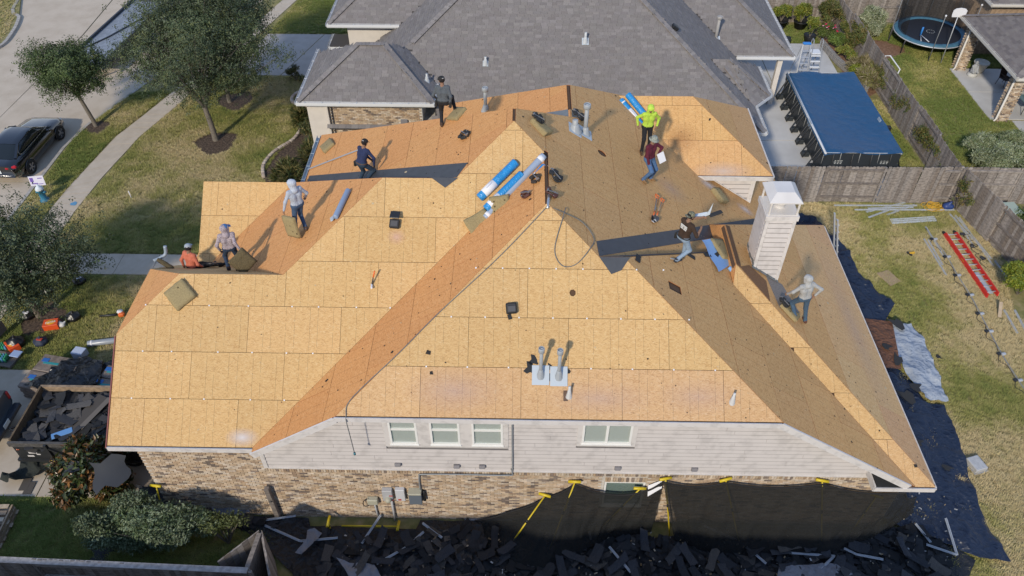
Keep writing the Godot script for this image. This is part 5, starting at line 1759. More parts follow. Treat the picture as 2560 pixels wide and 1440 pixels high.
func tool_pile(label: String, t: Transform3D, m: Material, n: int, sp := 0.16) -> void:
	var o := thing("tool_belt", label, "tool belt", t.origin)
	o.basis = t.basis
	var pts := []
	for i in 13:
		var a := TAU * i / 13.0
		pts.append(Vector3(cos(a) * sp * 1.15, 0.03 + 0.025 * sin(a * 3), sin(a) * sp * 0.75))
	obj("belt_strap", tube(S(true), smooth_path(pts, 3), 0.022, 6), m, o)
	for i in n:
		var a := TAU * i / n + 0.4
		var c := S()
		cbox(c, Vector3(0.10 + 0.03 * (i % 2), 0.07, 0.15), 0.018, fx(Vector3(cos(a) * sp * 0.8, 0.05, sin(a) * sp * 0.7), -a, 0.25 * sin(i * 2.0), 0.3 * cos(i)))
		obj("pouch", c, m, o)
	var h := S()
	bar(h, Vector3(-sp, 0.11, 0.02), Vector3(sp * 0.9, 0.07, -0.08), 0.022, 0.022)
	box(h, Vector3(0.03, 0.03, 0.1), fx(Vector3(sp * 0.9, 0.08, -0.08)))
	obj("tool", h, mat("tool_steel", Color(0.3, 0.3, 0.31), 0.4, null, 1.0, 0.7), o)
	for i in 3:
		obj("buckle", cbox(S(), Vector3(0.03, 0.012, 0.03), 0.004, fx(Vector3(cos(i * 2.1) * sp, 0.06, sin(i * 2.1) * sp * 0.7))), mat("buckle", Color(0.5, 0.48, 0.42), 0.35, null, 1.0, 0.8), o)

func lay(called: String, label: String, cat: String, parts: Array, m: Material) -> void:
	var s := S()
	for p in parts:
		slab(s, pv(p[1]), p[0], 0.009 + 0.003 * parts.find(p), 0.006)
	tag(obj(called, s, m), label, cat)

func build_roof_things(house: Node3D) -> void:
	var felt := mat("valley_membrane", Color(0.060, 0.066, 0.078), 0.55, noise_tex(73, 0.012, [0.75, 1.0], 256), 0.8)
	lay("valley_membrane", "long dark grey membrane strip lying in the left valley, its tip folded over the ridge", "membrane", [["L1", [-7.5, -10.85, -1.5, -6.05, -1.78, -5.63, -7.5, -10.27]], ["B2", [-7.5, -10.25, -1.83, -5.66, -2.5, -5.66, -7.5, -9.75]], ["F1", [-2.48, -5.63, -1.74, -5.63, -2.09, -5.41]]], felt)
	lay("valley_membrane", "dark grey membrane strip in the right valley running to the chimney foot", "membrane", [["R1", [1.86, -3.52, 7.95, -9.55, 7.95, -8.9, 1.9, -2.98]], ["B4", [1.92, -2.98, 6.0, -6.35, 6.0, -6.0, 2.5, -2.98]], ["F4", [1.9, -2.955, 2.66, -2.955, 2.45, -2.7, 2.2, -2.62]]], felt)
	lay("valley_membrane", "small grey membrane patch in the short valley behind the main ridge", "membrane", [["L7", [-0.1, -9.95, 0.2, -10.25, 1.34, -9.38, 1.34, -8.93]], ["R1", [1.44, -8.95, 1.44, -9.36, 2.0, -9.5, 1.75, -9.2]]], mat("grey_membrane", Color(0.17, 0.19, 0.21), 0.5, noise_tex(73, 0.012, [0.75, 1.0], 256), 0.8))
	# vents through the deck
	var pipe := mat("vent_paint", Color(0.34, 0.365, 0.385), 0.45)
	pipe_vent(house, Vector3(0.48, 6.29, -0.67), 0.97, 0.043, pipe, rn("F4"), true, 0.28)
	pipe_vent(house, Vector3(0.92, 6.28, -0.65), 0.95, 0.043, pipe, rn("F4"), true, 0.28)
	pipe_vent(house, Vector3(-1.33, 6.66, -12.24), 0.86, 0.062, pipe, rn("L7"), true, 0.0)
	pipe_vent(house, Vector3(1.83, 8.16, -8.47), 0.97, 0.062, pipe, rn("R1"), true, 0.3)
	pipe_vent(house, Vector3(1.50, 8.37, -8.3), 0.34, 0.085, pipe, rn("R1"), false, 0.3)
	var st := mat("stub_pipe", Color(0.55, 0.55, 0.54), 0.5)
	pipe_vent(house, Vector3(1.17, 5.99, -0.29), 0.34, 0.032, st, rn("F4"), false, 0.0)
	pipe_vent(house, Vector3(5.09, 5.93, -0.22), 0.32, 0.032, st, rn("F4"), false, 0.0)
	for q in [[0.21, -0.8, 0.12], [0.7, -0.62, 0.09], [0.7, -0.82, 0.07], [1.14, -0.75, 0.06], [0.3, -0.95, 0.1]]:
		var tf := S()
		slab(tf, disc(q[0], q[1], q[2], 9, 0.35), "F4", 0.008, 0.006)
		obj("torn_felt_patch", tf, mat("torn_felt"), house)
	# sheathing joints' white clips and small torn bits of felt
	var bits := []
	var cols := []
	var names := ["F1", "F4", "R1", "R4", "R5", "L1", "L4", "L2", "F6", "F5", "FA", "L7", "R6"]
	for n in names:
		for poly in slope_polys(n):
			var lo: Vector2 = poly[0]; var hi: Vector2 = poly[0]
			for q in poly:
				lo = lo.min(q); hi = hi.max(q)
			var per := 1.8 if n in ["F1", "F4", "FA"] else 3.2
			for i in int((hi.x - lo.x) * (hi.y - lo.y) * per):
				var q := Vector2(rng.randf_range(lo.x, hi.x), rng.randf_range(lo.y, hi.y))
				if Geometry2D.is_point_in_polygon(q, poly):
					var k := rng.randf_range(0.35, 1.0) * (2.6 if rng.randf() < 0.05 else 1.0)
					bits.append(rf(n, q.x, q.y, rng.randf() * TAU, 0.006) * Transform3D(rot(0, rng.randf_range(-0.2, 0.2)).scaled(Vector3(k, 1, k * rng.randf_range(0.4, 1.6))), Vector3.ZERO))
					cols.append(Color(0.025, 0.022, 0.02) if rng.randf() < 0.8 else Color(0.5, 0.4, 0.25))
	var bm := prism(S(), pv([-0.022, -0.012, 0.018, -0.016, 0.026, 0.008, -0.006, 0.017]), 0, 0.005)
	bm.generate_normals()
	tag(multi("felt_scraps", bm.commit(), vmat("scraps", 0.95), bits, cols), "small torn bits of dark roofing felt scattered over the bare boards", "debris")
	var clips := []
	for i in 3:
		for j in 9:
			var z := -0.955 * (i + 1)
			clips.append(rf("F1", -10.0 + j * 0.95 + rng.randf_range(-0.2, 0.2), z, 0, 0.004))
			if absf(-0.0) < 1.0 and j > 0:
				clips.append(rf("F4", -3.4 + 0.75 * i + j * (1.0 - 0.17 * i) + 0.1, 0.15 - 0.955 * (i + 1), 0, 0.004))
	var cm := box(S(), Vector3(0.035, 0.004, 0.035))
	cm.generate_normals()
	multi("panel_clips", cm.commit(), mat("clip_white", Color(0.7, 0.7, 0.72), 0.5), clips, [], house)
	# pale dusty stains
	var g := GradientTexture2D.new()
	g.fill = GradientTexture2D.FILL_RADIAL
	g.fill_from = Vector2(0.5, 0.5)
	g.fill_to = Vector2(0.98, 0.5)
	g.width = 64; g.height = 64
	var gr := Gradient.new()
	gr.offsets = PackedFloat32Array([0.0, 0.45, 1.0])
	gr.colors = PackedColorArray([Color(1, 1, 1, 0.8), Color(1, 1, 1, 0.35), Color(1, 1, 1, 0)])
	g.gradient = gr
	for q in [["F1", -7.15, -0.2, 0.5, 0.22, Color(0.75, 0.72, 0.72), 0.9], ["F6", 6.7, -10.2, 1.2, 0.32, Color(0.66, 0.60, 0.57), 0.6], ["R1", 6.25, -9.9, 0.5, 0.35, Color(0.72, 0.70, 0.70), 0.8], ["R1", 7.6, -9.75, 0.4, 0.3, Color(0.72, 0.70, 0.70), 0.8], ["F4", -1.6, -0.35, 1.4, 0.5, Color(0.62, 0.48, 0.43), 0.45], ["F4", 1.9, -0.25, 1.5, 0.4, Color(0.62, 0.48, 0.43), 0.4], ["F4", 4.3, -0.3, 1.2, 0.4, Color(0.62, 0.48, 0.43), 0.35], ["R1", 4.6, -8.2, 0.7, 0.7, Color(0.55, 0.47, 0.42), 0.35], ["F6", 5.3, -11.1, 0.8, 0.5, Color(0.30, 0.13, 0.05), 0.4], ["R5", 10.2, -5.0, 0.6, 4.5, Color(0.55, 0.46, 0.42), 0.28], ["F1", -3.35, -4.35, 0.28, 0.2, Color(0.75, 0.5, 0.4), 0.7]]:
		var m := StandardMaterial3D.new()
		m.albedo_texture = g
		m.albedo_color = Color(q[5].linear_to_srgb(), q[6])
		m.transparency = BaseMaterial3D.TRANSPARENCY_ALPHA
		m.roughness = 0.9
		var s := S()
		var t := rf(q[0], q[1], q[2], 0, 0.006)
		var a: float = q[3]; var b: float = q[4] * 1.25
		if q[0][0] == "R":
			var e := a; a = b / 1.25; b = e * 1.2
		for k in [[-1, -1], [1, 1], [1, -1], [-1, -1], [-1, 1], [1, 1]]:
			s.set_uv(Vector2(k[0] * 0.5 + 0.5, k[1] * 0.5 + 0.5))
			s.add_vertex(t * Vector3(k[0] * a, 0, k[1] * b))
		obj("dust_stain", s, m, house)
	# foam pads
	pad("square tan foam pad set cornerwise on the near left slope", rf("F1", -9.0, -3.08, 0.72, 0.06), Vector3(0.62, 0.11, 0.62))
	pad("creased tan foam pad at the lower end of the blue rolls", rf("F1", -1.17, -4.66, 0.55, 0.06), Vector3(0.66, 0.1, 0.5), 1)
	pad("tan foam pad with round holes leaning on the blue rolls", rf("F1", -0.60, -5.0, 0.15, 0.17) * fx(Vector3.ZERO, 0, 0.12, 0.1), Vector3(0.52, 0.12, 0.56), 3)
	pad("tan foam pad under black tools near the main ridge end", rf("R1", 0.46, -7.28, 0.9, 0.06), Vector3(0.6, 0.12, 0.42), 1)
	pad("tan foam pad on the right slope below the rear wing wall", rf("R1", 6.52, -9.5, 0.6, 0.08), Vector3(0.6, 0.16, 0.42))
	pad("tan foam pad behind the pale blue felt sheet", rf("R4", 5.78, -5.72, 0.5, 0.08), Vector3(0.75, 0.09, 0.6))
	pad("tan foam pad in the far left corner by the gutter", rf("L1", -7.05, -12.25, 0.5, 0.06), Vector3(0.75, 0.1, 0.5))
	pad("tan foam pad behind the grey shirted person's feet", rf("L1", -2.0, -9.02, 0.8, 0.06), Vector3(0.55, 0.1, 0.5))
	pad("tan foam pad carrying a tool belt by the grey hooded person", rf("R5", 7.5, -3.98, 0.9, 0.07), Vector3(0.62, 0.11, 0.42))
	pad("tan foam pad held upright by the pale blue hooded person", Transform3D(Basis(Vector3(0, 0, 1), 0.25) * Basis(Vector3.UP, -0.5) * Basis(Vector3.RIGHT, 1.35), Vector3(-6.33, 7.34, -4.93)), Vector3(0.46, 0.1, 0.62))
	pad("dark dirty foam pad held by the person in camouflage", Transform3D(Basis(Vector3(0, 1, 0), 0.2) * Basis(Vector3.RIGHT, 1.05) * Basis(Vector3.UP, 0.7), Vector3(-7.72, 6.50, -4.42)), Vector3(0.56, 0.14, 0.56), 2)
	pad("foam pad with bent grey tube behind the front gable ridge", rf("B3", -10.35, -5.1, 0.3, 0.1) * fx(Vector3.ZERO, 0, 0.2, 0.6), Vector3(0.5, 0.12, 0.45), 2)
	var gt := thing("grey_tube", "bent grey blue tube lying on the far left foam pad", "tube", rp("B3", -10.4, -5.1, 0.2))
	obj("tube", tube(S(true), smooth_path([Vector3(-0.25, 0.1, 0.1), Vector3(-0.1, 0.12, 0), Vector3(0.06, 0.2, -0.1), Vector3(0.1, 0.45, -0.15)], 4), 0.05, 8), mat("tube_grey", Color(0.28, 0.33, 0.38), 0.4), gt)
	# rolls
	var grey_roll := mat("grey_wrap", Color(0.30, 0.36, 0.46), 0.35)
	var blue := mat("blue_wrap", Color(0.025, 0.27, 0.62), 0.35, noise_tex(75, 0.02, [0.8, 1.0], 128), 2.0)
	creased(blue, 0.02, 0.7, 1.6)
	roll("felt_roll", "long grey blue wrapped roll reaching up to the main ridge", rp("F1", -1.0, -4.76, 0.08), rp("F1", 0.55, -6.1, 0.14), 0.10, grey_roll, [[0.03, 0.07], [0.92, 0.97]])
	roll("felt_roll", "blue wrapped roll with big white label, upper of the left pair", rp("F1", -1.16, -5.18, 0.10), rp("F1", -0.2, -5.96, 0.10), 0.12, blue, [[0.12, 0.42, 1]])
	roll("felt_roll", "blue wrapped roll with white label, lower of the left pair", rp("F1", -0.98, -4.94, 0.10), rp("F1", -0.02, -5.7, 0.12), 0.12, blue, [[0.1, 0.38, 1]])
	roll("felt_roll", "blue roll with broad white paper wrap just below the ridge end", rp("F1", -0.34, -5.02, 0.11), rp("F1", 0.60, -5.86, 0.14), 0.125, blue, [[0.28, 0.66, 1], [0.74, 0.77]])
	roll("felt_roll", "blue and white roll lying in the far right valley, outer one", rp("F6", 3.26, -12.10, 0.10), rp("F6", 3.98, -11.4, 0.10), 0.11, blue, [[0.4, 0.8, 1], [0.1, 0.14]])
	roll("felt_roll", "blue roll beside the person in lime yellow, inner one", rp("F6", 3.5, -12.25, 0.12), rp("F6", 4.2, -11.55, 0.12), 0.11, blue, [[0.86, 0.9]])
	roll("felt_roll", "grey blue felt roll lying alone on the left slope", rp("L2", -4.97, -4.78, 0.08), rp("L2", -4.78, -5.82, 0.08), 0.08, mat("grey_wrap2", Color(0.24, 0.31, 0.43), 0.5), [])
	var gl := thing("work_glove", "pair of pale grey gloves beside the felt roll on the left slope", "glove", rp("L2", -5.12, -4.95, 0.02))
	for k in 2:
		obj("glove", cbox(S(), Vector3(0.1, 0.035, 0.2), 0.014, Transform3D(rf("L2", 0, 0, 0.4 + k).basis, Vector3(0.02 * k, 0.02 + 0.03 * k, 0.1 * k))), mat("glove_grey", Color(0.4, 0.45, 0.5), 0.8), gl)
	var ct := thing("paper_carton", "white paper carton with printed lines at the ridge end of the rolls", "carton", rp("F1", 0.58, -5.72, 0.2))
	obj("carton", cbox(S(), Vector3(0.34, 0.09, 0.24), 0.006, Transform3D(rf("F1", 0, 0, 0.7).basis, Vector3.ZERO)), mat("paper_white"), ct)
	var pl := S()
	for i in 4:
		box(pl, Vector3(0.2, 0.004, 0.012), Transform3D(rf("F1", 0, 0, 0.7).basis, rf("F1", 0, 0, 0.7).basis * Vector3(0, 0.047, -0.06 + 0.035 * i)))
	obj("printed_line", pl, mat("print_grey", Color(0.25, 0.22, 0.3)), ct)
	# tools
	var black := mat("belt_black")
	tool_pile("black tool belt with hammer hanging over the ridge below the carton", rf("R1", 0.82, -5.3, 0.4, 0.03), black, 4, 0.2)
	tool_pile("black leather pouch spread on the left side of the ridge", rf("L4", 0.35, -5.2, 0.1, 0.03), mat("pouch_dark", Color(0.035, 0.026, 0.02), 0.6), 3, 0.17)
	tool_pile("brown leather tool belt left of the open ridge slot", rf("L4", 0.10, -4.72, 0.8, 0.03), mat("red_leather", Color(0.085, 0.03, 0.022), 0.5), 2, 0.13)
	tool_pile("brown leather tool belt across the lower ridge end", rf("R1", 0.68, -4.42, 1.3, 0.04), mat("red_leather"), 2, 0.15)
	tool_pile("black tool belt on the foam pad near the back ridge", rf("R1", 0.3, -7.42, 1.1, 0.14), black, 5, 0.17)
	tool_pile("black tool belt dropped in the middle of the far left slope", rf("L1", -1.66, -7.5, 0.3, 0.03), black, 4, 0.18)
	tool_pile("black tool belt on foam beside the grey hooded person", rf("R5", 7.28, -4.12, 0.3, 0.1), black, 4, 0.15)
	tool_pile("black tool bag under the grey vent pipes behind the ridge", rf("R1", 1.6, -9.15, 0.9, 0.05), black, 4, 0.2)
	tool_pile("black tool pouch beside the person in orange", rf("B3", -9.1, -5.3, 0.9, 0.06), black, 3, 0.14)
	var vb := thing("roof_vent_box", "open black plastic vent box standing on the middle of the left slope", "vent box", rp("F1", -3.4, -4.66, 0.0))
	vb.basis = rf("F1", 0, 0, -0.08).basis
	obj("box", cbox(S(), Vector3(0.26, 0.14, 0.24), 0.02, fx(Vector3(0, 0.07, 0.06))), mat("black_plastic"), vb)
	obj("inner_tray", cbox(S(), Vector3(0.19, 0.02, 0.16), 0.01, fx(Vector3(0, 0.145, 0.06))), mat("grey_plastic", Color(0.06, 0.06, 0.065), 0.5), vb)
	obj("lid", cbox(S(), Vector3(0.26, 0.03, 0.24), 0.01, fx(Vector3(0, 0.16, -0.17), 0, -0.5)), mat("black_plastic"), vb)
	vb = thing("roof_vent_box", "closed black vent box on the front centre slope above the twin pipes", "vent box", rp("F4", -0.25, -1.93, 0.0))
	vb.basis = rf("F4", 0, 0, 0.1).basis
	obj("box", cbox(S(), Vector3(0.27, 0.14, 0.27), 0.03, fx(Vector3(0, 0.07, 0))), mat("black_plastic"), vb)
	obj("lid", cbox(S(), Vector3(0.2, 0.04, 0.16), 0.015, fx(Vector3(0.01, 0.155, 0.02))), mat("grey_plastic"), vb)
	obj("torn_flap", cbox(S(), Vector3(0.09, 0.02, 0.13), 0.006, fx(Vector3(-0.06, 0.02, 0.2), 0.2)), mat("torn_felt"), vb)
	var steel := mat("tool_steel")
	var orange := mat("orange_grip", Color(0.72, 0.15, 0.03), 0.5)
	var hm := thing("hammer", "roofing hammer with orange grip standing on the left slope", "hammer", rp("F1", -3.95, -3.3, 0.03))
	obj("head", cbox(S(), Vector3(0.05, 0.05, 0.17), 0.01, fx(Vector3(0, 0.03, 0.02), 0.1)), mat("paper_white"), hm)
	obj("shaft", tube(S(true), [Vector3(0, 0.03, -0.04), Vector3(0.05, 0.24, -0.1)], [0.024, 0.016], 8), mat("dark_handle", Color(0.06, 0.05, 0.045), 0.5), hm)
	obj("grip", tube(S(true), [Vector3(0.05, 0.24, -0.1), Vector3(0.1, 0.42, -0.15)], [0.02, 0.022], 8), orange, hm)
	hm = thing("hammer", "pale hammer lying by the brown shirted person's feet", "hammer", rp("R4", 4.06, -3.98, 0.03))
	hm.basis = rf("R4", 0, 0, 0.5).basis
	obj("head", cbox(S(), Vector3(0.05, 0.05, 0.15), 0.01, fx(Vector3(0, 0.02, 0.12))), mat("paper_white"), hm)
	obj("shaft", bar(S(), Vector3(0, 0.02, 0.06), Vector3(0.03, 0.02, -0.24), 0.028, 0.024), mat("shaft_grey", Color(0.35, 0.36, 0.37), 0.4), hm)
	for k in 2:
		var sv := thing("shovel", ["orange handled roofing shovel, left one of the crossed pair", "orange handled roofing shovel, right one of the crossed pair"][k], "shovel", Vector3.ZERO)
		var a := rp("R1", 3.66 + 0.05 * k, -5.78 - 0.06 * k, 0.04 + 0.04 * k)
		var b := rp("R1", 3.93 + 0.17 * k, -7.18 + 0.05 * k, 0.1)
		var d := (b - a).normalized()
		var x := d.cross(rn("R1")).normalized()
		obj("shaft", tube(S(true), [a + d * 0.25, b - d * 0.16], 0.018, 8), mat("wood_pale", Color(0.45, 0.32, 0.2), 0.6) if k else steel, sv)
		obj("collar", tube(S(true), [a + d * 0.3, a + d * 0.55], 0.022, 8), orange, sv)
		obj("handle", tube(S(true), [b - d * 0.18, b - d * 0.1 + x * 0.06, b + x * 0.065, b - x * 0.065, b - d * 0.1 - x * 0.06, b - d * 0.18], 0.017, 6), orange, sv)
		var bl := S()
		var bt := Transform3D(Basis(x, rn("R1"), x.cross(rn("R1"))), a + d * 0.13)
		bt.basis = Basis(x, d, x.cross(d))
		for i in 5:
			var u0 := -0.09 + 0.036 * i
			box(bl, Vector3(0.037, 0.3 - 0.03 * absf(i - 2), 0.006), bt * fx(Vector3(u0 + 0.018, -0.01 * absf(i - 2), 0.012 * absf(i - 2)), -0.3 * (i - 2) * 0.5))
		obj("blade", bl, mat("blade_dark", Color(0.07, 0.07, 0.075), 0.35, null, 1.0, 0.5), sv)
		obj("blade_tip", cbox(S(), Vector3(0.1, 0.07, 0.01), 0.003, bt * fx(Vector3(0, -0.13, 0.004))), mat("tip_steel", Color(0.65, 0.64, 0.62), 0.4), sv)
	# air hose
	var hose := []
	for q in [["F4", 0.62, -3.95], ["F4", -0.55, -2.95], ["F4", -2.0, -1.85], ["F4", -2.95, -1.07], ["F4", -3.85, -0.38], ["F4", -4.17, -0.08], ["F4", -4.2, 0.13]]:
		hose.append(rp(q[0], q[1], q[2], 0.02))
	hose.append(Vector3(-4.2, 5.5, 0.22)); hose.append(Vector3(-4.2, 4.9, 0.2)); hose.append(Vector3(-4.2, 4.15, 0.18))
	var lp := [rp("F4", 0.62, -3.95, 0.02), rp("R1", 1.0, -3.95, 0.02), rp("R1", 1.5, -3.95, 0.03), rp("R1", 1.78, -3.55, 0.03), rp("F4", 1.66, -3.1, 0.05), rp("F4", 1.32, -2.8, 0.03), rp("F4", 0.98, -2.78, 0.03), rp("F4", 0.80, -3.1, 0.03), rp("R1", 0.98, -3.75, 0.06), rp("R1", 1.08, -4.2, 0.03)]
	var ah := thing("air_hose", "thin grey hose running from the ridge down over the front eave", "hose", Vector3.ZERO)
	var hmatl := mat("hose_grey", Color(0.14, 0.15, 0.155), 0.6)
	obj("hose_line", tube(S(true), smooth_path(hose, 6), 0.012, 6), hmatl, ah)
	obj("hose_loop", tube(S(true), smooth_path(lp, 7), 0.011, 6), hmatl, ah)
	obj("fitting", tube(S(true), [Vector3(-4.2, 4.16, 0.18), Vector3(-4.2, 4.08, 0.18)], 0.03, 8), mat("teal_fitting", Color(0.05, 0.2, 0.25), 0.4), ah)
	obj("snap_hook", tube(S(true), [rp("F4", 0.62, -3.9, 0.03), rp("R1", 0.62, -4.3, 0.05)], 0.035, 8), mat("chrome", Color(0.6, 0.6, 0.6), 0.25, null, 1.0, 0.9), ah)
	# sheets
	var bs := S()
	var t0 := Transform3D(Basis(), Vector3.ZERO)
	var base := [Vector3(5.10, 0, -5.62), Vector3(5.52, 0, -6.02), Vector3(6.02, 0, -5.3), Vector3(5.42, 0, -4.5)]
	var rows2 := []
	for i in 9:
		var u := i / 8.0
		var row := []
		for j in 7:
			var v := j / 6.0
			var q: Vector3 = base[0].lerp(base[1], v).lerp(base[3].lerp(base[2], v), u)
			row.append(rp("R4", q.x, q.z, 0.03 + 0.02 * sin(u * 9.0 + v) + 0.09 * pow(absf(v - 0.45), 2.0)))
		rows2.append(row)
	bs.set_smooth_group(0)
	for i in 8:
		for j in 6:
			quad(bs, rows2[i][j], rows2[i + 1][j], rows2[i + 1][j + 1], rows2[i][j + 1])
	tag(obj("felt_sheet", bs, mat("pale_blue_sheet", Color(0.23, 0.42, 0.72), 0.5)), "pale blue underlay sheet lying between brown shirted person and chimney", "sheet")
	roll("felt_roll", "small pale blue rolled end under the blue sheet by the strip", rp("R4", 5.85, -5.0, 0.06), rp("R4", 6.05, -4.75, 0.06), 0.06, mat("pale_blue_sheet"), [])
	var ms := S()
	bar(ms, rp("L1", -7.66, -11.36, 0.03), rp("L1", -5.45, -10.5, 0.03), 0.07, 0.012, rn("L1"))
	tag(obj("metal_strip", ms, mat("strip_grey", Color(0.38, 0.38, 0.38), 0.4)), "long grey metal strip lying across the far left slope", "metal strip")
	var pp := S()
	box(pp, Vector3(0.24, 0.3, 0.006), Transform3D(rot(0.5, -0.5, 0.15), Vector3(4.07, 7.76, -7.82)))
	tag(obj("paper_sheet", pp, mat("paper_white")), "white paper sheet held by the person in maroon", "paper")
	var kn := thing("felt_cutting", "white and black piece of membrane held up by the brown shirted person", "membrane", Vector3(4.75, 8.12, -4.55))
	var ks := S()
	quad(ks, Vector3(-0.35, -0.05, 0.05), Vector3(0.05, 0.04, -0.02), Vector3(0.08, 0.12, -0.1), Vector3(-0.32, 0.02, -0.1))
	tri(ks, Vector3(0.02, 0.05, 0.0), Vector3(0.12, 0.10, 0.0), Vector3(0.16, 0.45, -0.05))
	obj("white_flap", ks, mat("flap_white", Color(0.5, 0.56, 0.62), 0.4), kn)
	obj("black_flap", cbox(S(), Vector3(0.36, 0.05, 0.14), 0.02, fx(Vector3(0.28, 0.1, -0.05), 0.3, 0, 0.2)), mat("torn_felt"), kn)
	lay("wood_board", "weathered grey board lying on the roof in front of the chimney", "board", [["R5", [7.05, -5.2, 7.62, -5.2, 7.95, -4.25, 7.2, -3.95]]], mat("grey_board", Color(0.30, 0.265, 0.24), 0.9, noise_tex(77, 0.06, [0.5, 1.0], 256), 1.4))
	lay("wood_board", "reddish brown board strip between the light strip and chimney", "board", [["R5", [6.12, -4.85, 6.5, -5.2, 7.0, -4.9, 6.9, -4.0]]], mat("brown_board", Color(0.24, 0.125, 0.06), 0.9, noise_tex(77, 0.06, [0.6, 1.0], 256), 1.4))
	for x in [2.9, 4.6, 5.2, 5.6]:
		tag(obj("felt_flap", box(S(), Vector3(0.3, 0.015, 0.14), rf("R4", x, -0.80 - 0.823 * x, x, 0.02)), M["torn_felt"]), "black torn felt flap lying along the edge of the right valley", "felt", "torn felt flaps along the right valley")

# ---------- things on the ground ----------
func tarp(called: String, label: String, cat: String, a: Array, m: Material, amp: float, h := 0.03, step := 0.16, sd := 1) -> void:
	var n := FastNoiseLite.new()
	n.seed = sd
	n.frequency = 0.8
	n.fractal_octaves = 5
	var y := func(x, z): return h + amp * (n.get_noise_2d(x, z) + 0.5) + amp * 0.8 * pow(1.0 - absf(n.get_noise_2d(x * 1.7 + 9.0, z * 0.9)), 6.0)
	tag(obj(called, cloth(pv(a), step, y), creased(m, 0.016, 0.8, 0.5)), label, cat)

func strip(label: String, group: String, pts: Array, w := 0.09, called := "metal_strip", m: Material = null) -> void:
	var s := S()
	for i in pts.size() - 1:
		bar(s, pts[i], pts[i + 1], w, 0.012)
		bar(s, pts[i] + Vector3(0, 0.02, 0), pts[i + 1] + Vector3(0, 0.02, 0), 0.012, 0.04)
	tag(obj(called, s, m if m else mat("zinc", Color(0.40, 0.43, 0.47), 0.4)), label, "metal strip", group)

func scrap_mesh(k: int, L: float) -> Mesh:
	var r := RandomNumberGenerator.new()
	r.seed = 90 + k
	var s := S()
	var poly := PackedVector2Array()
	var hw := L * r.randf_range(0.35, 0.6)
	var hl := L * r.randf_range(0.8, 1.3)
	for q in [[-1, -1], [-0.3, -1], [0.4, -1], [1, -1], [1, 0.1], [1, 1], [0.2, 1], [-0.5, 1], [-1, 1]]:
		poly.append(Vector2(q[0] * hl * r.randf_range(0.78, 1.05), q[1] * hw * r.randf_range(0.7, 1.08)))
	var n := poly.size()
	var bend := r.randf_range(0.05, 0.5)
	for i in n:
		var a := poly[i]; var b := poly[(i + 1) % n]
		var P := []
		for q in [Vector2.ZERO, a, b]:
			P.append(Vector3(q.x, bend * q.x * q.x / L * 0.5 - 0.2 * bend * absf(q.y), q.y))
		tri(s, P[0], P[2], P[1])
		var d := Vector3(0, -0.008, 0)
		tri(s, P[0] + d, P[1] + d, P[2] + d)
		quad(s, P[1], P[2], P[2] + d, P[1] + d)
	s.generate_normals()
	return s.commit()

func heap(called: String, label: String, polys: Array, per: float, h0: float, h1: float, L: float, tones: Array, parent: Node = self) -> void:
	for k in 3:
		var xf := []
		var cols := []
		for p in polys:
			var lo: Vector2 = p[0]; var hi: Vector2 = p[0]
			for q in p:
				lo = lo.min(q); hi = hi.max(q)
			for i in int((hi.x - lo.x) * (hi.y - lo.y) * per / 3.0):
				var q := Vector2(rng.randf_range(lo.x, hi.x), rng.randf_range(lo.y, hi.y))
				if Geometry2D.is_point_in_polygon(q, p):
					var sc := rng.randf_range(0.35, 1.25)
					xf.append(Transform3D(rot(rng.randf() * TAU, rng.randfn(0, 0.16), rng.randfn(0, 0.16)).scaled(Vector3.ONE * sc), Vector3(q.x, rng.randf_range(h0, h1), q.y)))
					cols.append(jit(tones[rng.randi() % tones.size()], 0.25))
		var o := multi(called, scrap_mesh(k, L), vmat("scrap_shingle", 0.9, noise_tex(41, 0.08, [0.6, 1.0], 128), 2.0), xf, cols, parent)
		if parent == self:
			tag(o, label, "debris")

func t_pole(label: String, foot: Vector3, head: Vector3, along := Vector3.RIGHT) -> void:
	var y := mat("yellow_paint", Color(0.62, 0.47, 0.02), 0.45)
	var o := thing("prop_pole", label, "pole", foot)
	obj("pole", tube(S(true), [Vector3.ZERO, head - foot], 0.022, 8), y, o)
	obj("sleeve", tube(S(true), [(head - foot) * 0.55, (head - foot) * 0.6], 0.027, 8), mat("black_plastic"), o)
	obj("head", tube(S(true), [head - foot - along * 0.18 + Vector3(0, 0.03, 0), head - foot + along * 0.17 + Vector3(0, 0.03, 0)], 0.042, 10), y, o)

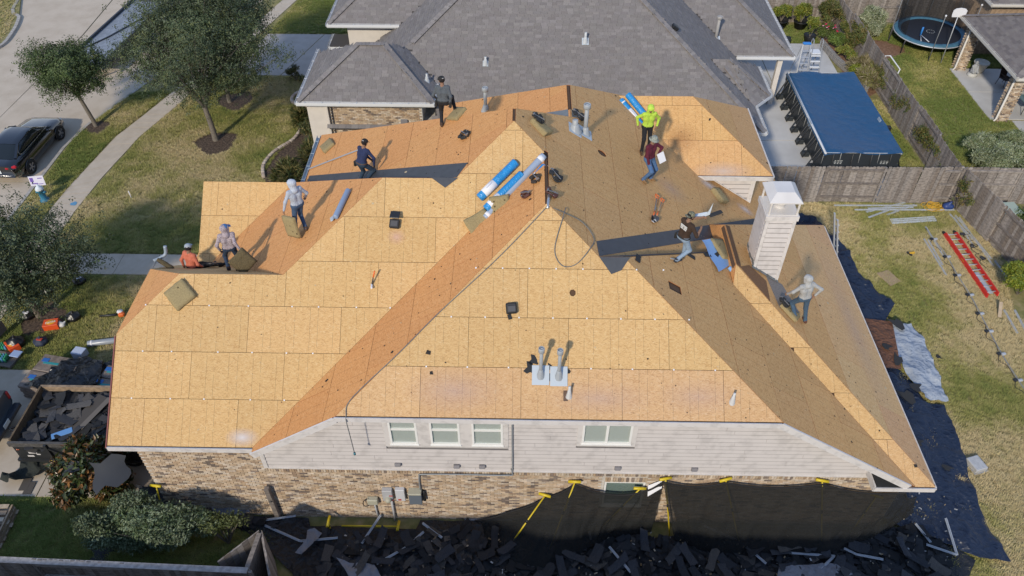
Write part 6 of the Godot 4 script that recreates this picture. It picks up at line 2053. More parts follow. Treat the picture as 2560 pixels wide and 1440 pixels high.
func net(label: String, top: Array, bottom: Array, sag: float) -> void:
	var m := mat("net_mesh", Color(0.008, 0.009, 0.009, 0.84), 0.9)
	m.albedo_color.a = 0.84
	m.transparency = BaseMaterial3D.TRANSPARENCY_ALPHA
	var s := S(true)
	var nu := 64
	var nv := 14
	var n := FastNoiseLite.new()
	n.seed = 5
	n.frequency = 0.9
	var at := func(u: float, v: float) -> Vector3:
		var f := u * (top.size() - 1)
		var i := mini(int(f), top.size() - 2)
		var t := f - i
		var a: Vector3 = top[i].lerp(top[i + 1], t) - Vector3(0, sag * sin(t * PI), 0)
		var g := u * (bottom.size() - 1)
		var j := mini(int(g), bottom.size() - 2)
		var b: Vector3 = bottom[j].lerp(bottom[j + 1], g - j)
		var p := a.lerp(b, v)
		p.z += 0.06 * sin(v * PI) * (1.0 + n.get_noise_2d(u * 30.0, v * 3.0) * 2.5) - 0.10 * sin(v * PI)
		p.y -= 0.12 * sin(v * PI) * (1.0 - v)
		p.z += 0.05 * sin(u * 55.0 + v * 3.0) * sin(v * PI) + 0.03 * sin(u * 131.0) * (1.0 - v) * v * 4.0
		p.z += 0.04 + 0.16 * sin(minf(v * 2.0, 1.0) * PI * 0.5)
		return p
	for i in nu:
		for j in nv:
			var a: Vector3 = at.call(float(i) / nu, float(j) / nv)
			var b: Vector3 = at.call(float(i + 1) / nu, float(j) / nv)
			var c: Vector3 = at.call(float(i + 1) / nu, float(j + 1) / nv)
			var d: Vector3 = at.call(float(i) / nu, float(j + 1) / nv)
			quad(s, d, c, b, a)
	var o := thing("debris_net", label, "net", Vector3.ZERO)
	obj("netting", s, m, o)
	var h := []
	for i in nu + 1:
		h.append(at.call(float(i) / nu, 0.0) + Vector3(0, 0.0, 0.012))
	obj("hem", tube(S(true), h, 0.028, 6), mat("net_hem", Color(0.012, 0.012, 0.013), 0.8), o)

func wheel(parent: Node, at: Vector3, r: float, w: float, rim: Material) -> void:
	var t := Transform3D(Basis(Vector3.UP, Vector3.RIGHT, Vector3.FORWARD), at)
	var o := Node3D.new()
	put(o, "wheel", parent)
	obj("tyre", lathe(S(true), [Vector2(r * 0.66, -w / 2), Vector2(r * 0.94, -w / 2), Vector2(r, -w * 0.32), Vector2(r, w * 0.32), Vector2(r * 0.94, w / 2), Vector2(r * 0.66, w / 2)], 24, t), mat("tyre_rubber", Color(0.018, 0.018, 0.019), 0.85), o)
	var s := S()
	lathe(s, [Vector2(r * 0.68, w * 0.42), Vector2(r * 0.62, w * 0.44), Vector2(r * 0.6, w * 0.2)], 24, t)
	lathe(s, [Vector2(r * 0.68, -w * 0.42), Vector2(r * 0.62, -w * 0.44), Vector2(r * 0.6, -w * 0.2)], 24, t)
	for i in 5:
		var a := TAU * i / 5
		for q in [-0.13, 0.13]:
			var d := Vector3(0, sin(a + q), cos(a + q)) * r * 0.62
			for sd in [-1, 1]:
				bar(s, at + Vector3(w * 0.36 * sd, 0, 0), at + Vector3(w * 0.4 * sd, 0, 0) + d, 0.035, 0.03, Vector3.RIGHT)
	lathe(s, [Vector2(0, w * 0.44), Vector2(r * 0.16, w * 0.42), Vector2(r * 0.16, -w * 0.42), Vector2(0, -w * 0.44)], 12, t)
	obj("rim", s, rim, o)

# loft of cross sections: each [z, half width, low, shoulder, top, top half width]
func loft(s: SurfaceTool, sec: Array) -> void:
	var prev := []
	for q in sec:
		var z: float = q[0]; var w: float = q[1]; var lo: float = q[2]; var sh: float = q[3]; var tp: float = q[4]; var tw: float = q[5]
		var ring := []
		for e in [[w * 0.86, lo], [w * 0.97, lo + (sh - lo) * 0.25], [w, lo + (sh - lo) * 0.62], [w * 0.965, sh], [tw, tp - (tp - sh) * 0.12], [tw * 0.55, tp], [0.0, tp + 0.012]]:
			ring.append(Vector3(e[0], e[1], z))
		for i in range(5, -1, -1):
			ring.append(Vector3(-ring[i].x, ring[i].y, z))
		if prev.size() > 0:
			for i in ring.size() - 1:
				quad(s, prev[i], ring[i], ring[i + 1], prev[i + 1])
			quad(s, prev[-1], ring[-1], ring[0], prev[0])
		prev = ring

func cap_end(s: SurfaceTool, q: Array, flip: bool) -> void:
	var w: float = q[1]
	var v := [Vector3(w * 0.86, q[2], q[0]), Vector3(w, q[2] + (q[3] - q[2]) * 0.62, q[0]), Vector3(q[5], q[4], q[0]), Vector3(-q[5], q[4], q[0]), Vector3(-w, q[2] + (q[3] - q[2]) * 0.62, q[0]), Vector3(-w * 0.86, q[2], q[0])]
	for i in range(1, 5):
		if flip: tri(s, v[0], v[i + 1], v[i])
		else: tri(s, v[0], v[i], v[i + 1])

func build_car() -> void:
	var o := thing("parked_car", "glossy black sedan parked at the kerb, cut by the left edge", "car", Vector3(-23.36, -0.115, -19.15))
	o.rotation.y = -0.03
	var paint := mat("black_paint", Color(0.006, 0.006, 0.008), 0.12)
	paint.clearcoat_enabled = true
	paint.clearcoat = 1.0
	paint.clearcoat_roughness = 0.04
	var s := S(true)
	var sec := [[-2.36, 0.62, 0.30, 0.52, 0.60, 0.5], [-2.2, 0.80, 0.22, 0.60, 0.70, 0.66], [-1.8, 0.90, 0.20, 0.68, 0.82, 0.74], [-1.0, 0.925, 0.19, 0.74, 0.93, 0.76], [-0.6, 0.93, 0.19, 0.78, 0.96, 0.78], [0.3, 0.93, 0.19, 0.82, 0.97, 0.78], [1.2, 0.925, 0.2, 0.84, 0.98, 0.76], [1.75, 0.91, 0.22, 0.84, 1.0, 0.72], [2.15, 0.86, 0.28, 0.80, 1.0, 0.66], [2.33, 0.78, 0.36, 0.72, 0.95, 0.6]]
	loft(s, sec)
	cap_end(s, sec[0], true); cap_end(s, sec[-1], false)
	obj("body", s, paint, o)
	var glass := mat("car_glass", Color(0.012, 0.016, 0.018), 0.05)
	s = S(true)
	loft(s, [[-0.98, 0.70, 0.88, 0.90, 0.93, 0.62], [-0.25, 0.74, 0.9, 1.22, 1.36, 0.54], [0.2, 0.75, 0.9, 1.30, 1.42, 0.55], [0.9, 0.74, 0.9, 1.28, 1.40, 0.54], [1.35, 0.70, 0.95, 1.14, 1.24, 0.52], [1.85, 0.62, 0.95, 0.98, 1.01, 0.5]])
	obj("windows", s, glass, o)
	s = S(true)
	loft(s, [[-0.22, 0.60, 1.345, 1.35, 1.375, 0.52], [0.2, 0.62, 1.36, 1.40, 1.435, 0.54], [0.85, 0.61, 1.35, 1.385, 1.415, 0.53], [1.12, 0.56, 1.30, 1.31, 1.335, 0.5]])
	obj("roof", s, paint, o)
	s = S()
	for q in [-1, 1]:
		obj("pillar", bar(S(), Vector3(0.70 * q, 1.0, 0.38), Vector3(0.60 * q, 1.36, 0.42), 0.06, 0.05), paint, o)
		obj("pillar", bar(S(), Vector3(0.70 * q, 0.98, -0.9), Vector3(0.585 * q, 1.36, -0.25), 0.05, 0.05), paint, o)
		obj("pillar", bar(S(), Vector3(0.66 * q, 1.0, 1.75), Vector3(0.56 * q, 1.33, 1.1), 0.12, 0.06), paint, o)
	for q in [-1, 1]:
		obj("window_trim", tube(S(true), smooth_path([Vector3(0.745 * q, 0.985, -0.95), Vector3(0.76 * q, 0.985, 0.4), Vector3(0.72 * q, 1.0, 1.4), Vector3(0.60 * q, 1.25, 1.15), Vector3(0.585 * q, 1.37, 0.3), Vector3(0.6 * q, 1.33, -0.2), Vector3(0.74 * q, 0.99, -0.95)], 4), 0.012, 6), mat("chrome"), o)
		obj("mirror", cbox(S(), Vector3(0.2, 0.14, 0.1), 0.04, fx(Vector3(0.99 * q, 0.99, -0.62))), paint, o)
		obj("headlight", cbox(S(), Vector3(0.3, 0.12, 0.3), 0.05, fx(Vector3(0.62 * q, 0.62, -2.12), 0.5 * q)), mat("lamp_glass", Color(0.45, 0.46, 0.48), 0.1), o)
		obj("taillight", cbox(S(), Vector3(0.46, 0.13, 0.16), 0.04, fx(Vector3(0.62 * q, 0.84, 2.22), 0.35 * q)), mat("tail_red", Color(0.45, 0.012, 0.02), 0.15), o)
	for z in [-1.42, 1.40]:
		for q in [-1, 1]:
			obj("wheel_arch", tube(S(true), smooth_path([Vector3(0.92 * q, 0.2, z - 0.40), Vector3(0.935 * q, 0.55, z - 0.32), Vector3(0.935 * q, 0.70, z), Vector3(0.935 * q, 0.55, z + 0.32), Vector3(0.92 * q, 0.2, z + 0.40)], 3), 0.025, 6), paint, o)
			wheel(o, Vector3(0.855 * q, 0.34, z), 0.345, 0.24, mat("alloy", Color(0.33, 0.34, 0.36), 0.3, null, 1.0, 0.7))
	obj("number_plate", cbox(S(), Vector3(0.34, 0.16, 0.02), 0.005, fx(Vector3(0, 0.66, 2.35))), mat("plate_white", Color(0.6, 0.66, 0.66), 0.5), o)
	obj("bumper_trim", tube(S(true), [Vector3(-0.8, 0.47, 2.2), Vector3(-0.5, 0.47, 2.36), Vector3(0.5, 0.47, 2.36), Vector3(0.8, 0.47, 2.2)], 0.014, 6), mat("chrome"), o)

func build_left() -> void:
	build_car()
	# fire hydrant, lawn sign
	var hb := mat("hydrant_blue", Color(0.03, 0.17, 0.27), 0.5)
	var o := thing("fire_hydrant", "blue fire hydrant with white cap on the verge", "hydrant", Vector3(-20.93, 0, -15.5))
	obj("barrel", lathe(S(true), [Vector2(0.2, 0), Vector2(0.2, 0.05), Vector2(0.13, 0.07), Vector2(0.13, 0.52), Vector2(0.16, 0.54), Vector2(0.16, 0.58), Vector2(0.14, 0.6)], 16), hb, o)
	obj("bonnet", lathe(S(true), [Vector2(0.17, 0.6), Vector2(0.17, 0.64), Vector2(0.13, 0.72), Vector2(0.06, 0.78), Vector2(0.04, 0.84), Vector2(0, 0.84)], 16), mat("hydrant_white", Color(0.6, 0.66, 0.7), 0.5), o)
	for q in [-1, 1]:
		obj("outlet", tube(S(true), [Vector3(0.1 * q, 0.46, 0), Vector3(0.2 * q, 0.46, 0)], 0.06, 10), hb, o)
	o = thing("lawn_sign", "white lawn sign with violet print behind the blue hydrant", "sign", Vector3(-21.2, 0, -15.95))
	o.rotation.y = 0.15
	obj("board", cbox(S(), Vector3(0.62, 0.46, 0.015), 0.003, fx(Vector3(0, 0.72, 0), 0, -0.15)), mat("sign_white", Color(0.68, 0.66, 0.75), 0.6), o)
	var s := S()
	for q in [[-0.2, 0.06, 0.14, 0.2], [-0.12, -0.12, 0.26, 0.05], [0.12, -0.15, 0.2, 0.03], [0.15, 0.12, 0.18, 0.04]]:
		box(s, Vector3(q[2], q[3], 0.004), fx(Vector3(0, 0.72, 0), 0, -0.15) * fx(Vector3(q[0], q[1], 0.009)))
	obj("print", s, mat("violet_print", Color(0.16, 0.09, 0.38), 0.6), o)
	s = S()
	for x in [-0.18, 0.18]:
		tube(s, [Vector3(x, 0, 0.01), Vector3(x, 0.6, 0.01)], 0.006, 5)
	obj("wire_legs", s, mat("wire", Color(0.2, 0.2, 0.2), 0.5), o)
	tag(obj("marker_stake", tube(S(true), [Vector3(-17.2, 0, -15.72), Vector3(-17.25, 0.35, -15.78)], 0.02, 6), mat("paper_white")), "short white stake standing in the front lawn", "stake")
	struct("paint_mark", sheet(S(), disc(-19.55, -15.25, 0.14), 0.038), mat("mark_blue", Color(0.10, 0.26, 0.42), 0.8))
	# flatbed trailer behind the oak
	o = thing("flatbed_trailer", "grey decked flatbed trailer parked behind the large oak", "trailer", Vector3(-23.1, -0.115, -30.4))
	o.rotation.y = -0.10
	obj("deck", bx(S(), Vector3(-1.05, 0.78, -4.0), Vector3(1.05, 0.84, 4.0)), mat("deck_grey", Color(0.26, 0.29, 0.33), 0.6, noise_tex(8, 0.02, [0.75, 1.0], 256), 0.4), o)
	for q in [-1, 1]:
		obj("side_rail", bx(S(), Vector3(1.06 * q - 0.05, 0.62, -4.1), Vector3(1.06 * q + 0.05, 0.98, 4.1)), mat("rail_dark", Color(0.03, 0.035, 0.045), 0.5), o)
		for z in [-1.4, -0.5]:
			wheel(o, Vector3(0.85 * q, 0.36, z), 0.36, 0.24, mat("alloy"))
	obj("end_board", bx(S(), Vector3(-1.1, 0.5, -4.2), Vector3(1.1, 1.5, -4.12)), mat("rail_dark"), o)
	obj("tongue", tube(S(true), [Vector3(-0.8, 0.6, 4.0), Vector3(0, 0.55, 5.1), Vector3(0.8, 0.6, 4.0)], 0.06, 8), mat("rail_dark"), o)
	obj("coupler", cbox(S(), Vector3(0.5, 0.2, 0.24), 0.03, fx(Vector3(0.0, 0.6, 5.0))), mat("rail_dark"), o)
	obj("load_chain", tube(S(true), smooth_path([Vector3(-0.9, 0.87, 2.4), Vector3(-0.2, 0.88, 0.9), Vector3(0.0, 0.9, 0.4), Vector3(0.6, 0.88, -1.6)], 5), 0.04, 6), mat("rail_dark"), o)
	# stone edging of the beds
	o = thing("stone_edging", "curved tan stone edging round the plant bed by the gold green clumps", "edging", Vector3.ZERO)
	var ep := smooth_path([Vector3(-11.75, 0.06, -17.3), Vector3(-12.0, 0.06, -18.3), Vector3(-11.75, 0.06, -19.4), Vector3(-11.1, 0.06, -20.4), Vector3(-10.9, 0.06, -21.4)], 5)
	for i in ep.size() - 1:
		obj("stone", cbox(S(), Vector3(0.16, 0.15, ep[i].distance_to(ep[i + 1]) * 0.95), 0.03, Transform3D(Basis.looking_at(ep[i + 1] - ep[i]), (ep[i] + ep[i + 1]) / 2)), mat("edging_stone_%d" % (i % 3), [Color(0.42, 0.35, 0.28), Color(0.35, 0.28, 0.23), Color(0.48, 0.41, 0.34)][i % 3], 0.9), o)
	o = thing("stone_edging", "small ring of tan stones round the bed at the neighbour's roof corner", "edging", Vector3(-11.15, 0.06, -24.3))
	for i in 12:
		var a := PI * 0.35 + TAU * 0.62 * i / 12
		obj("stone", cbox(S(), Vector3(0.16, 0.15, 0.34), 0.03, fx(Vector3(cos(a) * 0.85, 0, sin(a) * 0.85), -a)), mat("edging_stone_%d" % (i % 3)), o)
	build_dump()

func build_dump() -> void:
	# tipping trailer full of torn shingles
	var o := thing("dump_trailer", "black dump trailer filled with torn dark shingles on the driveway", "trailer", Vector3(-13.2, 0.03, -3.0))
	var blk := mat("trailer_black", Color(0.022, 0.024, 0.026), 0.5)
	var s := S()
	bx(s, Vector3(-2.1, 0.5, -1.1), Vector3(2.4, 0.58, 1.1))
	bx(s, Vector3(-2.1, 0.5, 1.04), Vector3(2.4, 1.12, 1.1)); bx(s, Vector3(-2.1, 0.5, -1.1), Vector3(2.4, 1.12, -1.04)); bx(s, Vector3(2.34, 0.5, -1.04), Vector3(2.4, 1.12, 1.04))
	obj("box", s, blk, o)
	s = S()
	bx(s, Vector3(-2.2, 1.12, 1.02), Vector3(2.4, 1.30, 1.10))
	obj("near_top_board", s, mat("grey_timber", Color(0.10, 0.095, 0.09), 0.85, noise_tex(21, 0.02, [0.55, 1.0], 256), 0.9), o)
	obj("far_top_board", bx(S(), Vector3(-2.15, 1.12, -1.12), Vector3(2.4, 1.34, -1.04)), mat("tan_timber", Color(0.36, 0.26, 0.17), 0.85, noise_tex(21, 0.02, [0.6, 1.0], 256), 0.9), o)
	obj("end_board", bx(S(), Vector3(-2.16, 0.55, -1.04), Vector3(-2.1, 1.36, 1.02)), mat("brown_timber", Color(0.15, 0.105, 0.06), 0.85, noise_tex(21, 0.02, [0.6, 1.0], 256), 0.9), o)
	for x in [-1.05, 0.15, 1.3]:
		obj("side_rib", bx(S(), Vector3(x - 0.04, 0.5, 1.1), Vector3(x + 0.04, 1.28, 1.17)), blk, o)
	obj("brace", bar(S(), Vector3(-1.0, 1.1, 1.13), Vector3(-0.35, 0.52, 1.13), 0.06, 0.05), blk, o)
	obj("base_rail", bx(S(), Vector3(-2.2, 0.40, 0.98), Vector3(2.4, 0.5, 1.14)), blk, o)
	for q in [[-1.6, 0.85, 0.26, 0.12], [-1.72, 0.66, 0.2, 0.07], [-1.45, 0.75, 0.12, 0.05], [-0.15, 0.85, 0.22, 0.14], [-0.1, 0.70, 0.16, 0.06]]:
		obj("sticker", cbox(S(), Vector3(q[2], q[3], 0.006), 0.001, fx(Vector3(q[0], q[1], 1.105))), mat("sticker_white", Color(0.6, 0.58, 0.57), 0.6), o)
	for k in 4:
		obj("yellow_mark", box(S(), Vector3(0.055, 0.07, 0.004), fx(Vector3(-1.14 + 0.075 * k, 0.46, 1.146))), mat("yellow_paint", Color(0.62, 0.47, 0.02), 0.45), o)
	obj("marker_lamp", cbox(S(), Vector3(0.09, 0.04, 0.03), 0.01, fx(Vector3(-1.98, 1.0, 1.11))), mat("amber", Color(0.6, 0.13, 0.03), 0.3), o)
	for x in [0.3, 1.2]:
		for z in [-0.9, 0.9]:
			wheel(o, Vector3(x, 0.33, z), 0.33, 0.22, mat("alloy"))
	for w in o.find_children("wheel*", "Node3D", false, false):
		var c: Vector3 = w.get_child(0).get_aabb().get_center()
		w.transform = Transform3D(Basis(), c) * Transform3D(rot(PI / 2), Vector3.ZERO) * Transform3D(Basis(), -c)
	obj("drawbar", tube(S(true), [Vector3(-2.1, 0.45, -0.5), Vector3(-3.0, 0.5, 0), Vector3(-2.1, 0.45, 0.5)], 0.05, 8), blk, o)
	var dk := [Color(0.022, 0.023, 0.026), Color(0.032, 0.033, 0.037), Color(0.05, 0.05, 0.054), Color(0.016, 0.017, 0.019), Color(0.075, 0.07, 0.066), Color(0.028, 0.03, 0.036)]
	s = S(true)
	var n := FastNoiseLite.new()
	n.frequency = 0.9
	var top := func(x, z): return 0.98 + 0.16 * n.get_noise_2d(x * 2.0, z * 2.0) + 0.12 * sin((x + 15.0) * 0.7)
	tag(obj("shingle_load", cloth(rect(-15.2, -4.0, -10.95, -1.99), 0.2, top), mat("load_dark", Color(0.022, 0.023, 0.026), 0.9)), "dark mass of torn roofing under the loose shingles in the trailer", "debris")
	heap("torn_shingles", "torn dark shingles heaped in the dump trailer", [rect(-15.15, -3.95, -11.0, -2.05)], 62, 0.98, 1.18, 0.33, dk)
	var mesh := []
	for k in 5: mesh.append(scrap_mesh(10 + k, 0.34))
	for i in 34:
		var c: Color = dk[rng.randi() % 6] * rng.randf_range(1.0, 1.9)
		tag(obj("shingle_scrap", mesh[i % 5], mat("scrap_%d" % (i % 9), c, 0.92, noise_tex(41, 0.08, [0.6, 1.0], 128), 2.0), self, fx(Vector3(-14.6 + 0.85 * (i % 4) + rng.randf_range(-0.35, 0.35), rng.randf_range(1.16, 1.25), -3.6 + 0.6 * ((i / 4) % 3) + rng.randf_range(-0.2, 0.2)), rng.randf() * TAU, rng.randfn(0, 0.14), rng.randfn(0, 0.14))), "torn %s shingle on the dump trailer load %s" % ["brownish" if c.r > c.b * 1.1 else "black" if c.r < 0.035 else "dark grey", ["near its front board", "left of its middle", "right of its middle", "by the roof edge"][i % 4] + [", far side", ", centre", ", near side"][(i / 4) % 3]], "shingle scrap", "large shingle pieces on the dump trailer load")
	tag(obj("shingle_sheet", box(S(), Vector3(0.36, 0.02, 1.35), fx(Vector3(-13.5, 1.26, -3.15), -0.4, 0.03)), mat("sheet_brown", Color(0.07, 0.062, 0.055), 0.95)), "long dark brown shingle sheet lying across the middle of the trailer load", "shingle sheet")
	tag(obj("shingle_sheet", box(S(), Vector3(0.17, 0.02, 1.25), fx(Vector3(-13.22, 1.28, -3.1), -0.4, 0.03)), mat("sheet_tan", Color(0.14, 0.125, 0.11), 0.95)), "long pale grey shingle sheet beside the dark brown one on the load", "shingle sheet")
	tag(obj("blue_wrapper", cbox(S(), Vector3(0.6, 0.03, 0.2), 0.01, fx(Vector3(-13.95, 1.25, -2.35), 0.5, 0.1)), mat("blue_plastic", Color(0.12, 0.27, 0.52), 0.4)), "crumpled blue plastic wrapper on the trailer load near its front board", "wrapper")
	# pickup truck that tows it
	var t := thing("pickup_truck", "grey blue pickup truck tail cut by the left edge, hitched to the trailer", "truck", Vector3(-18.6, 0.03, -3.1))
	t.rotation.y = PI / 2
	var tp := mat("truck_paint", Color(0.055, 0.07, 0.08), 0.3)
	s = S(true)
	loft(s, [[-3.2, 0.8, 0.45, 0.95, 1.05, 0.7], [-2.6, 0.96, 0.4, 1.0, 1.12, 0.8], [-1.2, 0.98, 0.4, 1.05, 1.18, 0.85], [1.2, 0.98, 0.45, 1.05, 1.16, 0.93], [2.05, 0.97, 0.5, 1.05, 1.15, 0.93]])
	cap_end(s, [2.05, 0.97, 0.5, 1.05, 1.15, 0.93], false)
	obj("body", s, tp, t)
	s = S(true)
	loft(s, [[-1.9, 0.8, 1.1, 1.15, 1.2, 0.7], [-1.2, 0.82, 1.1, 1.6, 1.8, 0.68], [0.2, 0.82, 1.1, 1.62, 1.82, 0.68], [0.5, 0.8, 1.1, 1.2, 1.3, 0.7]])
	obj("cab_windows", s, mat("car_glass"), t)
	obj("bumper", cbox(S(), Vector3(1.8, 0.2, 0.22), 0.04, fx(Vector3(0, 0.5, 2.2))), mat("bumper_dark", Color(0.025, 0.03, 0.04), 0.4), t)
	for q in [-1, 1]:
		obj("taillight", cbox(S(), Vector3(0.1, 0.32, 0.06), 0.02, fx(Vector3(0.9 * q, 0.95, 2.06))), mat("tail_red"), t)
		for z in [-2.0, 1.1]:
			wheel(t, Vector3(0.86 * q, 0.36, z), 0.37, 0.26, mat("alloy"))
	obj("number_plate", cbox(S(), Vector3(0.32, 0.16, 0.02), 0.004, fx(Vector3(0, 0.62, 2.32))), mat("plate_white"), t)
	# stacked bundles of new shingles under black plastic
	var names := ["far left", "second", "third", "fourth"]
	var pal := [[-16.0, -5.25, 1.15, 1.5, 0.45], [-14.85, -5.2, 0.95, 1.4, 0.4], [-13.75, -5.0, 0.85, 1.1, 0.35], [-12.8, -5.0, 0.9, 1.1, 0.35]]
	for i in 4:
		var p: Array = pal[i]
		var b := thing("shingle_bundles", "stack of wrapped shingle bundles, %s from the left behind the trailer" % names[i], "bundle stack", Vector3(p[0], 0.03, p[1]))
		b.rotation.y = -0.18
		for k in 4:
			for j in 2:
				obj("bundle", cbox(S(), Vector3(p[2] * 0.97, 0.14, p[3] * 0.48), 0.02, fx(Vector3(rng.randf_range(-0.03, 0.03), p[4] * 0 + 0.1 + 0.15 * k, (j - 0.5) * p[3] * 0.5), rng.randfn(0, 0.02))), mat("bundle_wrap_%d" % (k % 2), [Color(0.20, 0.15, 0.12), Color(0.25, 0.20, 0.165)][k % 2], 0.45, noise_tex(79, 0.03, [0.6, 1.0], 128), 1.2), b)
			if k == 3:
				for j in 2:
					obj("teal_label", cbox(S(), Vector3(p[2] * 0.6, 0.01, 0.09), 0.002, fx(Vector3(0, 0.625, (j - 0.5) * p[3] * 0.5), 0.03)), mat("label_teal", Color(0.03, 0.25, 0.27), 0.5), b)
					obj("blue_label", cbox(S(), Vector3(0.24, 0.01, 0.16), 0.002, fx(Vector3(-p[2] * 0.28, 0.628, (j - 0.5) * p[3] * 0.5 - 0.1), 0.03)), mat("label_blue", Color(0.03, 0.13, 0.4), 0.5), b)
		for j in 3:
			obj("pallet_board", bx(S(), Vector3(-p[2] / 2, -0.02, -p[3] / 2 + j * p[3] * 0.42), Vector3(p[2] / 2, 0.025, -p[3] / 2 + j * p[3] * 0.42 + 0.12)), mat("tan_timber"), b)
	var plas := mat("black_sheet", Color(0.012, 0.013, 0.015), 0.3)
	tarp("plastic_sheet", "shiny black plastic sheet draped over the second shingle stack", "plastic sheet", [-16.4, -4.6, -15.6, -5.6, -14.9, -5.95, -14.2, -5.6, -13.95, -4.75, -14.6, -4.25, -15.6, -4.3], plas, 0.16, 0.62, 0.12, 3)
	tarp("plastic_sheet", "black plastic sheet lying behind the shingle stacks against the lawn", "plastic sheet", [-14.4, -5.5, -13.8, -6.2, -12.2, -6.1, -11.8, -5.5, -13.0, -5.4], plas, 0.14, 0.5, 0.12, 4)
	# bags, cartons and bottles under the oak
	var bags := [[-18.35, -8.4, 0.32, "black bin bag beside a broom under the left oak"], [-16.6, -8.35, 0.33, "full black bin bag right of the orange carton"], [-18.1, -7.0, 0.40, "open black duffel bag beside the second orange carton"], [-17.25, -7.1, 0.30, "dark blue bag with red patch on the lawn"], [-17.2, -10.3, 0.3, "black and white bag in the tree's shade near the path"], [-18.2, -9.7, 0.26, "small dark bag half hidden by the oak's leaves"]]
	for i in bags.size():
		var b: Array = bags[i]
		var g := thing("bag", b[3], "bag", Vector3(b[0], 0, b[1]))
		var r: float = b[2]
		var sk := S(true)
		var BB := []
		for k in 6:
			var a := TAU * k / 6 + i
			BB.append([Vector3(cos(a) * r * 0.45, r * 0.4, sin(a) * r * 0.35), Vector3(cos(a) * r * 0.2, r * 0.75, sin(a) * r * 0.2), r * 0.42, r * 0.25, 0])
		BB.append([Vector3(0, r * 0.7, 0), Vector3(r * 0.2, r * 1.25, 0), r * 0.16, r * 0.1, 0])
		skin(sk, BB, r * 0.11, r * 0.12, [Color.WHITE])
		obj("sack", sk, mat("bag_black", Color(0.012, 0.012, 0.014), 0.35) if i != 3 else mat("bag_navy", Color(0.02, 0.03, 0.06), 0.7), g)
		if i in [0, 3, 4]:
			obj("patch", cbox(S(), Vector3(r * 0.7, 0.03, r * 0.4), 0.01, fx(Vector3(0.05, r * 0.98, 0.05), i)), mat("paper_white") if i != 3 else mat("red_patch", Color(0.45, 0.05, 0.03), 0.6), g)
	var wb := thing("bag", "white plastic bag touching the orange carton's right end", "bag", Vector3(-16.93, 0, -7.98))
	var sk := S(true)
	skin(sk, [[Vector3(-0.05, 0.1, 0), Vector3(0.12, 0.12, 0.05), 0.13, 0.09, 0], [Vector3(0.12, 0.14, 0.05), Vector3(0.2, 0.2, -0.05), 0.06, 0.03, 0]], 0.025, 0.05, [Color.WHITE])
	obj("sack", sk, mat("bag_white", Color(0.6, 0.6, 0.6), 0.5), wb)
	var orange := mat("carton_orange", Color(0.72, 0.09, 0.02), 0.5)
	for q in [[Vector3(-17.2, 0.14, -7.92), 0.22, "orange soda carton lying on the lawn under the left oak"], [Vector3(-18.12, 0.14, -6.85), -0.75, "orange soda carton leaning near the plastic bottles"]]:
		var c := thing("soda_carton", q[2], "carton", q[0])
		c.rotation.y = q[1]
		obj("box", cbox(S(), Vector3(0.52, 0.26, 0.36), 0.01), orange, c)
		obj("label_ring", lathe(S(true), [Vector2(0.0, 0.004), Vector2(0.12, 0.004), Vector2(0.125, 0.0)], 18, Transform3D(Basis().scaled(Vector3(1.35, 1, 1)), Vector3(0, 0.13, 0))), mat("carton_yellow", Color(0.75, 0.36, 0.02), 0.5), c)
		var tm := TextMesh.new()
		tm.text = "Fanta"
		tm.font_size = 24
		tm.pixel_size = 0.0056
		tm.depth = 0.004
		obj("lettering", tm, mat("paper_white"), c, Transform3D(rot(0.2) * rot(0, -PI / 2), Vector3(0, 0.137, 0.0)))
	for k in 2:
		var b := thing("bottle_pack", ["pack of water bottles in green wrap, upper one", "pack of water bottles in blue and green wrap, lower one"][k], "bottles", Vector3([-18.5, -18.15][k], 0.13 * k, [-6.85, -6.2][k]))
		for i in 4:
			for j in 3:
				obj("bottle", lathe(S(true), [Vector2(0, 0), Vector2(0.045, 0.0), Vector2(0.045, 0.16), Vector2(0.018, 0.21), Vector2(0.018, 0.235), Vector2(0, 0.235)], 8, fx(Vector3(i * 0.095 - 0.14, 0.0, j * 0.095 - 0.1))), mat("bottle_green", Color(0.05, 0.32, 0.16), 0.15) if (i + k) % 3 != 0 else mat("bottle_blue", Color(0.10, 0.30, 0.5), 0.15), b)
	for q in [["cooler_box", Vector3(-15.55, 0.2, -6.5), Vector3(0.42, 0.3, 0.34), Color(0.45, 0.52, 0.66), "pale blue box standing behind the plastic covered stacks"], ["utility_case", Vector3(-17.7, 0.3, -6.35), Vector3(0.36, 0.03, 0.3), Color(0.3, 0.4, 0.62), "flat blue sheet lying near the bottle packs"], ["grey_board", Vector3(-18.9, 0.6, -7.3), Vector3(0.05, 1.1, 0.9), Color(0.30, 0.34, 0.35), "grey panel standing at the left edge above the bottles"], ["pallet_stack", Vector3(-18.3, 0.07, -6.3), Vector3(1.2, 0.12, 0.6), Color(0.16, 0.14, 0.125), "low dark stack of boards carrying the bottle packs"]]:
		tag(obj(q[0], cbox(S(), q[2], 0.015, fx(q[1], -0.2)), mat(q[0], q[3], 0.5)), q[4], q[0].replace("_", " "))
	roll("felt_roll", "grey wrapped roll lying on the lawn at the left roof edge", Vector3(-15.5, 0.12, -7.02), Vector3(-14.45, 0.12, -7.22), 0.11, mat("silver_wrap", Color(0.30, 0.33, 0.37), 0.3), [[0.1, 0.16]])
	var bl := thing("leaf_blower", "orange and white leaf blower with black tube on the lawn", "leaf blower", Vector3(-14.85, 0.12, -8.5))
	obj("tube", tube(S(true), [Vector3(-0.2, 0, 0.02), Vector3(-0.8, -0.04, 0.06)], [0.05, 0.035], 8), mat("black_plastic"), bl)
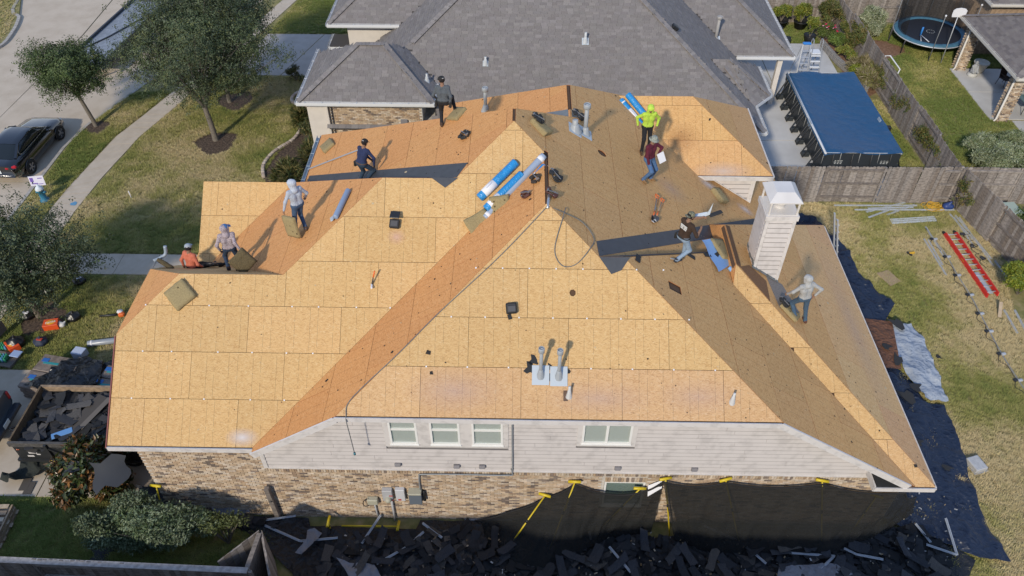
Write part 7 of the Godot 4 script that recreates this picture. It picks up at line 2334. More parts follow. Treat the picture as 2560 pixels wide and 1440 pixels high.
	obj("motor", cbox(S(), Vector3(0.22, 0.2, 0.22), 0.06, fx(Vector3(0, 0.02, 0), 0.4)), mat("orange_grip"), bl)
	obj("shroud", cbox(S(), Vector3(0.2, 0.16, 0.18), 0.06, fx(Vector3(-0.06, 0.1, -0.06), 0.2)), mat("paper_white"), bl)
	var br := thing("broom", "dark handled broom lying against the bin bag under the oak", "broom", Vector3(-18.4, 0.1, -8.3))
	obj("handle", tube(S(true), [Vector3(0, 0, 0), Vector3(-0.75, 0.5, -0.8)], 0.014, 6), mat("black_plastic"), br)
	obj("head", cbox(S(), Vector3(0.3, 0.08, 0.1), 0.02, fx(Vector3(0.02, -0.03, 0.02))), mat("black_plastic"), br)
	# black cloth, scraps, pallet
	tarp("shade_cloth", "crumpled black green cloth on the driveway beside the trailer", "cloth", [-15.75, -2.75, -15.2, -2.7, -14.9, -2.25, -14.3, -2.15, -14.5, -1.75, -15.0, -1.45, -15.5, -1.2, -15.85, -1.35, -15.5, -1.8], mat("cloth_black", Color(0.016, 0.02, 0.016), 0.85), 0.26, 0.05, 0.09, 8)
	for q in [[-15.1, -1.3, 0.2, 0.36], [-14.92, -1.18, 0.3, 0.3]]:
		tag(obj("shingle_scrap", box(S(), Vector3(0.26, 0.012, 0.42), fx(Vector3(q[0], 0.05, q[1]), 0.1 * q[2], 0.03, 0.04)), mat("sheet_brown")), "brown grey shingle piece lying on the driveway near the grass", "shingle scrap", "pair of shingle pieces on the driveway")
	var wp := thing("wood_pallet", "stack of pale timber pallets at the left edge on dark grass", "pallet", Vector3(-15.35, 0, 0.25))
	wp.rotation.y = 0.05
	for k in 3:
		for i in 6:
			obj("pallet_board", bx(S(), Vector3(-0.6, 0.10 + 0.16 * k, -0.62 + 0.215 * i), Vector3(0.55 - 0.05 * k + rng.randf_range(-0.04, 0.04), 0.125 + 0.16 * k, -0.62 + 0.215 * i + 0.13)), mat("pallet_wood_%d" % (i % 3), [Color(0.50, 0.39, 0.27), Color(0.40, 0.29, 0.19), Color(0.56, 0.45, 0.33)][i % 3], 0.85, noise_tex(21, 0.02, [0.7, 1.0], 256), 0.9), wp)
		for x in [-0.5, 0.0, 0.45]:
			obj("bearer", bx(S(), Vector3(x, 0.0 + 0.16 * k, -0.62), Vector3(x + 0.05, 0.095 + 0.16 * k, 0.6)), mat("pallet_wood_1"), wp)
	for q in [[Vector3(-11.35, 2.25, -0.35), Vector3(0.95, 0.03, 0.8), 0.4, 0.45, 0.15, "large dark felt sheet fallen onto the magnolia"], [Vector3(-12.45, 2.3, -0.45), Vector3(0.5, 0.03, 0.3), 0.2, 0.2, 0.2, "small dark felt piece caught on the magnolia's left side"], [Vector3(-10.6, 0.9, -0.5), Vector3(0.9, 0.03, 0.6), 0.2, 0.5, -0.3, "dark felt sheets heaped between magnolia and brick corner"], [Vector3(-11.9, 0.05, 1.0), Vector3(0.75, 0.02, 0.45), 0.0, 0.0, 0.0, "dark felt sheet lying on the shaded grass"], [Vector3(-10.2, 0.4, -0.1), Vector3(0.7, 0.03, 0.6), 0.9, 0.3, 0.4, "black felt sheet on the ground at the brick corner"]]:
		var fs := S(true)
		var sz: Vector3 = q[1]
		var T := fx(q[0], q[2], q[3], q[4])
		for i in 6:
			for j in 5:
				var P := []
				for e in [[i, j], [i + 1, j], [i + 1, j + 1], [i, j + 1]]:
					var u: float = e[0] / 6.0 - 0.5; var v: float = e[1] / 5.0 - 0.5
					P.append(T * Vector3(u * sz.x * (1.0 + 0.15 * sin(v * 7.0)), -0.35 * u * u + 0.25 * v * v, v * sz.z * (1.0 + 0.2 * sin(u * 9.0))))
				quad(fs, P[3], P[2], P[1], P[0])
		tag(obj("felt_sheet", fs, mat("felt_dark", Color(0.030, 0.034, 0.042), 0.8)), q[5], "felt sheet")

func spot(x: float, z: float) -> String:
	var a := "by the post and gate"
	for q in [[-5.6, "left of the electric meters"], [-3.6, "below the electric meters"], [-2.2, "right of the blue grey cabinet"], [-0.4, "at the left net's left end"], [1.2, "under the left net's peak"], [2.6, "below the lower window"], [3.9, "where the two nets meet"], [5.3, "at the right net, first pole"], [6.8, "before the right net, left half"], [8.2, "at the upright pole"], [9.6, "before the right net's right half"], [10.9, "below the house's right corner"]]:
		if x > q[0]: a = q[1]
	return a + (", close to the wall" if z < 0.55 else ", mid heap" if z < 1.2 else ", at bottom edge")

func build_front() -> void:
	# black ground sheet, heaps of torn shingles and metal along the brick wall
	var sheetm := mat("ground_sheet", Color(0.012, 0.013, 0.016), 0.55)
	tarp("ground_tarp", "black ground tarp along the front brick wall under the debris", "tarp", [-9.9, -0.35, -6.2, -0.3, -6.1, -0.05, -3.0, 0.0, -2.9, -0.3, 3.6, -0.25, 3.7, 0.15, 4.5, 0.1, 4.6, -0.2, 10.8, -0.3, 12.4, 0.2, 12.9, 0.7, 11.7, 2.2, 8.0, 3.2, -5.5, 3.2, -6.3, 1.4, -8.0, 0.1], sheetm, 0.07, 0.03, 0.2, 5)
	var dk := [Color(0.020, 0.021, 0.024), Color(0.030, 0.031, 0.035), Color(0.046, 0.046, 0.05), Color(0.015, 0.016, 0.018), Color(0.085, 0.076, 0.068), Color(0.026, 0.029, 0.036)]
	heap("torn_shingles", "heaps of torn dark shingles covering the tarp in front of the brick wall", [pv([-5.9, 0.2, -3, 0.3, -1.5, -0.1, -0.4, 0.9, 3.0, 0.2, 4.5, 0.3, 8.6, 0.6, 10.2, 0.1, 11.6, -0.3, 12.3, 0.5, 11.4, 2.0, 8, 3.0, -5.2, 3.0]), pv([-9.6, -0.3, -6.8, -0.2, -6.9, 0.1, -9.3, 0.0])], 34, 0.05, 0.27, 0.27, dk)
	heap("small_chips", "small pale chips of wood and shingle scattered on the tarps", [pv([-5, 0.3, 12.4, -0.2, 12.6, 0.6, 11, 2, -5, 2.6]), pv([10.6, -1.6, 12.6, -2.0, 13.0, -0.4, 11, -0.2])], 9, 0.14, 0.36, 0.045, [Color(0.45, 0.38, 0.28), Color(0.35, 0.25, 0.14), Color(0.5, 0.5, 0.5), Color(0.2, 0.17, 0.14)])
	var mesh := []
	for k in 6: mesh.append(scrap_mesh(20 + k, 0.32))
	for i in 70:
		var x := rng.randf_range(-5.0, 11.8)
		var z := rng.randf_range(0.35, 2.3)
		var c: Color = dk[rng.randi() % 6] * rng.randf_range(1.1, 2.0)
		tag(obj("shingle_scrap", mesh[i % 6], mat("scrap_b%d" % (i % 11), c, 0.92, noise_tex(41, 0.08, [0.6, 1.0], 128), 2.0), self, fx(Vector3(x, rng.randf_range(0.3, 0.42), z), rng.randf() * TAU, rng.randfn(0, 0.14), rng.randfn(0, 0.14))), "torn %s shingle %s" % ["brownish" if c.r > c.b * 1.1 else "black" if c.r < 0.035 else "dark grey", spot(x, z)], "shingle scrap", "large shingle pieces on the front debris heap")
	var px := [[[-10.9, 0.22, -0.5], [-9.2, 0.2, -0.62]], [[-9.05, 0.2, -0.3], [-9.0, 0.35, -0.62], [-8.35, 0.25, -0.35]], [[-7.4, 0.15, 0.0], [-6.25, 0.2, 0.5], [-5.2, 0.2, 0.38]], [[-7.4, 0.2, -0.15], [-6.55, 0.2, -0.3]], [[-4.05, 0.3, -0.3], [-4.5, 0.12, 0.5]], [[-2.75, 0.2, 0.15], [-3.1, 0.2, 0.52]], [[-3.2, 0.3, 0.7], [-3.95, 0.3, 1.2]], [[2.56, 0.35, 0.6], [3.1, 0.35, 1.35]], [[5.35, 0.35, -0.1], [6.2, 0.3, 0.3]], [[6.45, 0.3, 0.5], [6.9, 0.3, 1.0]], [[7.4, 0.25, 0.62], [8.9, 0.25, 0.72]], [[8.85, 0.3, 0.75], [8.3, 0.3, 1.2]], [[9.2, 0.3, 0.5], [9.5, 0.3, 0.68], [10.2, 0.3, 0.82]], [[9.0, 0.35, 0.25], [9.25, 0.4, 0.05]], [[11.5, 0.3, -0.3], [11.75, 0.25, 0.25]], [[12.5, 0.2, -0.55], [12.35, 0.25, 0.62], [11.6, 0.25, 0.32]], [[-2.8, 0.25, -0.1], [-2.2, 0.25, 0.35]], [[-1.6, 0.05, -0.34], [-0.2, 0.05, -0.36]], [[2.0, 0.4, 0.15], [2.06, 0.35, 0.4]], [[0.4, 0.3, 1.7], [1.1, 0.3, 1.5]]]
	for i in px.size():
		var pts := []
		for q in px[i]:
			pts.append(Vector3(q[0], q[1], q[2]))
		strip("%s grey metal strip %s" % ["bent" if pts.size() > 2 else "straight", spot(px[i][0][0], px[i][0][2])], "metal strips on the front debris heap", pts, 0.07)
	for q in [[-5.85, 0.3, 0.35, -0.45, 0.1, -0.5, 0.85, -5.95, 0.95]]:
		pass
	var ws := mat("white_plastic_film", Color(0.20, 0.21, 0.24), 0.5)
	tarp("plastic_film", "grey white plastic film lying among shingles left of the meters", "plastic film", [-5.9, 0.15, -5.65, 0.3, -5.8, 0.6, -6.1, 0.95, -6.3, 0.9, -6.05, 0.5, -6.1, 0.2], ws, 0.12, 0.22, 0.07, 12)
	tarp("plastic_film", "grey white plastic film at the bottom edge, below the meters", "plastic film", [-5.1, 1.05, -4.7, 1.2, -4.0, 1.25, -3.7, 1.7, -4.6, 1.7, -4.8, 1.4], ws, 0.12, 0.28, 0.08, 13)
	tarp("plastic_film", "grey white plastic film at the bottom edge, right half", "plastic film", [7.2, 1.15, 7.9, 1.05, 8.7, 0.95, 9.2, 1.3, 8.4, 1.6, 7.0, 1.6], ws, 0.12, 0.28, 0.08, 14)
	tarp("plastic_film", "oval torn grey felt piece beside the wall near the leaning gate", "felt", [-9.0, -0.4, -8.5, -0.5, -8.0, -0.45, -7.85, -0.3, -8.4, -0.15, -8.9, -0.2], ws, 0.12, 0.3, 0.07, 15)
	# nets and their poles
	net("black debris net hanging over the right half of the brick wall", [Vector3(3.92, 2.35, -0.3), Vector3(5.62, 2.36, -0.3), Vector3(8.23, 2.36, -0.3), Vector3(10.6, 2.0, -0.3), Vector3(11.2, 1.4, -0.55)], [Vector3(4.5, 0.05, 0.05), Vector3(5.4, 0.08, 0.4), Vector3(6.5, 0.1, 0.55), Vector3(8.7, 0.1, 0.5), Vector3(10.2, 0.06, -0.1), Vector3(11.6, 0.05, -0.9)], 0.2)
	net("black debris net sagging from the wall left of the lower window", [Vector3(-1.3, 0.12, -0.33), Vector3(-0.3, 0.62, -0.33), Vector3(0.75, 1.40, -0.33), Vector3(1.53, 2.12, -0.32), Vector3(2.49, 1.7, -0.3), Vector3(3.36, 1.82, -0.3), Vector3(3.92, 2.35, -0.3)], [Vector3(-1.3, 0.05, 0.1), Vector3(-0.7, 0.1, 0.75), Vector3(0.6, 0.12, 1.2), Vector3(1.7, 0.15, 0.6), Vector3(2.5, 0.12, 0.05), Vector3(3.84, 0.1, -0.22)], 0.08)
	tag(obj("plastic_film", cloth(pv([3.55, -0.33, 3.9, -0.33, 3.9, -0.2, 3.55, -0.15]), 0.06, func(x, z): return 2.05 + (x - 3.55) * 0.8 - (z + 0.33) * 1.5), mat("paper_white")), "white scrap caught at the top corner where the nets meet", "plastic film")
	var pl := [["yellow T headed pole leaning at the left end of the left net", Vector3(-0.44, 0, 0.73), Vector3(0.72, 1.5, -0.3)], ["yellow T headed pole holding the peak of the left net", Vector3(0.86, 0, 0.6), Vector3(1.52, 2.2, -0.3)], ["yellow T headed pole tilted in front of the lower window", Vector3(2.38, 0, -0.15), Vector3(3.33, 1.95, -0.28)], ["yellow T headed pole where the two nets meet", Vector3(4.38, 0, 0.11), Vector3(3.98, 2.42, -0.3)], ["yellow T headed pole in the left part of the right net", Vector3(6.36, 0, 0.36), Vector3(5.61, 2.42, -0.3)], ["upright yellow T headed pole in the middle of the right net", Vector3(8.67, 0, 0.41), Vector3(8.22, 2.44, -0.3)], ["yellow T headed pole slanting behind the right net", Vector3(9.67, 0, -0.15), Vector3(9.95, 1.65, -0.34)], ["short yellow T headed pole at the left brick corner", Vector3(-10.34, 0, 0.02), Vector3(-10.2, 1.7, -0.28)]]
	for i in pl.size():
		t_pole(pl[i][0], pl[i][1], pl[i][2], Vector3(1, 0.25 * sin(i * 2.0), 0.3 * cos(i)).normalized())
	t_pole("yellow pole lying on the ground below the meters", Vector3(-5.15, 0.2, 0.0), Vector3(-3.5, 0.22, 0.0), Vector3(0, 0.3, 1))
	t_pole("short yellow T headed pole standing in the debris left of the meters", Vector3(-5.5, 0.0, 0.05), Vector3(-5.5, 0.4, 0.0), Vector3(0, 0, 1))
	# meters and conduit
	var gm := mat("meter_grey", Color(0.42, 0.43, 0.45), 0.5)
	var tan := mat("meter_tan", Color(0.40, 0.39, 0.31), 0.6)
	var o := thing("electric_meter", "grey electric meter box with round dial and red stickers on the brick wall", "meter", Vector3(-3.72, 1.42, -0.39))
	obj("box", cbox(S(), Vector3(0.28, 0.5, 0.14), 0.01, fx(Vector3(0, 0, 0.07))), gm, o)
	obj("dial", lathe(S(true), [Vector2(0.09, 0), Vector2(0.09, 0.08), Vector2(0.06, 0.12), Vector2(0, 0.13)], 16, Transform3D(rot(0, PI / 2), Vector3(0.02, -0.12, 0.14))), tan, o)
	for q in [[0.1, 0.02], [0.1, -0.2]]:
		obj("red_sticker", box(S(), Vector3(0.1, 0.05, 0.004), fx(Vector3(q[0], q[1], 0.143))), mat("red_patch"), o)
	obj("conduit", tube(S(true), [Vector3(0.07, -0.25, 0.07), Vector3(0.07, -1.42, 0.07)], 0.035, 8), gm, o)
	o = thing("breaker_panel", "white breaker panel with red seal, middle box on the brick wall", "box", Vector3(-3.36, 1.42, -0.39))
	obj("box", cbox(S(), Vector3(0.26, 0.55, 0.12), 0.01, fx(Vector3(0, 0, 0.06))), mat("panel_white", Color(0.56, 0.57, 0.60), 0.5), o)
	obj("red_seal", cbox(S(), Vector3(0.09, 0.07, 0.01), 0.002, fx(Vector3(-0.03, -0.2, 0.122))), mat("red_patch"), o)
	o = thing("utility_cabinet", "blue grey cabinet with tan hood, right of the meters", "cabinet", Vector3(-2.93, 1.35, -0.39))
	obj("box", cbox(S(), Vector3(0.36, 0.5, 0.2), 0.012, fx(Vector3(0, 0, 0.1))), mat("cabinet_blue", Color(0.13, 0.155, 0.19), 0.5), o)
	obj("hood", cbox(S(), Vector3(0.37, 0.06, 0.23), 0.012, fx(Vector3(0, 0.28, 0.105))), tan, o)
	obj("valve", tube(S(true), [Vector3(0.24, 0.25, 0.06), Vector3(0.25, -0.2, 0.08)], 0.04, 8), mat("black_plastic"), o)
	o = thing("junction_box", "tan junction box with looped cable, left of the meters", "box", Vector3(-4.18, 1.08, -0.39))
	obj("box", cbox(S(), Vector3(0.3, 0.24, 0.16), 0.02, fx(Vector3(0, 0, 0.08))), tan, o)
	obj("conduit", tube(S(true), [Vector3(0.02, -0.12, 0.06), Vector3(0.04, -1.05, 0.06)], 0.025, 8), gm, o)
	obj("cable", tube(S(true), smooth_path([Vector3(-0.1, 0.12, 0.08), Vector3(-0.26, 0.0, 0.1), Vector3(-0.28, -0.2, 0.12), Vector3(-0.16, -0.22, 0.12), Vector3(-0.1, -0.05, 0.1)], 5), 0.014, 6), mat("black_plastic"), o)
	o = thing("wall_conduit", "grey conduit running down the siding then left across the brick", "conduit", Vector3(0, 0, -0.34))
	obj("pipe", tube(S(true), smooth_path([Vector3(-0.2, 5.2, 0), Vector3(-0.2, 4.0, 0), Vector3(-0.2, 2.62, 0.0), Vector3(-0.32, 2.47, 0.02), Vector3(-1.5, 2.44, 0), Vector3(-2.62, 2.42, 0), Vector3(-2.76, 2.3, 0), Vector3(-2.78, 1.65, 0)], 4), 0.022, 8), mat("conduit_grey", Color(0.24, 0.26, 0.28), 0.45), o)
	# loose post and open gate at the fence end
	o = thing("gate_post", "lone weathered wooden post beside the brick wall", "post", Vector3(-7.08, 0, -0.3))
	o.rotation.x = 0.02
	obj("post", cbox(S(), Vector3(0.14, 1.72, 0.14), 0.01, fx(Vector3(0, 0.86, 0))), wood(2), o)
	obj("latch", cbox(S(), Vector3(0.06, 0.04, 0.05), 0.01, fx(Vector3(0.02, 1.15, 0.09))), mat("black_plastic"), o)
	for q in [["open gate leaf of grey boards, left leaf", Vector3(-6.95, 0, 1.05), Vector3(-7.8, 0, 1.95), 7], ["open gate leaf of grey boards, right leaf", Vector3(-6.88, 0, 1.05), Vector3(-6.35, 0, 2.3), 7]]:
		var gl := thing("gate_leaf", q[0], "gate", q[1])
		var d: Vector3 = q[2] - q[1]
		gl.rotation.y = atan2(-d.z, d.x)
		var L := d.length()
		for i in q[3]:
			obj("picket", bx(S(), Vector3(i * L / q[3] + 0.004, 0.06, -0.01), Vector3((i + 1) * L / q[3] - 0.004, 1.76 + rng.randf_range(-0.02, 0.02), 0.01)), wood(i), gl)
		for y in [0.3, 0.95, 1.62]:
			obj("rail", bx(S(), Vector3(0, y, 0.012), Vector3(L, y + 0.09, 0.05)), wood(1), gl)
	o = thing("gate_board", "wide weathered board capping the open gate's hinge post", "board", Vector3(-6.92, 0, 1.05))
	obj("board", bar(S(), Vector3(0, 0.9, 0.05), Vector3(-0.10, 0.86, 1.15), 0.12, 1.75), wood(2), o)
	var cap := S()
	bar(cap, Vector3(-17.5, 1.80, 1.9), Vector3(-6.95, 1.80, 2.2), 0.16, 0.035)
	tag(obj("fence_cap", cap, mat("cap_board", Color(0.42, 0.39, 0.37), 0.85, noise_tex(21, 0.02, [0.6, 1.0], 256), 0.9)), "flat grey cap board lying along the top of the front fence", "board")

func build_right() -> void:
	# tarps beside the house
	var navy := mat("navy_tarp", Color(0.010, 0.018, 0.042), 0.42)
	tarp("navy_tarp", "dark blue crumpled tarp beside the right eave, upper one", "tarp", [10.6, -15.2, 11.6, -14.9, 12.3, -14.8, 12.66, -13.8, 13.1, -12.9, 13.2, -11.3, 13.65, -10.1, 14.0, -9.5, 13.35, -8.6, 12.7, -8.4, 10.7, -8.2, 10.5, -12.0], navy, 0.2, 0.05, 0.15, 21)
	tarp("navy_tarp", "large dark blue tarp spread at the lower right house corner", "tarp", [10.6, -8.0, 12.9, -6.6, 13.3, -6.2, 13.5, -4.9, 14.1, -4.8, 13.95, -3.0, 13.7, -1.1, 13.75, 0.1, 13.85, 0.75, 13.0, 0.65, 12.5, 0.3, 11.3, -0.2, 10.6, -0.6], navy, 0.13, 0.04, 0.15, 22)
	tarp("silver_tarp", "crumpled silver grey tarp lying on the grass beside the navy tarp", "tarp", [13.35, -8.5, 14.25, -8.45, 14.4, -7.6, 14.3, -5.8, 14.2, -4.85, 13.5, -5.0, 13.25, -6.3, 13.3, -7.8], mat("silver_film", Color(0.30, 0.34, 0.40), 0.4), 0.16, 0.1, 0.11, 23)
	tarp("ply_sheet", "reddish brown board lying on the tarps under the right eave", "board", [12.2, -8.7, 13.55, -8.5, 13.1, -6.2, 12.3, -6.3], mat("red_ply", Color(0.17, 0.075, 0.04), 0.8, noise_tex(77, 0.06, [0.6, 1.0], 256), 1.2), 0.02, 0.26, 0.4, 24)
	for q in [[13.65, -8.3, 0.6, 0.35, 0.35], [13.1, -6.6, 0.5, 0.3, 0.3], [13.3, -5.4, 0.35, 0.4, 0.3], [14.75, -7.0, 0.22, 0.16, 0.05], [12.9, -5.0, 0.6, 0.4, 0.28], [12.6, -3.2, 0.35, 0.25, 0.22], [13.2, -2.3, 0.3, 0.2, 0.2], [12.9, -7.2, 0.3, 0.3, 0.33]]:
		tag(obj("felt_scrap", prism(S(), disc(0, 0, q[2] * 0.5, 9, 0.3), 0, 0.02, fx(Vector3(q[0], q[4], q[1]), q[2] * 9.0, 0.08, -0.06).scaled_local(Vector3(1, 1, q[3] / q[2]))), mat("torn_felt")), "black torn felt piece lying on the tarps right of the house", "felt", "black felt pieces on the right tarps")
	# metal strips
	var A := func(x, z, h = 0.04): return Vector3(x, h, z)
	for q in [[[13.5, -15.7], [17.1, -15.75]], [[14.3, -15.4], [18.6, -15.47]], [[14.76, -15.26], [16.67, -15.97]], [[14.73, -14.88], [15.75, -15.4]], [[14.9, -15.5], [16.9, -15.62]], [[15.6, -15.1], [17.0, -15.8]]]:
		strip("grey metal gutter strip in the loose pile along the back fence", "gutter strips along the back fence", [A.call(q[0][0], q[0][1], 0.03 + 0.04 * rng.randf()), A.call(q[1][0], q[1][1], 0.05)], 0.1)
	for k in 3:
		strip("grey metal strip in the neat bundle of three on the grass", "bundle of three strips", [A.call(15.61, -14.76 + 0.12 * k), A.call(17.56, -14.98 + 0.12 * k)], 0.1, "metal_strip", mat("zinc_light", Color(0.46, 0.50, 0.55), 0.4))
	for q in [[[18.3, -15.2], [18.65, -13.27]], [[18.5, -15.1], [18.85, -12.3]], [[18.4, -14.97], [18.46, -13.0]], [[18.62, -14.97], [18.75, -11.9]], [[18.95, -12.2], [19.0, -11.0]]]:
		strip("grey metal strip lying along the right garden fence beside the red ladder", "strips along the garden fence", [A.call(q[0][0], q[0][1]), A.call(q[1][0], q[1][1])], 0.08)
	for q in [[[16.6, -13.5], [16.67, -11.3]], [[16.75, -13.45], [16.75, -11.9]], [[16.95, -14.3], [17.0, -12.3]]]:
		strip("grey metal strip on the grass left of the red ladder", "strips left of the red ladder", [A.call(q[0][0], q[0][1]), A.call(q[1][0], q[1][1])], 0.08)
	for q in [[[18.1, -9.4], [18.07, -8.2]], [[18.5, -9.4], [18.42, -8.3]]]:
		strip("grey metal strip on the grass below the yellow green tree", "strips below the yellow tree", [A.call(q[0][0], q[0][1]), A.call(q[1][0], q[1][1])], 0.09)
	# red ladder
	var o := thing("extension_ladder", "red extension ladder lying on the dry grass near the fence", "ladder", Vector3.ZERO)
	var red := mat("ladder_red", Color(0.62, 0.035, 0.03), 0.45)
	var alu := mat("aluminium", Color(0.48, 0.50, 0.53), 0.4, null, 1.0, 0.3)
	var la := [Vector3(17.52, 0.08, -13.8), Vector3(17.72, 0.08, -10.05)]
	var lb := [Vector3(17.98, 0.08, -13.86), Vector3(18.16, 0.08, -10.15)]
	for q in [la, lb]:
		obj("rail", bar(S(), q[0], q[1], 0.06, 0.10), red, o)
		obj("fly_rail", bar(S(), q[0].lerp(q[1], 0.02) + Vector3(0.0, 0.1, 0), q[1] + Vector3(0, 0.1, 0), 0.045, 0.07), red, o)
	for i in 12:
		var t := 0.04 + i * 0.083
		obj("rung", tube(S(true), [la[0].lerp(la[1], t) + Vector3(0, 0.06, 0), lb[0].lerp(lb[1], t) + Vector3(0, 0.06, 0)], 0.024, 6), alu, o)
	obj("fly_plate", bar(S(), Vector3(17.85, 0.12, -11.4), Vector3(17.93, 0.12, -10.2), 0.16, 0.01), alu, o)
	obj("yellow_sticker", box(S(), Vector3(0.065, 0.06, 0.2), fx(Vector3(17.615, 0.105, -12.1), 0.05)), mat("yellow_paint"), o)
	for q in la.slice(0, 1) + lb.slice(0, 1):
		obj("foot", cbox(S(), Vector3(0.1, 0.1, 0.14), 0.02, fx(q + Vector3(0, 0.02, -0.04))), mat("black_plastic"), o)
	# light string lying across the lawn
	o = thing("light_string", "string of clamp lamps on a thin grey rail across the right lawn", "light string", Vector3.ZERO)
	var lp := []
	for q in [[16.92, -14.2], [17.0, -13.5], [17.12, -12.4], [17.1, -11.3], [17.15, -10.2], [17.12, -9.2], [17.08, -8.3], [17.05, -7.2], [17.1, -6.0], [17.2, -4.6]]:
		lp.append(Vector3(q[0], 0.05, q[1]))
	obj("rail", tube(S(true), smooth_path(lp, 3), 0.022, 6), mat("conduit_grey"), o)
	for i in range(1, 9):
		var c: Vector3 = lp[i]
		obj("clamp_lamp", cbox(S(), Vector3(0.16, 0.09, 0.1), 0.02, fx(c + Vector3(0.03, 0.04, 0.06), 0.3)), alu, o)
		obj("lamp_shade", cbox(S(), Vector3(0.15, 0.09, 0.13), 0.03, fx(c + Vector3(-0.13, 0.04, 0.05), 0.5)), mat("black_plastic"), o)
		obj("cord", tube(S(true), smooth_path([c + Vector3(-0.1, 0.02, 0.05), c + Vector3(-0.25, 0.01, 0.35), c + Vector3(-0.05, 0.01, 0.6), lp[i + 1] + Vector3(-0.1, 0.02, -0.1)], 4), 0.012, 5), mat("black_plastic"), o)
	o = thing("cable_tangle", "tangled black cables and clamps between ladder and fence", "cable", Vector3(18.4, 0.03, -13.0))
	for i in 5:
		obj("cable", tube(S(true), smooth_path([Vector3(0, 0, -1.2 + 0.4 * i), Vector3(0.25, 0.02, -0.9 + 0.4 * i), Vector3(-0.12, 0.03, -0.7 + 0.4 * i), Vector3(0.1, 0.0, -0.4 + 0.45 * i)], 4), 0.013, 5), mat("black_plastic"), o)
	for i in 3:
		obj("clamp", cbox(S(), Vector3(0.2, 0.1, 0.14), 0.03, fx(Vector3(-0.12 + 0.1 * i, 0.05, -0.8 + 0.75 * i), i)), mat("blade_dark", Color(0.07, 0.07, 0.075), 0.35), o)
	tag(obj("plywood_piece", prism(S(), pv([13.96, -11.36, 14.49, -11.56, 14.75, -10.91, 14.27, -10.63]), 0.03, 0.05), mat("ply_tan", Color(0.44, 0.31, 0.19), 0.8, noise_tex(77, 0.06, [0.75, 1.0], 256), 1.0)), "small tan plywood piece lying on the dry grass", "plywood")
	o = thing("power_cable", "yellow coiled extension cord on the grass by the back fence", "cord", Vector3(17.75, 0.05, -15.65))
	for i in 9:
		var c := Vector3(rng.randf_range(-0.2, 0.2), 0.02 * (i % 4), rng.randf_range(-0.15, 0.15))
		var pts := []
		for k in 11:
			var a := TAU * k / 10
			pts.append(c + Vector3(cos(a) * rng.randf_range(0.2, 0.36), 0.015 * sin(a * 2), sin(a) * rng.randf_range(0.12, 0.24)))
		obj("coil", tube(S(true), smooth_path(pts, 2), 0.014, 5), mat("cord_yellow", Color(0.62, 0.36, 0.03), 0.5), o)
	o = thing("blue_bag", "crumpled dark blue bag against the back fence corner", "bag", Vector3(18.35, 0, -15.6))
	var sk := S(true)
	skin(sk, [[Vector3(-0.08, 0.14, 0), Vector3(0.1, 0.16, 0.05), 0.16, 0.12, 0], [Vector3(0, 0.25, 0), Vector3(0.05, 0.36, 0.02), 0.1, 0.06, 0]], 0.03, 0.05, [Color.WHITE])
	obj("sack", sk, mat("bag_blue", Color(0.02, 0.05, 0.19), 0.5), o)
	o = thing("nail_gun", "small yellow and black nail gun lying on the grass", "tool", Vector3(15.75, 0.06, -12.55))
	obj("body", cbox(S(), Vector3(0.24, 0.1, 0.09), 0.02, fx(Vector3(0, 0.03, 0), 0.3)), mat("cord_yellow"), o)
	obj("magazine", cbox(S(), Vector3(0.09, 0.07, 0.26), 0.02, fx(Vector3(-0.1, 0.01, 0.02), 0.5)), mat("black_plastic"), o)
	tag(obj("stepping_block", cbox(S(), Vector3(0.42, 0.2, 0.5), 0.02, fx(Vector3(14.22, 0.1, -2.5), 0.3)), mat("block_grey", Color(0.46, 0.46, 0.46), 0.7, noise_tex(8, 0.03, [0.8, 1.0], 256), 0.8)), "pale grey block on the grass beside the navy tarp", "block")
	obj("pad_base", cbox(S(), Vector3(0.5, 0.03, 0.58), 0.008, fx(Vector3(0, 0, 0))), mat("block_dark", Color(0.3, 0.3, 0.3), 0.7), get_child(get_child_count() - 1), fx(Vector3(14.22, 0.04, -2.5), 0.3))
	tag(obj("wood_stick", bar(S(), Vector3(17.75, 0.05, -9.0), Vector3(17.9, 0.35, -9.5), 0.12, 0.03), mat("pallet_wood_0", Color(0.50, 0.39, 0.27), 0.85)), "short pale board end under the yellow green tree", "board")
	o = thing("aluminium_ladder", "pale aluminium ladder top standing at the far right eave", "ladder", Vector3(11.15, 0, -10.4))
	for q in [-0.2, 0.2]:
		obj("rail", bar(S(), Vector3(0.9, 0, q), Vector3(-0.05, 3.6, q), 0.05, 0.08, Vector3.BACK), alu, o)
	for i in 11:
		obj("rung", tube(S(true), [Vector3(0.87 - 0.08 * i, 0.25 + 0.31 * i, -0.2), Vector3(0.87 - 0.08 * i, 0.25 + 0.31 * i, 0.2)], 0.018, 6), alu, o)
	o = thing("utility_box", "pale green utility box behind the garden fence", "utility box", Vector3(20.25, 0, -14.6))
	obj("cabinet", cbox(S(), Vector3(0.75, 0.8, 0.75), 0.03, fx(Vector3(0, 0.4, 0), 0.1)), mat("box_green", Color(0.36, 0.42, 0.34), 0.6), o)
	obj("lid", cbox(S(), Vector3(0.8, 0.06, 0.8), 0.02, fx(Vector3(0, 0.83, 0), 0.1)), mat("box_green"), o)
	build_pool()
	build_trampoline()
	build_porch()

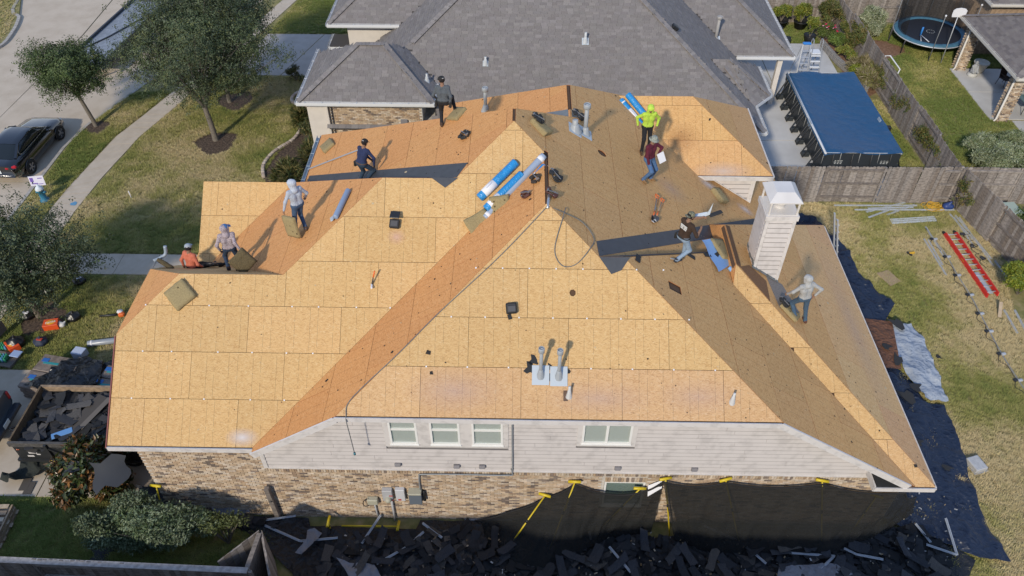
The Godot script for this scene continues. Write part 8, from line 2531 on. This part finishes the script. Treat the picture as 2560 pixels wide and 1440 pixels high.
func build_pool() -> void:
	var o := thing("above_ground_pool", "rectangular dark pool with navy blue cover on the patio", "pool", Vector3(15.12, 0.03, -21.6))
	var hx := 1.66; var hz := 3.62; var H := 1.22
	var wall := mat("pool_wall", Color(0.028, 0.034, 0.04), 0.5)
	var s := S()
	bx(s, Vector3(-hx, 0, -hz), Vector3(hx, H - 0.4, hz))
	for q in [-1, 1]:
		bx(s, Vector3(q * hx - 0.03, H - 0.4, -hz), Vector3(q * hx + 0.03, H - 0.02, hz))
		bx(s, Vector3(-hx + 0.031, H - 0.4, q * hz - 0.03), Vector3(hx - 0.031, H - 0.02, q * hz + 0.03))
	obj("pool_wall", s, wall, o)
	obj("white_rim", tube(S(true), [Vector3(-hx, H - 0.06, -hz), Vector3(-hx, H - 0.06, hz), Vector3(hx, H - 0.06, hz), Vector3(hx, H - 0.06, -hz), Vector3(-hx, H - 0.06, -hz)], 0.055, 8), mat("rim_white", Color(0.6, 0.62, 0.64), 0.4), o)
	var n := FastNoiseLite.new()
	n.frequency = 0.5
	s = S(true)
	var nu := 22; var nv := 40
	var P := func(i, j):
		var u := (float(i) / nu * 2 - 1); var v := (float(j) / nv * 2 - 1)
		var e := maxf(absf(u), absf(v))
		var x := u * (hx + 0.06); var z := v * (hz + 0.06)
		var dip := 0.30 * (1.0 - pow(absf(u), 1.9)) * (1.0 - pow(absf(v), 2.6))
		var y := H + 0.05 - dip + 0.012 * n.get_noise_2d(x * 3, z * 3)
		y += 0.02 * sin(z * 26.0) * pow(absf(u), 6) * exp(-pow((z - 1.4) / 0.6, 2)) * (1.0 if u > 0 else 0.3)
		if e > 0.97: y -= (0.2 if u < -0.97 else 0.07 + 0.05 * sin(u * 5.0))
		return Vector3(x, y, z)
	for i in nu:
		for j in nv:
			quad(s, P.call(i, j + 1), P.call(i + 1, j + 1), P.call(i + 1, j), P.call(i, j))
	obj("cover", s, creased(mat("pool_cover", Color(0.014, 0.075, 0.175), 0.38, noise_tex(81, 0.02, [0.85, 1.0], 256), 0.6), 0.012, 0.25, 0.4), o)
	var leg := mat("leg_black", Color(0.02, 0.022, 0.025), 0.45)
	var strap := mat("strap_grey", Color(0.42, 0.43, 0.42), 0.6)
	for sd in [-1, 1]:
		for k in 7:
			var z := -hz + 0.5 + k * 1.04
			obj("side_leg", tube(S(true), [Vector3(sd * hx, H - 0.1, z - 0.12), Vector3(sd * (hx + 0.42), 0.03, z - 0.16), Vector3(sd * (hx + 0.42), 0.03, z + 0.16), Vector3(sd * hx, H - 0.1, z + 0.12)], 0.032, 8), leg, o)
			obj("base_sleeve", cbox(S(), Vector3(0.34, 0.24, 0.26), 0.03, fx(Vector3(sd * (hx + 0.26), 0.12, z))), wall, o)
			obj("rope", tube(S(true), [Vector3(sd * (hx + 0.03), H, z + 0.4), Vector3(sd * (hx + 0.04), 0.55, z + 0.42)], 0.012, 5), strap, o)
	for k in 4:
		var x := -1.3 + 0.85 * k
		obj("end_leg", tube(S(true), [Vector3(x, H - 0.06, hz + 0.02), Vector3(x, 0.03, hz + 0.22)], 0.028, 8), leg, o)
		if k < 3:
			obj("rope", tube(S(true), [Vector3(x + 0.3, H, hz + 0.04), Vector3(x + 0.33, 0.7, hz + 0.06)], 0.012, 5), strap, o)
	# printed blocks on the end wall (too small to read)
	s = S()
	for q in [[-1.0, 0.86], [1.05, 0.88]]:
		for r in 4:
			for c in 3:
				box(s, Vector3(rng.randf_range(0.06, 0.12), 0.04, 0.004), fx(Vector3(q[0] + 0.13 * (c - 1), q[1] - 0.075 * r, hz + 0.004)))
	obj("wall_print", s, mat("print_grey2", Color(0.42, 0.44, 0.44), 0.6), o)
	obj("skimmer_flap", cbox(S(), Vector3(0.05, 0.3, 0.5), 0.01, fx(Vector3(-hx - 0.02, H - 0.16, 1.0))), mat("flap_blue", Color(0.25, 0.32, 0.4), 0.5), o)
	obj("skimmer_flap", cbox(S(), Vector3(0.06, 0.16, 0.3), 0.01, fx(Vector3(hx - 0.12, H + 0.02, 0.9), 0.0, 0, -0.3)), mat("flap_blue"), o)
	o = thing("pool_pump", "white and black pool pump on the grass beside the pool", "pump", Vector3(17.35, 0, -20.9))
	obj("tank", lathe(S(true), [Vector2(0.2, 0), Vector2(0.24, 0.2), Vector2(0.22, 0.42), Vector2(0.12, 0.52), Vector2(0, 0.54)], 14), mat("rim_white"), o)
	obj("motor", cbox(S(), Vector3(0.34, 0.3, 0.22), 0.05, fx(Vector3(0, 0.6, -0.12))), mat("black_plastic"), o)
	# ladders behind the pool
	var alu := mat("aluminium")
	o = thing("step_ladder", "aluminium stepladder with blue top behind the pool", "ladder", Vector3(14.75, 0.03, -26.9))
	for x in [-0.24, 0.24]:
		obj("rail", bar(S(), Vector3(x * 1.25, 0, 0.35), Vector3(x * 0.8, 1.85, -0.2), 0.05, 0.03), alu, o)
		obj("back_rail", bar(S(), Vector3(x * 1.3, 0, -0.75), Vector3(x * 0.8, 1.85, -0.22), 0.03, 0.03), alu, o)
	for i in 5:
		var t := 0.15 + 0.165 * i
		obj("step", cbox(S(), Vector3(0.5 - 0.2 * t * 0.6, 0.03, 0.11), 0.006, fx(Vector3(0, 1.85 * t, 0.35 - 0.55 * t))), alu, o)
	obj("top_tray", cbox(S(), Vector3(0.42, 0.09, 0.22), 0.03, fx(Vector3(0, 1.88, -0.2))), mat("tray_blue", Color(0.03, 0.2, 0.55), 0.4), o)
	o = thing("pool_ladder", "white stepped pool ladder with grey hoop handrails", "ladder", Vector3(15.35, 0.03, -26.9))
	for x in [-0.24, 0.24]:
		obj("rail", tube(S(true), smooth_path([Vector3(x * 1.2, 0, 0.45), Vector3(x, 1.3, -0.1), Vector3(x, 1.95, -0.25), Vector3(x, 1.95, -0.55), Vector3(x, 1.3, -0.6), Vector3(x * 1.2, 0, -0.9)], 4), 0.024, 8), mat("rail_grey", Color(0.3, 0.32, 0.35), 0.4), o)
	for i in 5:
		obj("step", cbox(S(), Vector3(0.52, 0.04, 0.14), 0.01, fx(Vector3(0, 0.2 + 0.26 * i, 0.36 - 0.115 * i))), mat("step_white", Color(0.68, 0.70, 0.72), 0.4), o)
	obj("platform", cbox(S(), Vector3(0.54, 0.05, 0.5), 0.01, fx(Vector3(0, 1.34, -0.35))), mat("step_white"), o)
	# shaded things under the patio roof, covered grill
	o = thing("covered_grill", "black covered grill and dark bin at the patio's far edge", "grill", Vector3(14.1, 0.03, -31.2))
	obj("cover", cbox(S(), Vector3(1.1, 0.9, 0.65), 0.1, fx(Vector3(0, 0.5, 0), 0.3)), mat("cover_navy", Color(0.012, 0.016, 0.028), 0.5), o)
	obj("drum", tube(S(true), [Vector3(0.3, 0.35, 0.5), Vector3(0.95, 0.35, 0.75)], 0.26, 14), mat("black_plastic"), o)
	o = thing("patio_table", "dark round patio table with chair backs under the neighbour's patio roof", "table", Vector3(11.9, 0.03, -26.0))
	obj("table_top", lathe(S(true), [Vector2(0, 0.7), Vector2(0.62, 0.7), Vector2(0.62, 0.74), Vector2(0, 0.74)], 20), mat("black_gloss", Color(0.01, 0.01, 0.012), 0.2), o)
	obj("pedestal", lathe(S(true), [Vector2(0.35, 0), Vector2(0.06, 0.06), Vector2(0.06, 0.7)], 12), mat("black_gloss"), o)
	tag(obj("patio_sofa", cbox(S(), Vector3(0.9, 0.75, 1.3), 0.06, fx(Vector3(11.6, 0.4, -24.6), 0.1)), mat("wicker", Color(0.035, 0.018, 0.012), 0.8, noise_tex(83, 0.1, [0.5, 1.0], 128), 3.0)), "dark brown wicker seat beside the neighbour's patio post", "sofa")

func build_trampoline() -> void:
	var c := Vector3(22.9, 0, -30.8)
	var R := 1.95
	var o := thing("trampoline", "round black trampoline with blue rim pad in the far garden", "trampoline", c)
	obj("mat", lathe(S(true), [Vector2(0, 0.86), Vector2(R * 0.82, 0.88)], 36), mat("tramp_mat", Color(0.012, 0.013, 0.018), 0.6), o)
	obj("rim_pad", lathe(S(true), [Vector2(R * 0.82, 0.88), Vector2(R * 0.86, 0.93), Vector2(R * 0.98, 0.93), Vector2(R, 0.88), Vector2(R, 0.84)], 40), mat("pad_blue", Color(0.06, 0.17, 0.25), 0.6, noise_tex(81, 0.03, [0.7, 1.0], 128), 0.8), o)
	var ring := []
	for i in 41:
		ring.append(Vector3(cos(TAU * i / 40) * R, 0.82, sin(TAU * i / 40) * R))
	obj("frame_ring", tube(S(true), ring, 0.035, 8), mat("aluminium"), o)
	var dash := []
	for i in 12:
		var a := TAU * i / 12
		obj("centre_mark", box(S(), Vector3(0.08, 0.004, 0.02), fx(Vector3(cos(a) * 0.22, 0.872, sin(a) * 0.2), -a + PI / 2)), mat("print_grey2", Color(0.42, 0.44, 0.44), 0.6), o)
	for i in 8:
		var a := TAU * (i + 0.35) / 8
		var d := Vector3(cos(a), 0, sin(a))
		obj("leg", tube(S(true), [d * R + Vector3(0, 0.82, 0), d * (R + 0.04) + Vector3(0, 0.03, 0)], 0.028, 6), mat("blade_dark"), o)
		if i % 2 == 0 or sin(a) < 0.2:
			obj("net_pole", tube(S(true), [d * (R + 0.06) + Vector3(0, 0.1, 0), d * (R + 0.06) + Vector3(0, 2.65, 0)], 0.022, 6), mat("pole_grey", Color(0.2, 0.21, 0.22), 0.5), o)
			obj("pole_cap", lathe(S(true), [Vector2(0, 2.72), Vector2(0.05, 2.69), Vector2(0.05, 2.62), Vector2(0, 2.6)], 8, fx(d * (R + 0.06))), mat("paper_white"), o)
	var nm := mat("tramp_net", Color(0.012, 0.013, 0.015, 0.62), 0.9)
	nm.albedo_color.a = 0.62
	nm.transparency = BaseMaterial3D.TRANSPARENCY_ALPHA
	var s := S(true)
	for i in 26:
		var a := PI * 0.88 + PI * 1.08 * i / 26.0
		var b := PI * 0.88 + PI * 1.08 * (i + 1) / 26.0
		var sagt := 0.12 * absf(sin(i * 0.8))
		quad(s, Vector3(cos(a) * R * 0.9, 0.9, sin(a) * R * 0.9), Vector3(cos(b) * R * 0.9, 0.9, sin(b) * R * 0.9), Vector3(cos(b) * R, 2.6 - sagt, sin(b) * R), Vector3(cos(a) * R, 2.6 - sagt, sin(a) * R))
	obj("safety_net", s, nm, o)
	o = thing("basketball_backboard", "white backboard on a pole above the trampoline", "backboard", Vector3(22.98, 0, -28.85))
	obj("pole", tube(S(true), [Vector3(0.05, 0.0, 0.1), Vector3(0.0, 2.75, 0.0)], 0.025, 8), mat("aluminium"), o)
	var bp := PackedVector2Array()
	for q in [[-0.33, 0.0], [0.33, 0.0], [0.36, 0.12], [0.36, 0.36], [0.25, 0.46], [0.0, 0.5], [-0.25, 0.46], [-0.36, 0.36], [-0.36, 0.12]]:
		bp.append(Vector2(q[0], q[1]))
	obj("board", prism(S(), bp, -0.015, 0.015, Transform3D(Basis(Vector3.RIGHT, Vector3.BACK, Vector3.UP), Vector3(0, 2.62, 0.03))), mat("board_white", Color(0.72, 0.72, 0.74), 0.5), o)
	o = thing("trampoline_ladder", "small blue ladder leaning inside the trampoline rim", "ladder", Vector3(22.1, 0.85, -30.2))
	obj("stem", tube(S(true), [Vector3(0, 0.55, 0), Vector3(0, 0.05, 0)], 0.05, 8), mat("tray_blue"), o)
	for q in [-1, 1]:
		obj("rail", tube(S(true), [Vector3(0, 0.1, 0), Vector3(0.22 * q, 0.05, 0.75)], 0.025, 6), mat("aluminium"), o)

func build_porch() -> void:
	var o := thing("goal_frame", "small white goal frame beside the fence in the far garden", "goal", Vector3(19.3, 0, -26.6))
	obj("frame", tube(S(true), [Vector3(0, 0, -1.0), Vector3(0, 1.0, -1.0), Vector3(0.25, 1.0, -1.0), Vector3(0.25, 1.0, 0.5), Vector3(0.1, 0.0, 0.5)], 0.035, 8), mat("step_white"), o)
	obj("back_bar", tube(S(true), [Vector3(0, 1.0, -1.0), Vector3(-0.35, 0.4, -0.95)], 0.03, 8), mat("step_white"), o)
	var stone := mat("statue_grey", Color(0.32, 0.33, 0.34), 0.8)
	o = thing("garden_statue", "grey seated garden statue on the porch corner", "statue", Vector3(24.15, 0.03, -27.35))
	obj("plinth", lathe(S(true), [Vector2(0, 0), Vector2(0.26, 0), Vector2(0.24, 0.14), Vector2(0, 0.14)], 12), mat("plinth_pale", Color(0.5, 0.5, 0.48), 0.8), o)
	var sk := S(true)
	skin(sk, [[Vector3(0, 0.25, 0), Vector3(0, 0.55, -0.02), 0.17, 0.12, 0], [Vector3(0, 0.72, 0), Vector3(0, 0.78, 0.02), 0.085, 0.08, 0], [Vector3(0.1, 0.28, 0.05), Vector3(0.12, 0.3, 0.25), 0.08, 0.06, 0], [Vector3(-0.1, 0.28, 0.05), Vector3(-0.12, 0.3, 0.25), 0.08, 0.06, 0], [Vector3(0.13, 0.55, 0), Vector3(0.1, 0.36, 0.18), 0.055, 0.04, 0], [Vector3(-0.13, 0.55, 0), Vector3(-0.1, 0.36, 0.18), 0.055, 0.04, 0]], 0.025, 0.03, [Color.WHITE])
	obj("figure", sk, stone, o)
	o = thing("flower_pot", "pale cream plant pot behind the grey statue", "pot", Vector3(24.65, 0.03, -27.75))
	obj("pot", lathe(S(true), [Vector2(0, 0), Vector2(0.22, 0), Vector2(0.36, 0.5), Vector2(0.4, 0.52), Vector2(0.4, 0.58), Vector2(0.34, 0.58), Vector2(0.3, 0.48), Vector2(0, 0.46)], 16), mat("pot_cream", Color(0.52, 0.5, 0.44), 0.7), o)
	for q in [[25.35, -26.3, 0.4, "dark brown wicker patio chair at the back of the far porch"], [25.0, -24.6, -0.5, "dark brown wicker patio chair near the front of the far porch"]]:
		o = thing("patio_chair", q[3], "chair", Vector3(q[0], 0.03, q[1]))
		o.rotation.y = q[2]
		var w := mat("wicker", Color(0.05, 0.026, 0.018), 0.8)
		obj("seat", cbox(S(), Vector3(0.5, 0.06, 0.5), 0.02, fx(Vector3(0, 0.42, 0))), w, o)
		obj("backrest", cbox(S(), Vector3(0.5, 0.6, 0.05), 0.02, fx(Vector3(0, 0.75, -0.27), 0, -0.2)), w, o)
		for k in 4:
			obj("leg", tube(S(true), [Vector3(0.22 * (1 if k % 2 else -1), 0.42, 0.2 * (1 if k > 1 else -1)), Vector3(0.25 * (1 if k % 2 else -1), 0, 0.26 * (1 if k > 1 else -1))], 0.018, 6), mat("blade_dark"), o)
		for k in [-1, 1]:
			obj("armrest", bar(S(), Vector3(0.26 * k, 0.64, -0.22), Vector3(0.26 * k, 0.62, 0.24), 0.05, 0.04), w, o)
	o = thing("patio_table", "green glass topped table behind the porch column", "table", Vector3(25.3, 0.03, -23.8))
	obj("table_top", cbox(S(), Vector3(0.7, 0.03, 1.0), 0.01, fx(Vector3(0, 0.6, 0))), mat("green_glass", Color(0.1, 0.16, 0.14), 0.1), o)
	for k in 4:
		obj("leg", tube(S(true), [Vector3(0.3 * (1 if k % 2 else -1), 0.6, 0.45 * (1 if k > 1 else -1)), Vector3(0.33 * (1 if k % 2 else -1), 0, 0.48 * (1 if k > 1 else -1))], 0.018, 6), mat("blade_dark"), o)
	tag(obj("toy_bucket", lathe(S(true), [Vector2(0, 0), Vector2(0.1, 0), Vector2(0.13, 0.26), Vector2(0, 0.26)], 12, fx(Vector3(24.9, 0.03, -21.8))), mat("pink", Color(0.6, 0.3, 0.4), 0.5)), "small pink bucket on the slab beside the porch column", "bucket")

func _ready() -> void:
	rng.seed = 11
	sky_and_sun()
	build_ground()
	var h := build_house()
	build_chimney(h)
	build_neighbour()
	build_far_house()
	build_shading_house()
	fence("back_fence", "grey picket fence running behind the back garden below the pool", Vector3(10.4, 0, -16.0), Vector3(18.55, 0, -16.0), 1.86, false, 3)
	fence("back_fence", "grey picket fence continuing past the corner to the right edge", Vector3(18.65, 0, -16.05), Vector3(27.0, 0, -15.9), 1.86, true, 5)
	fence("garden_fence", "grey leaning fence between the back garden and utility box", Vector3(18.65, 0, -15.85), Vector3(19.8, 0, -10.2), 1.86, false, 8)
	fence("pool_fence", "weathered grey fence between covered pool and far garden", Vector3(18.55, 0, -16.15), Vector3(18.3, 0, -33.3), 1.86, true, 11)
	fence("far_fence", "grey brown fence along the top edge behind pots and trampoline", Vector3(13.0, 0, -33.7), Vector3(31.0, 0, -33.6), 1.86, false, 14)
	fence("front_fence", "weathered fence with flat cap rail along the bottom left edge", Vector3(-17.5, 0, 1.9), Vector3(-6.9, 0, 2.2), 1.78, true, 17)
	build_plants()
	build_people()
	build_roof_things(h)
	build_left()
	build_front()
	build_right()
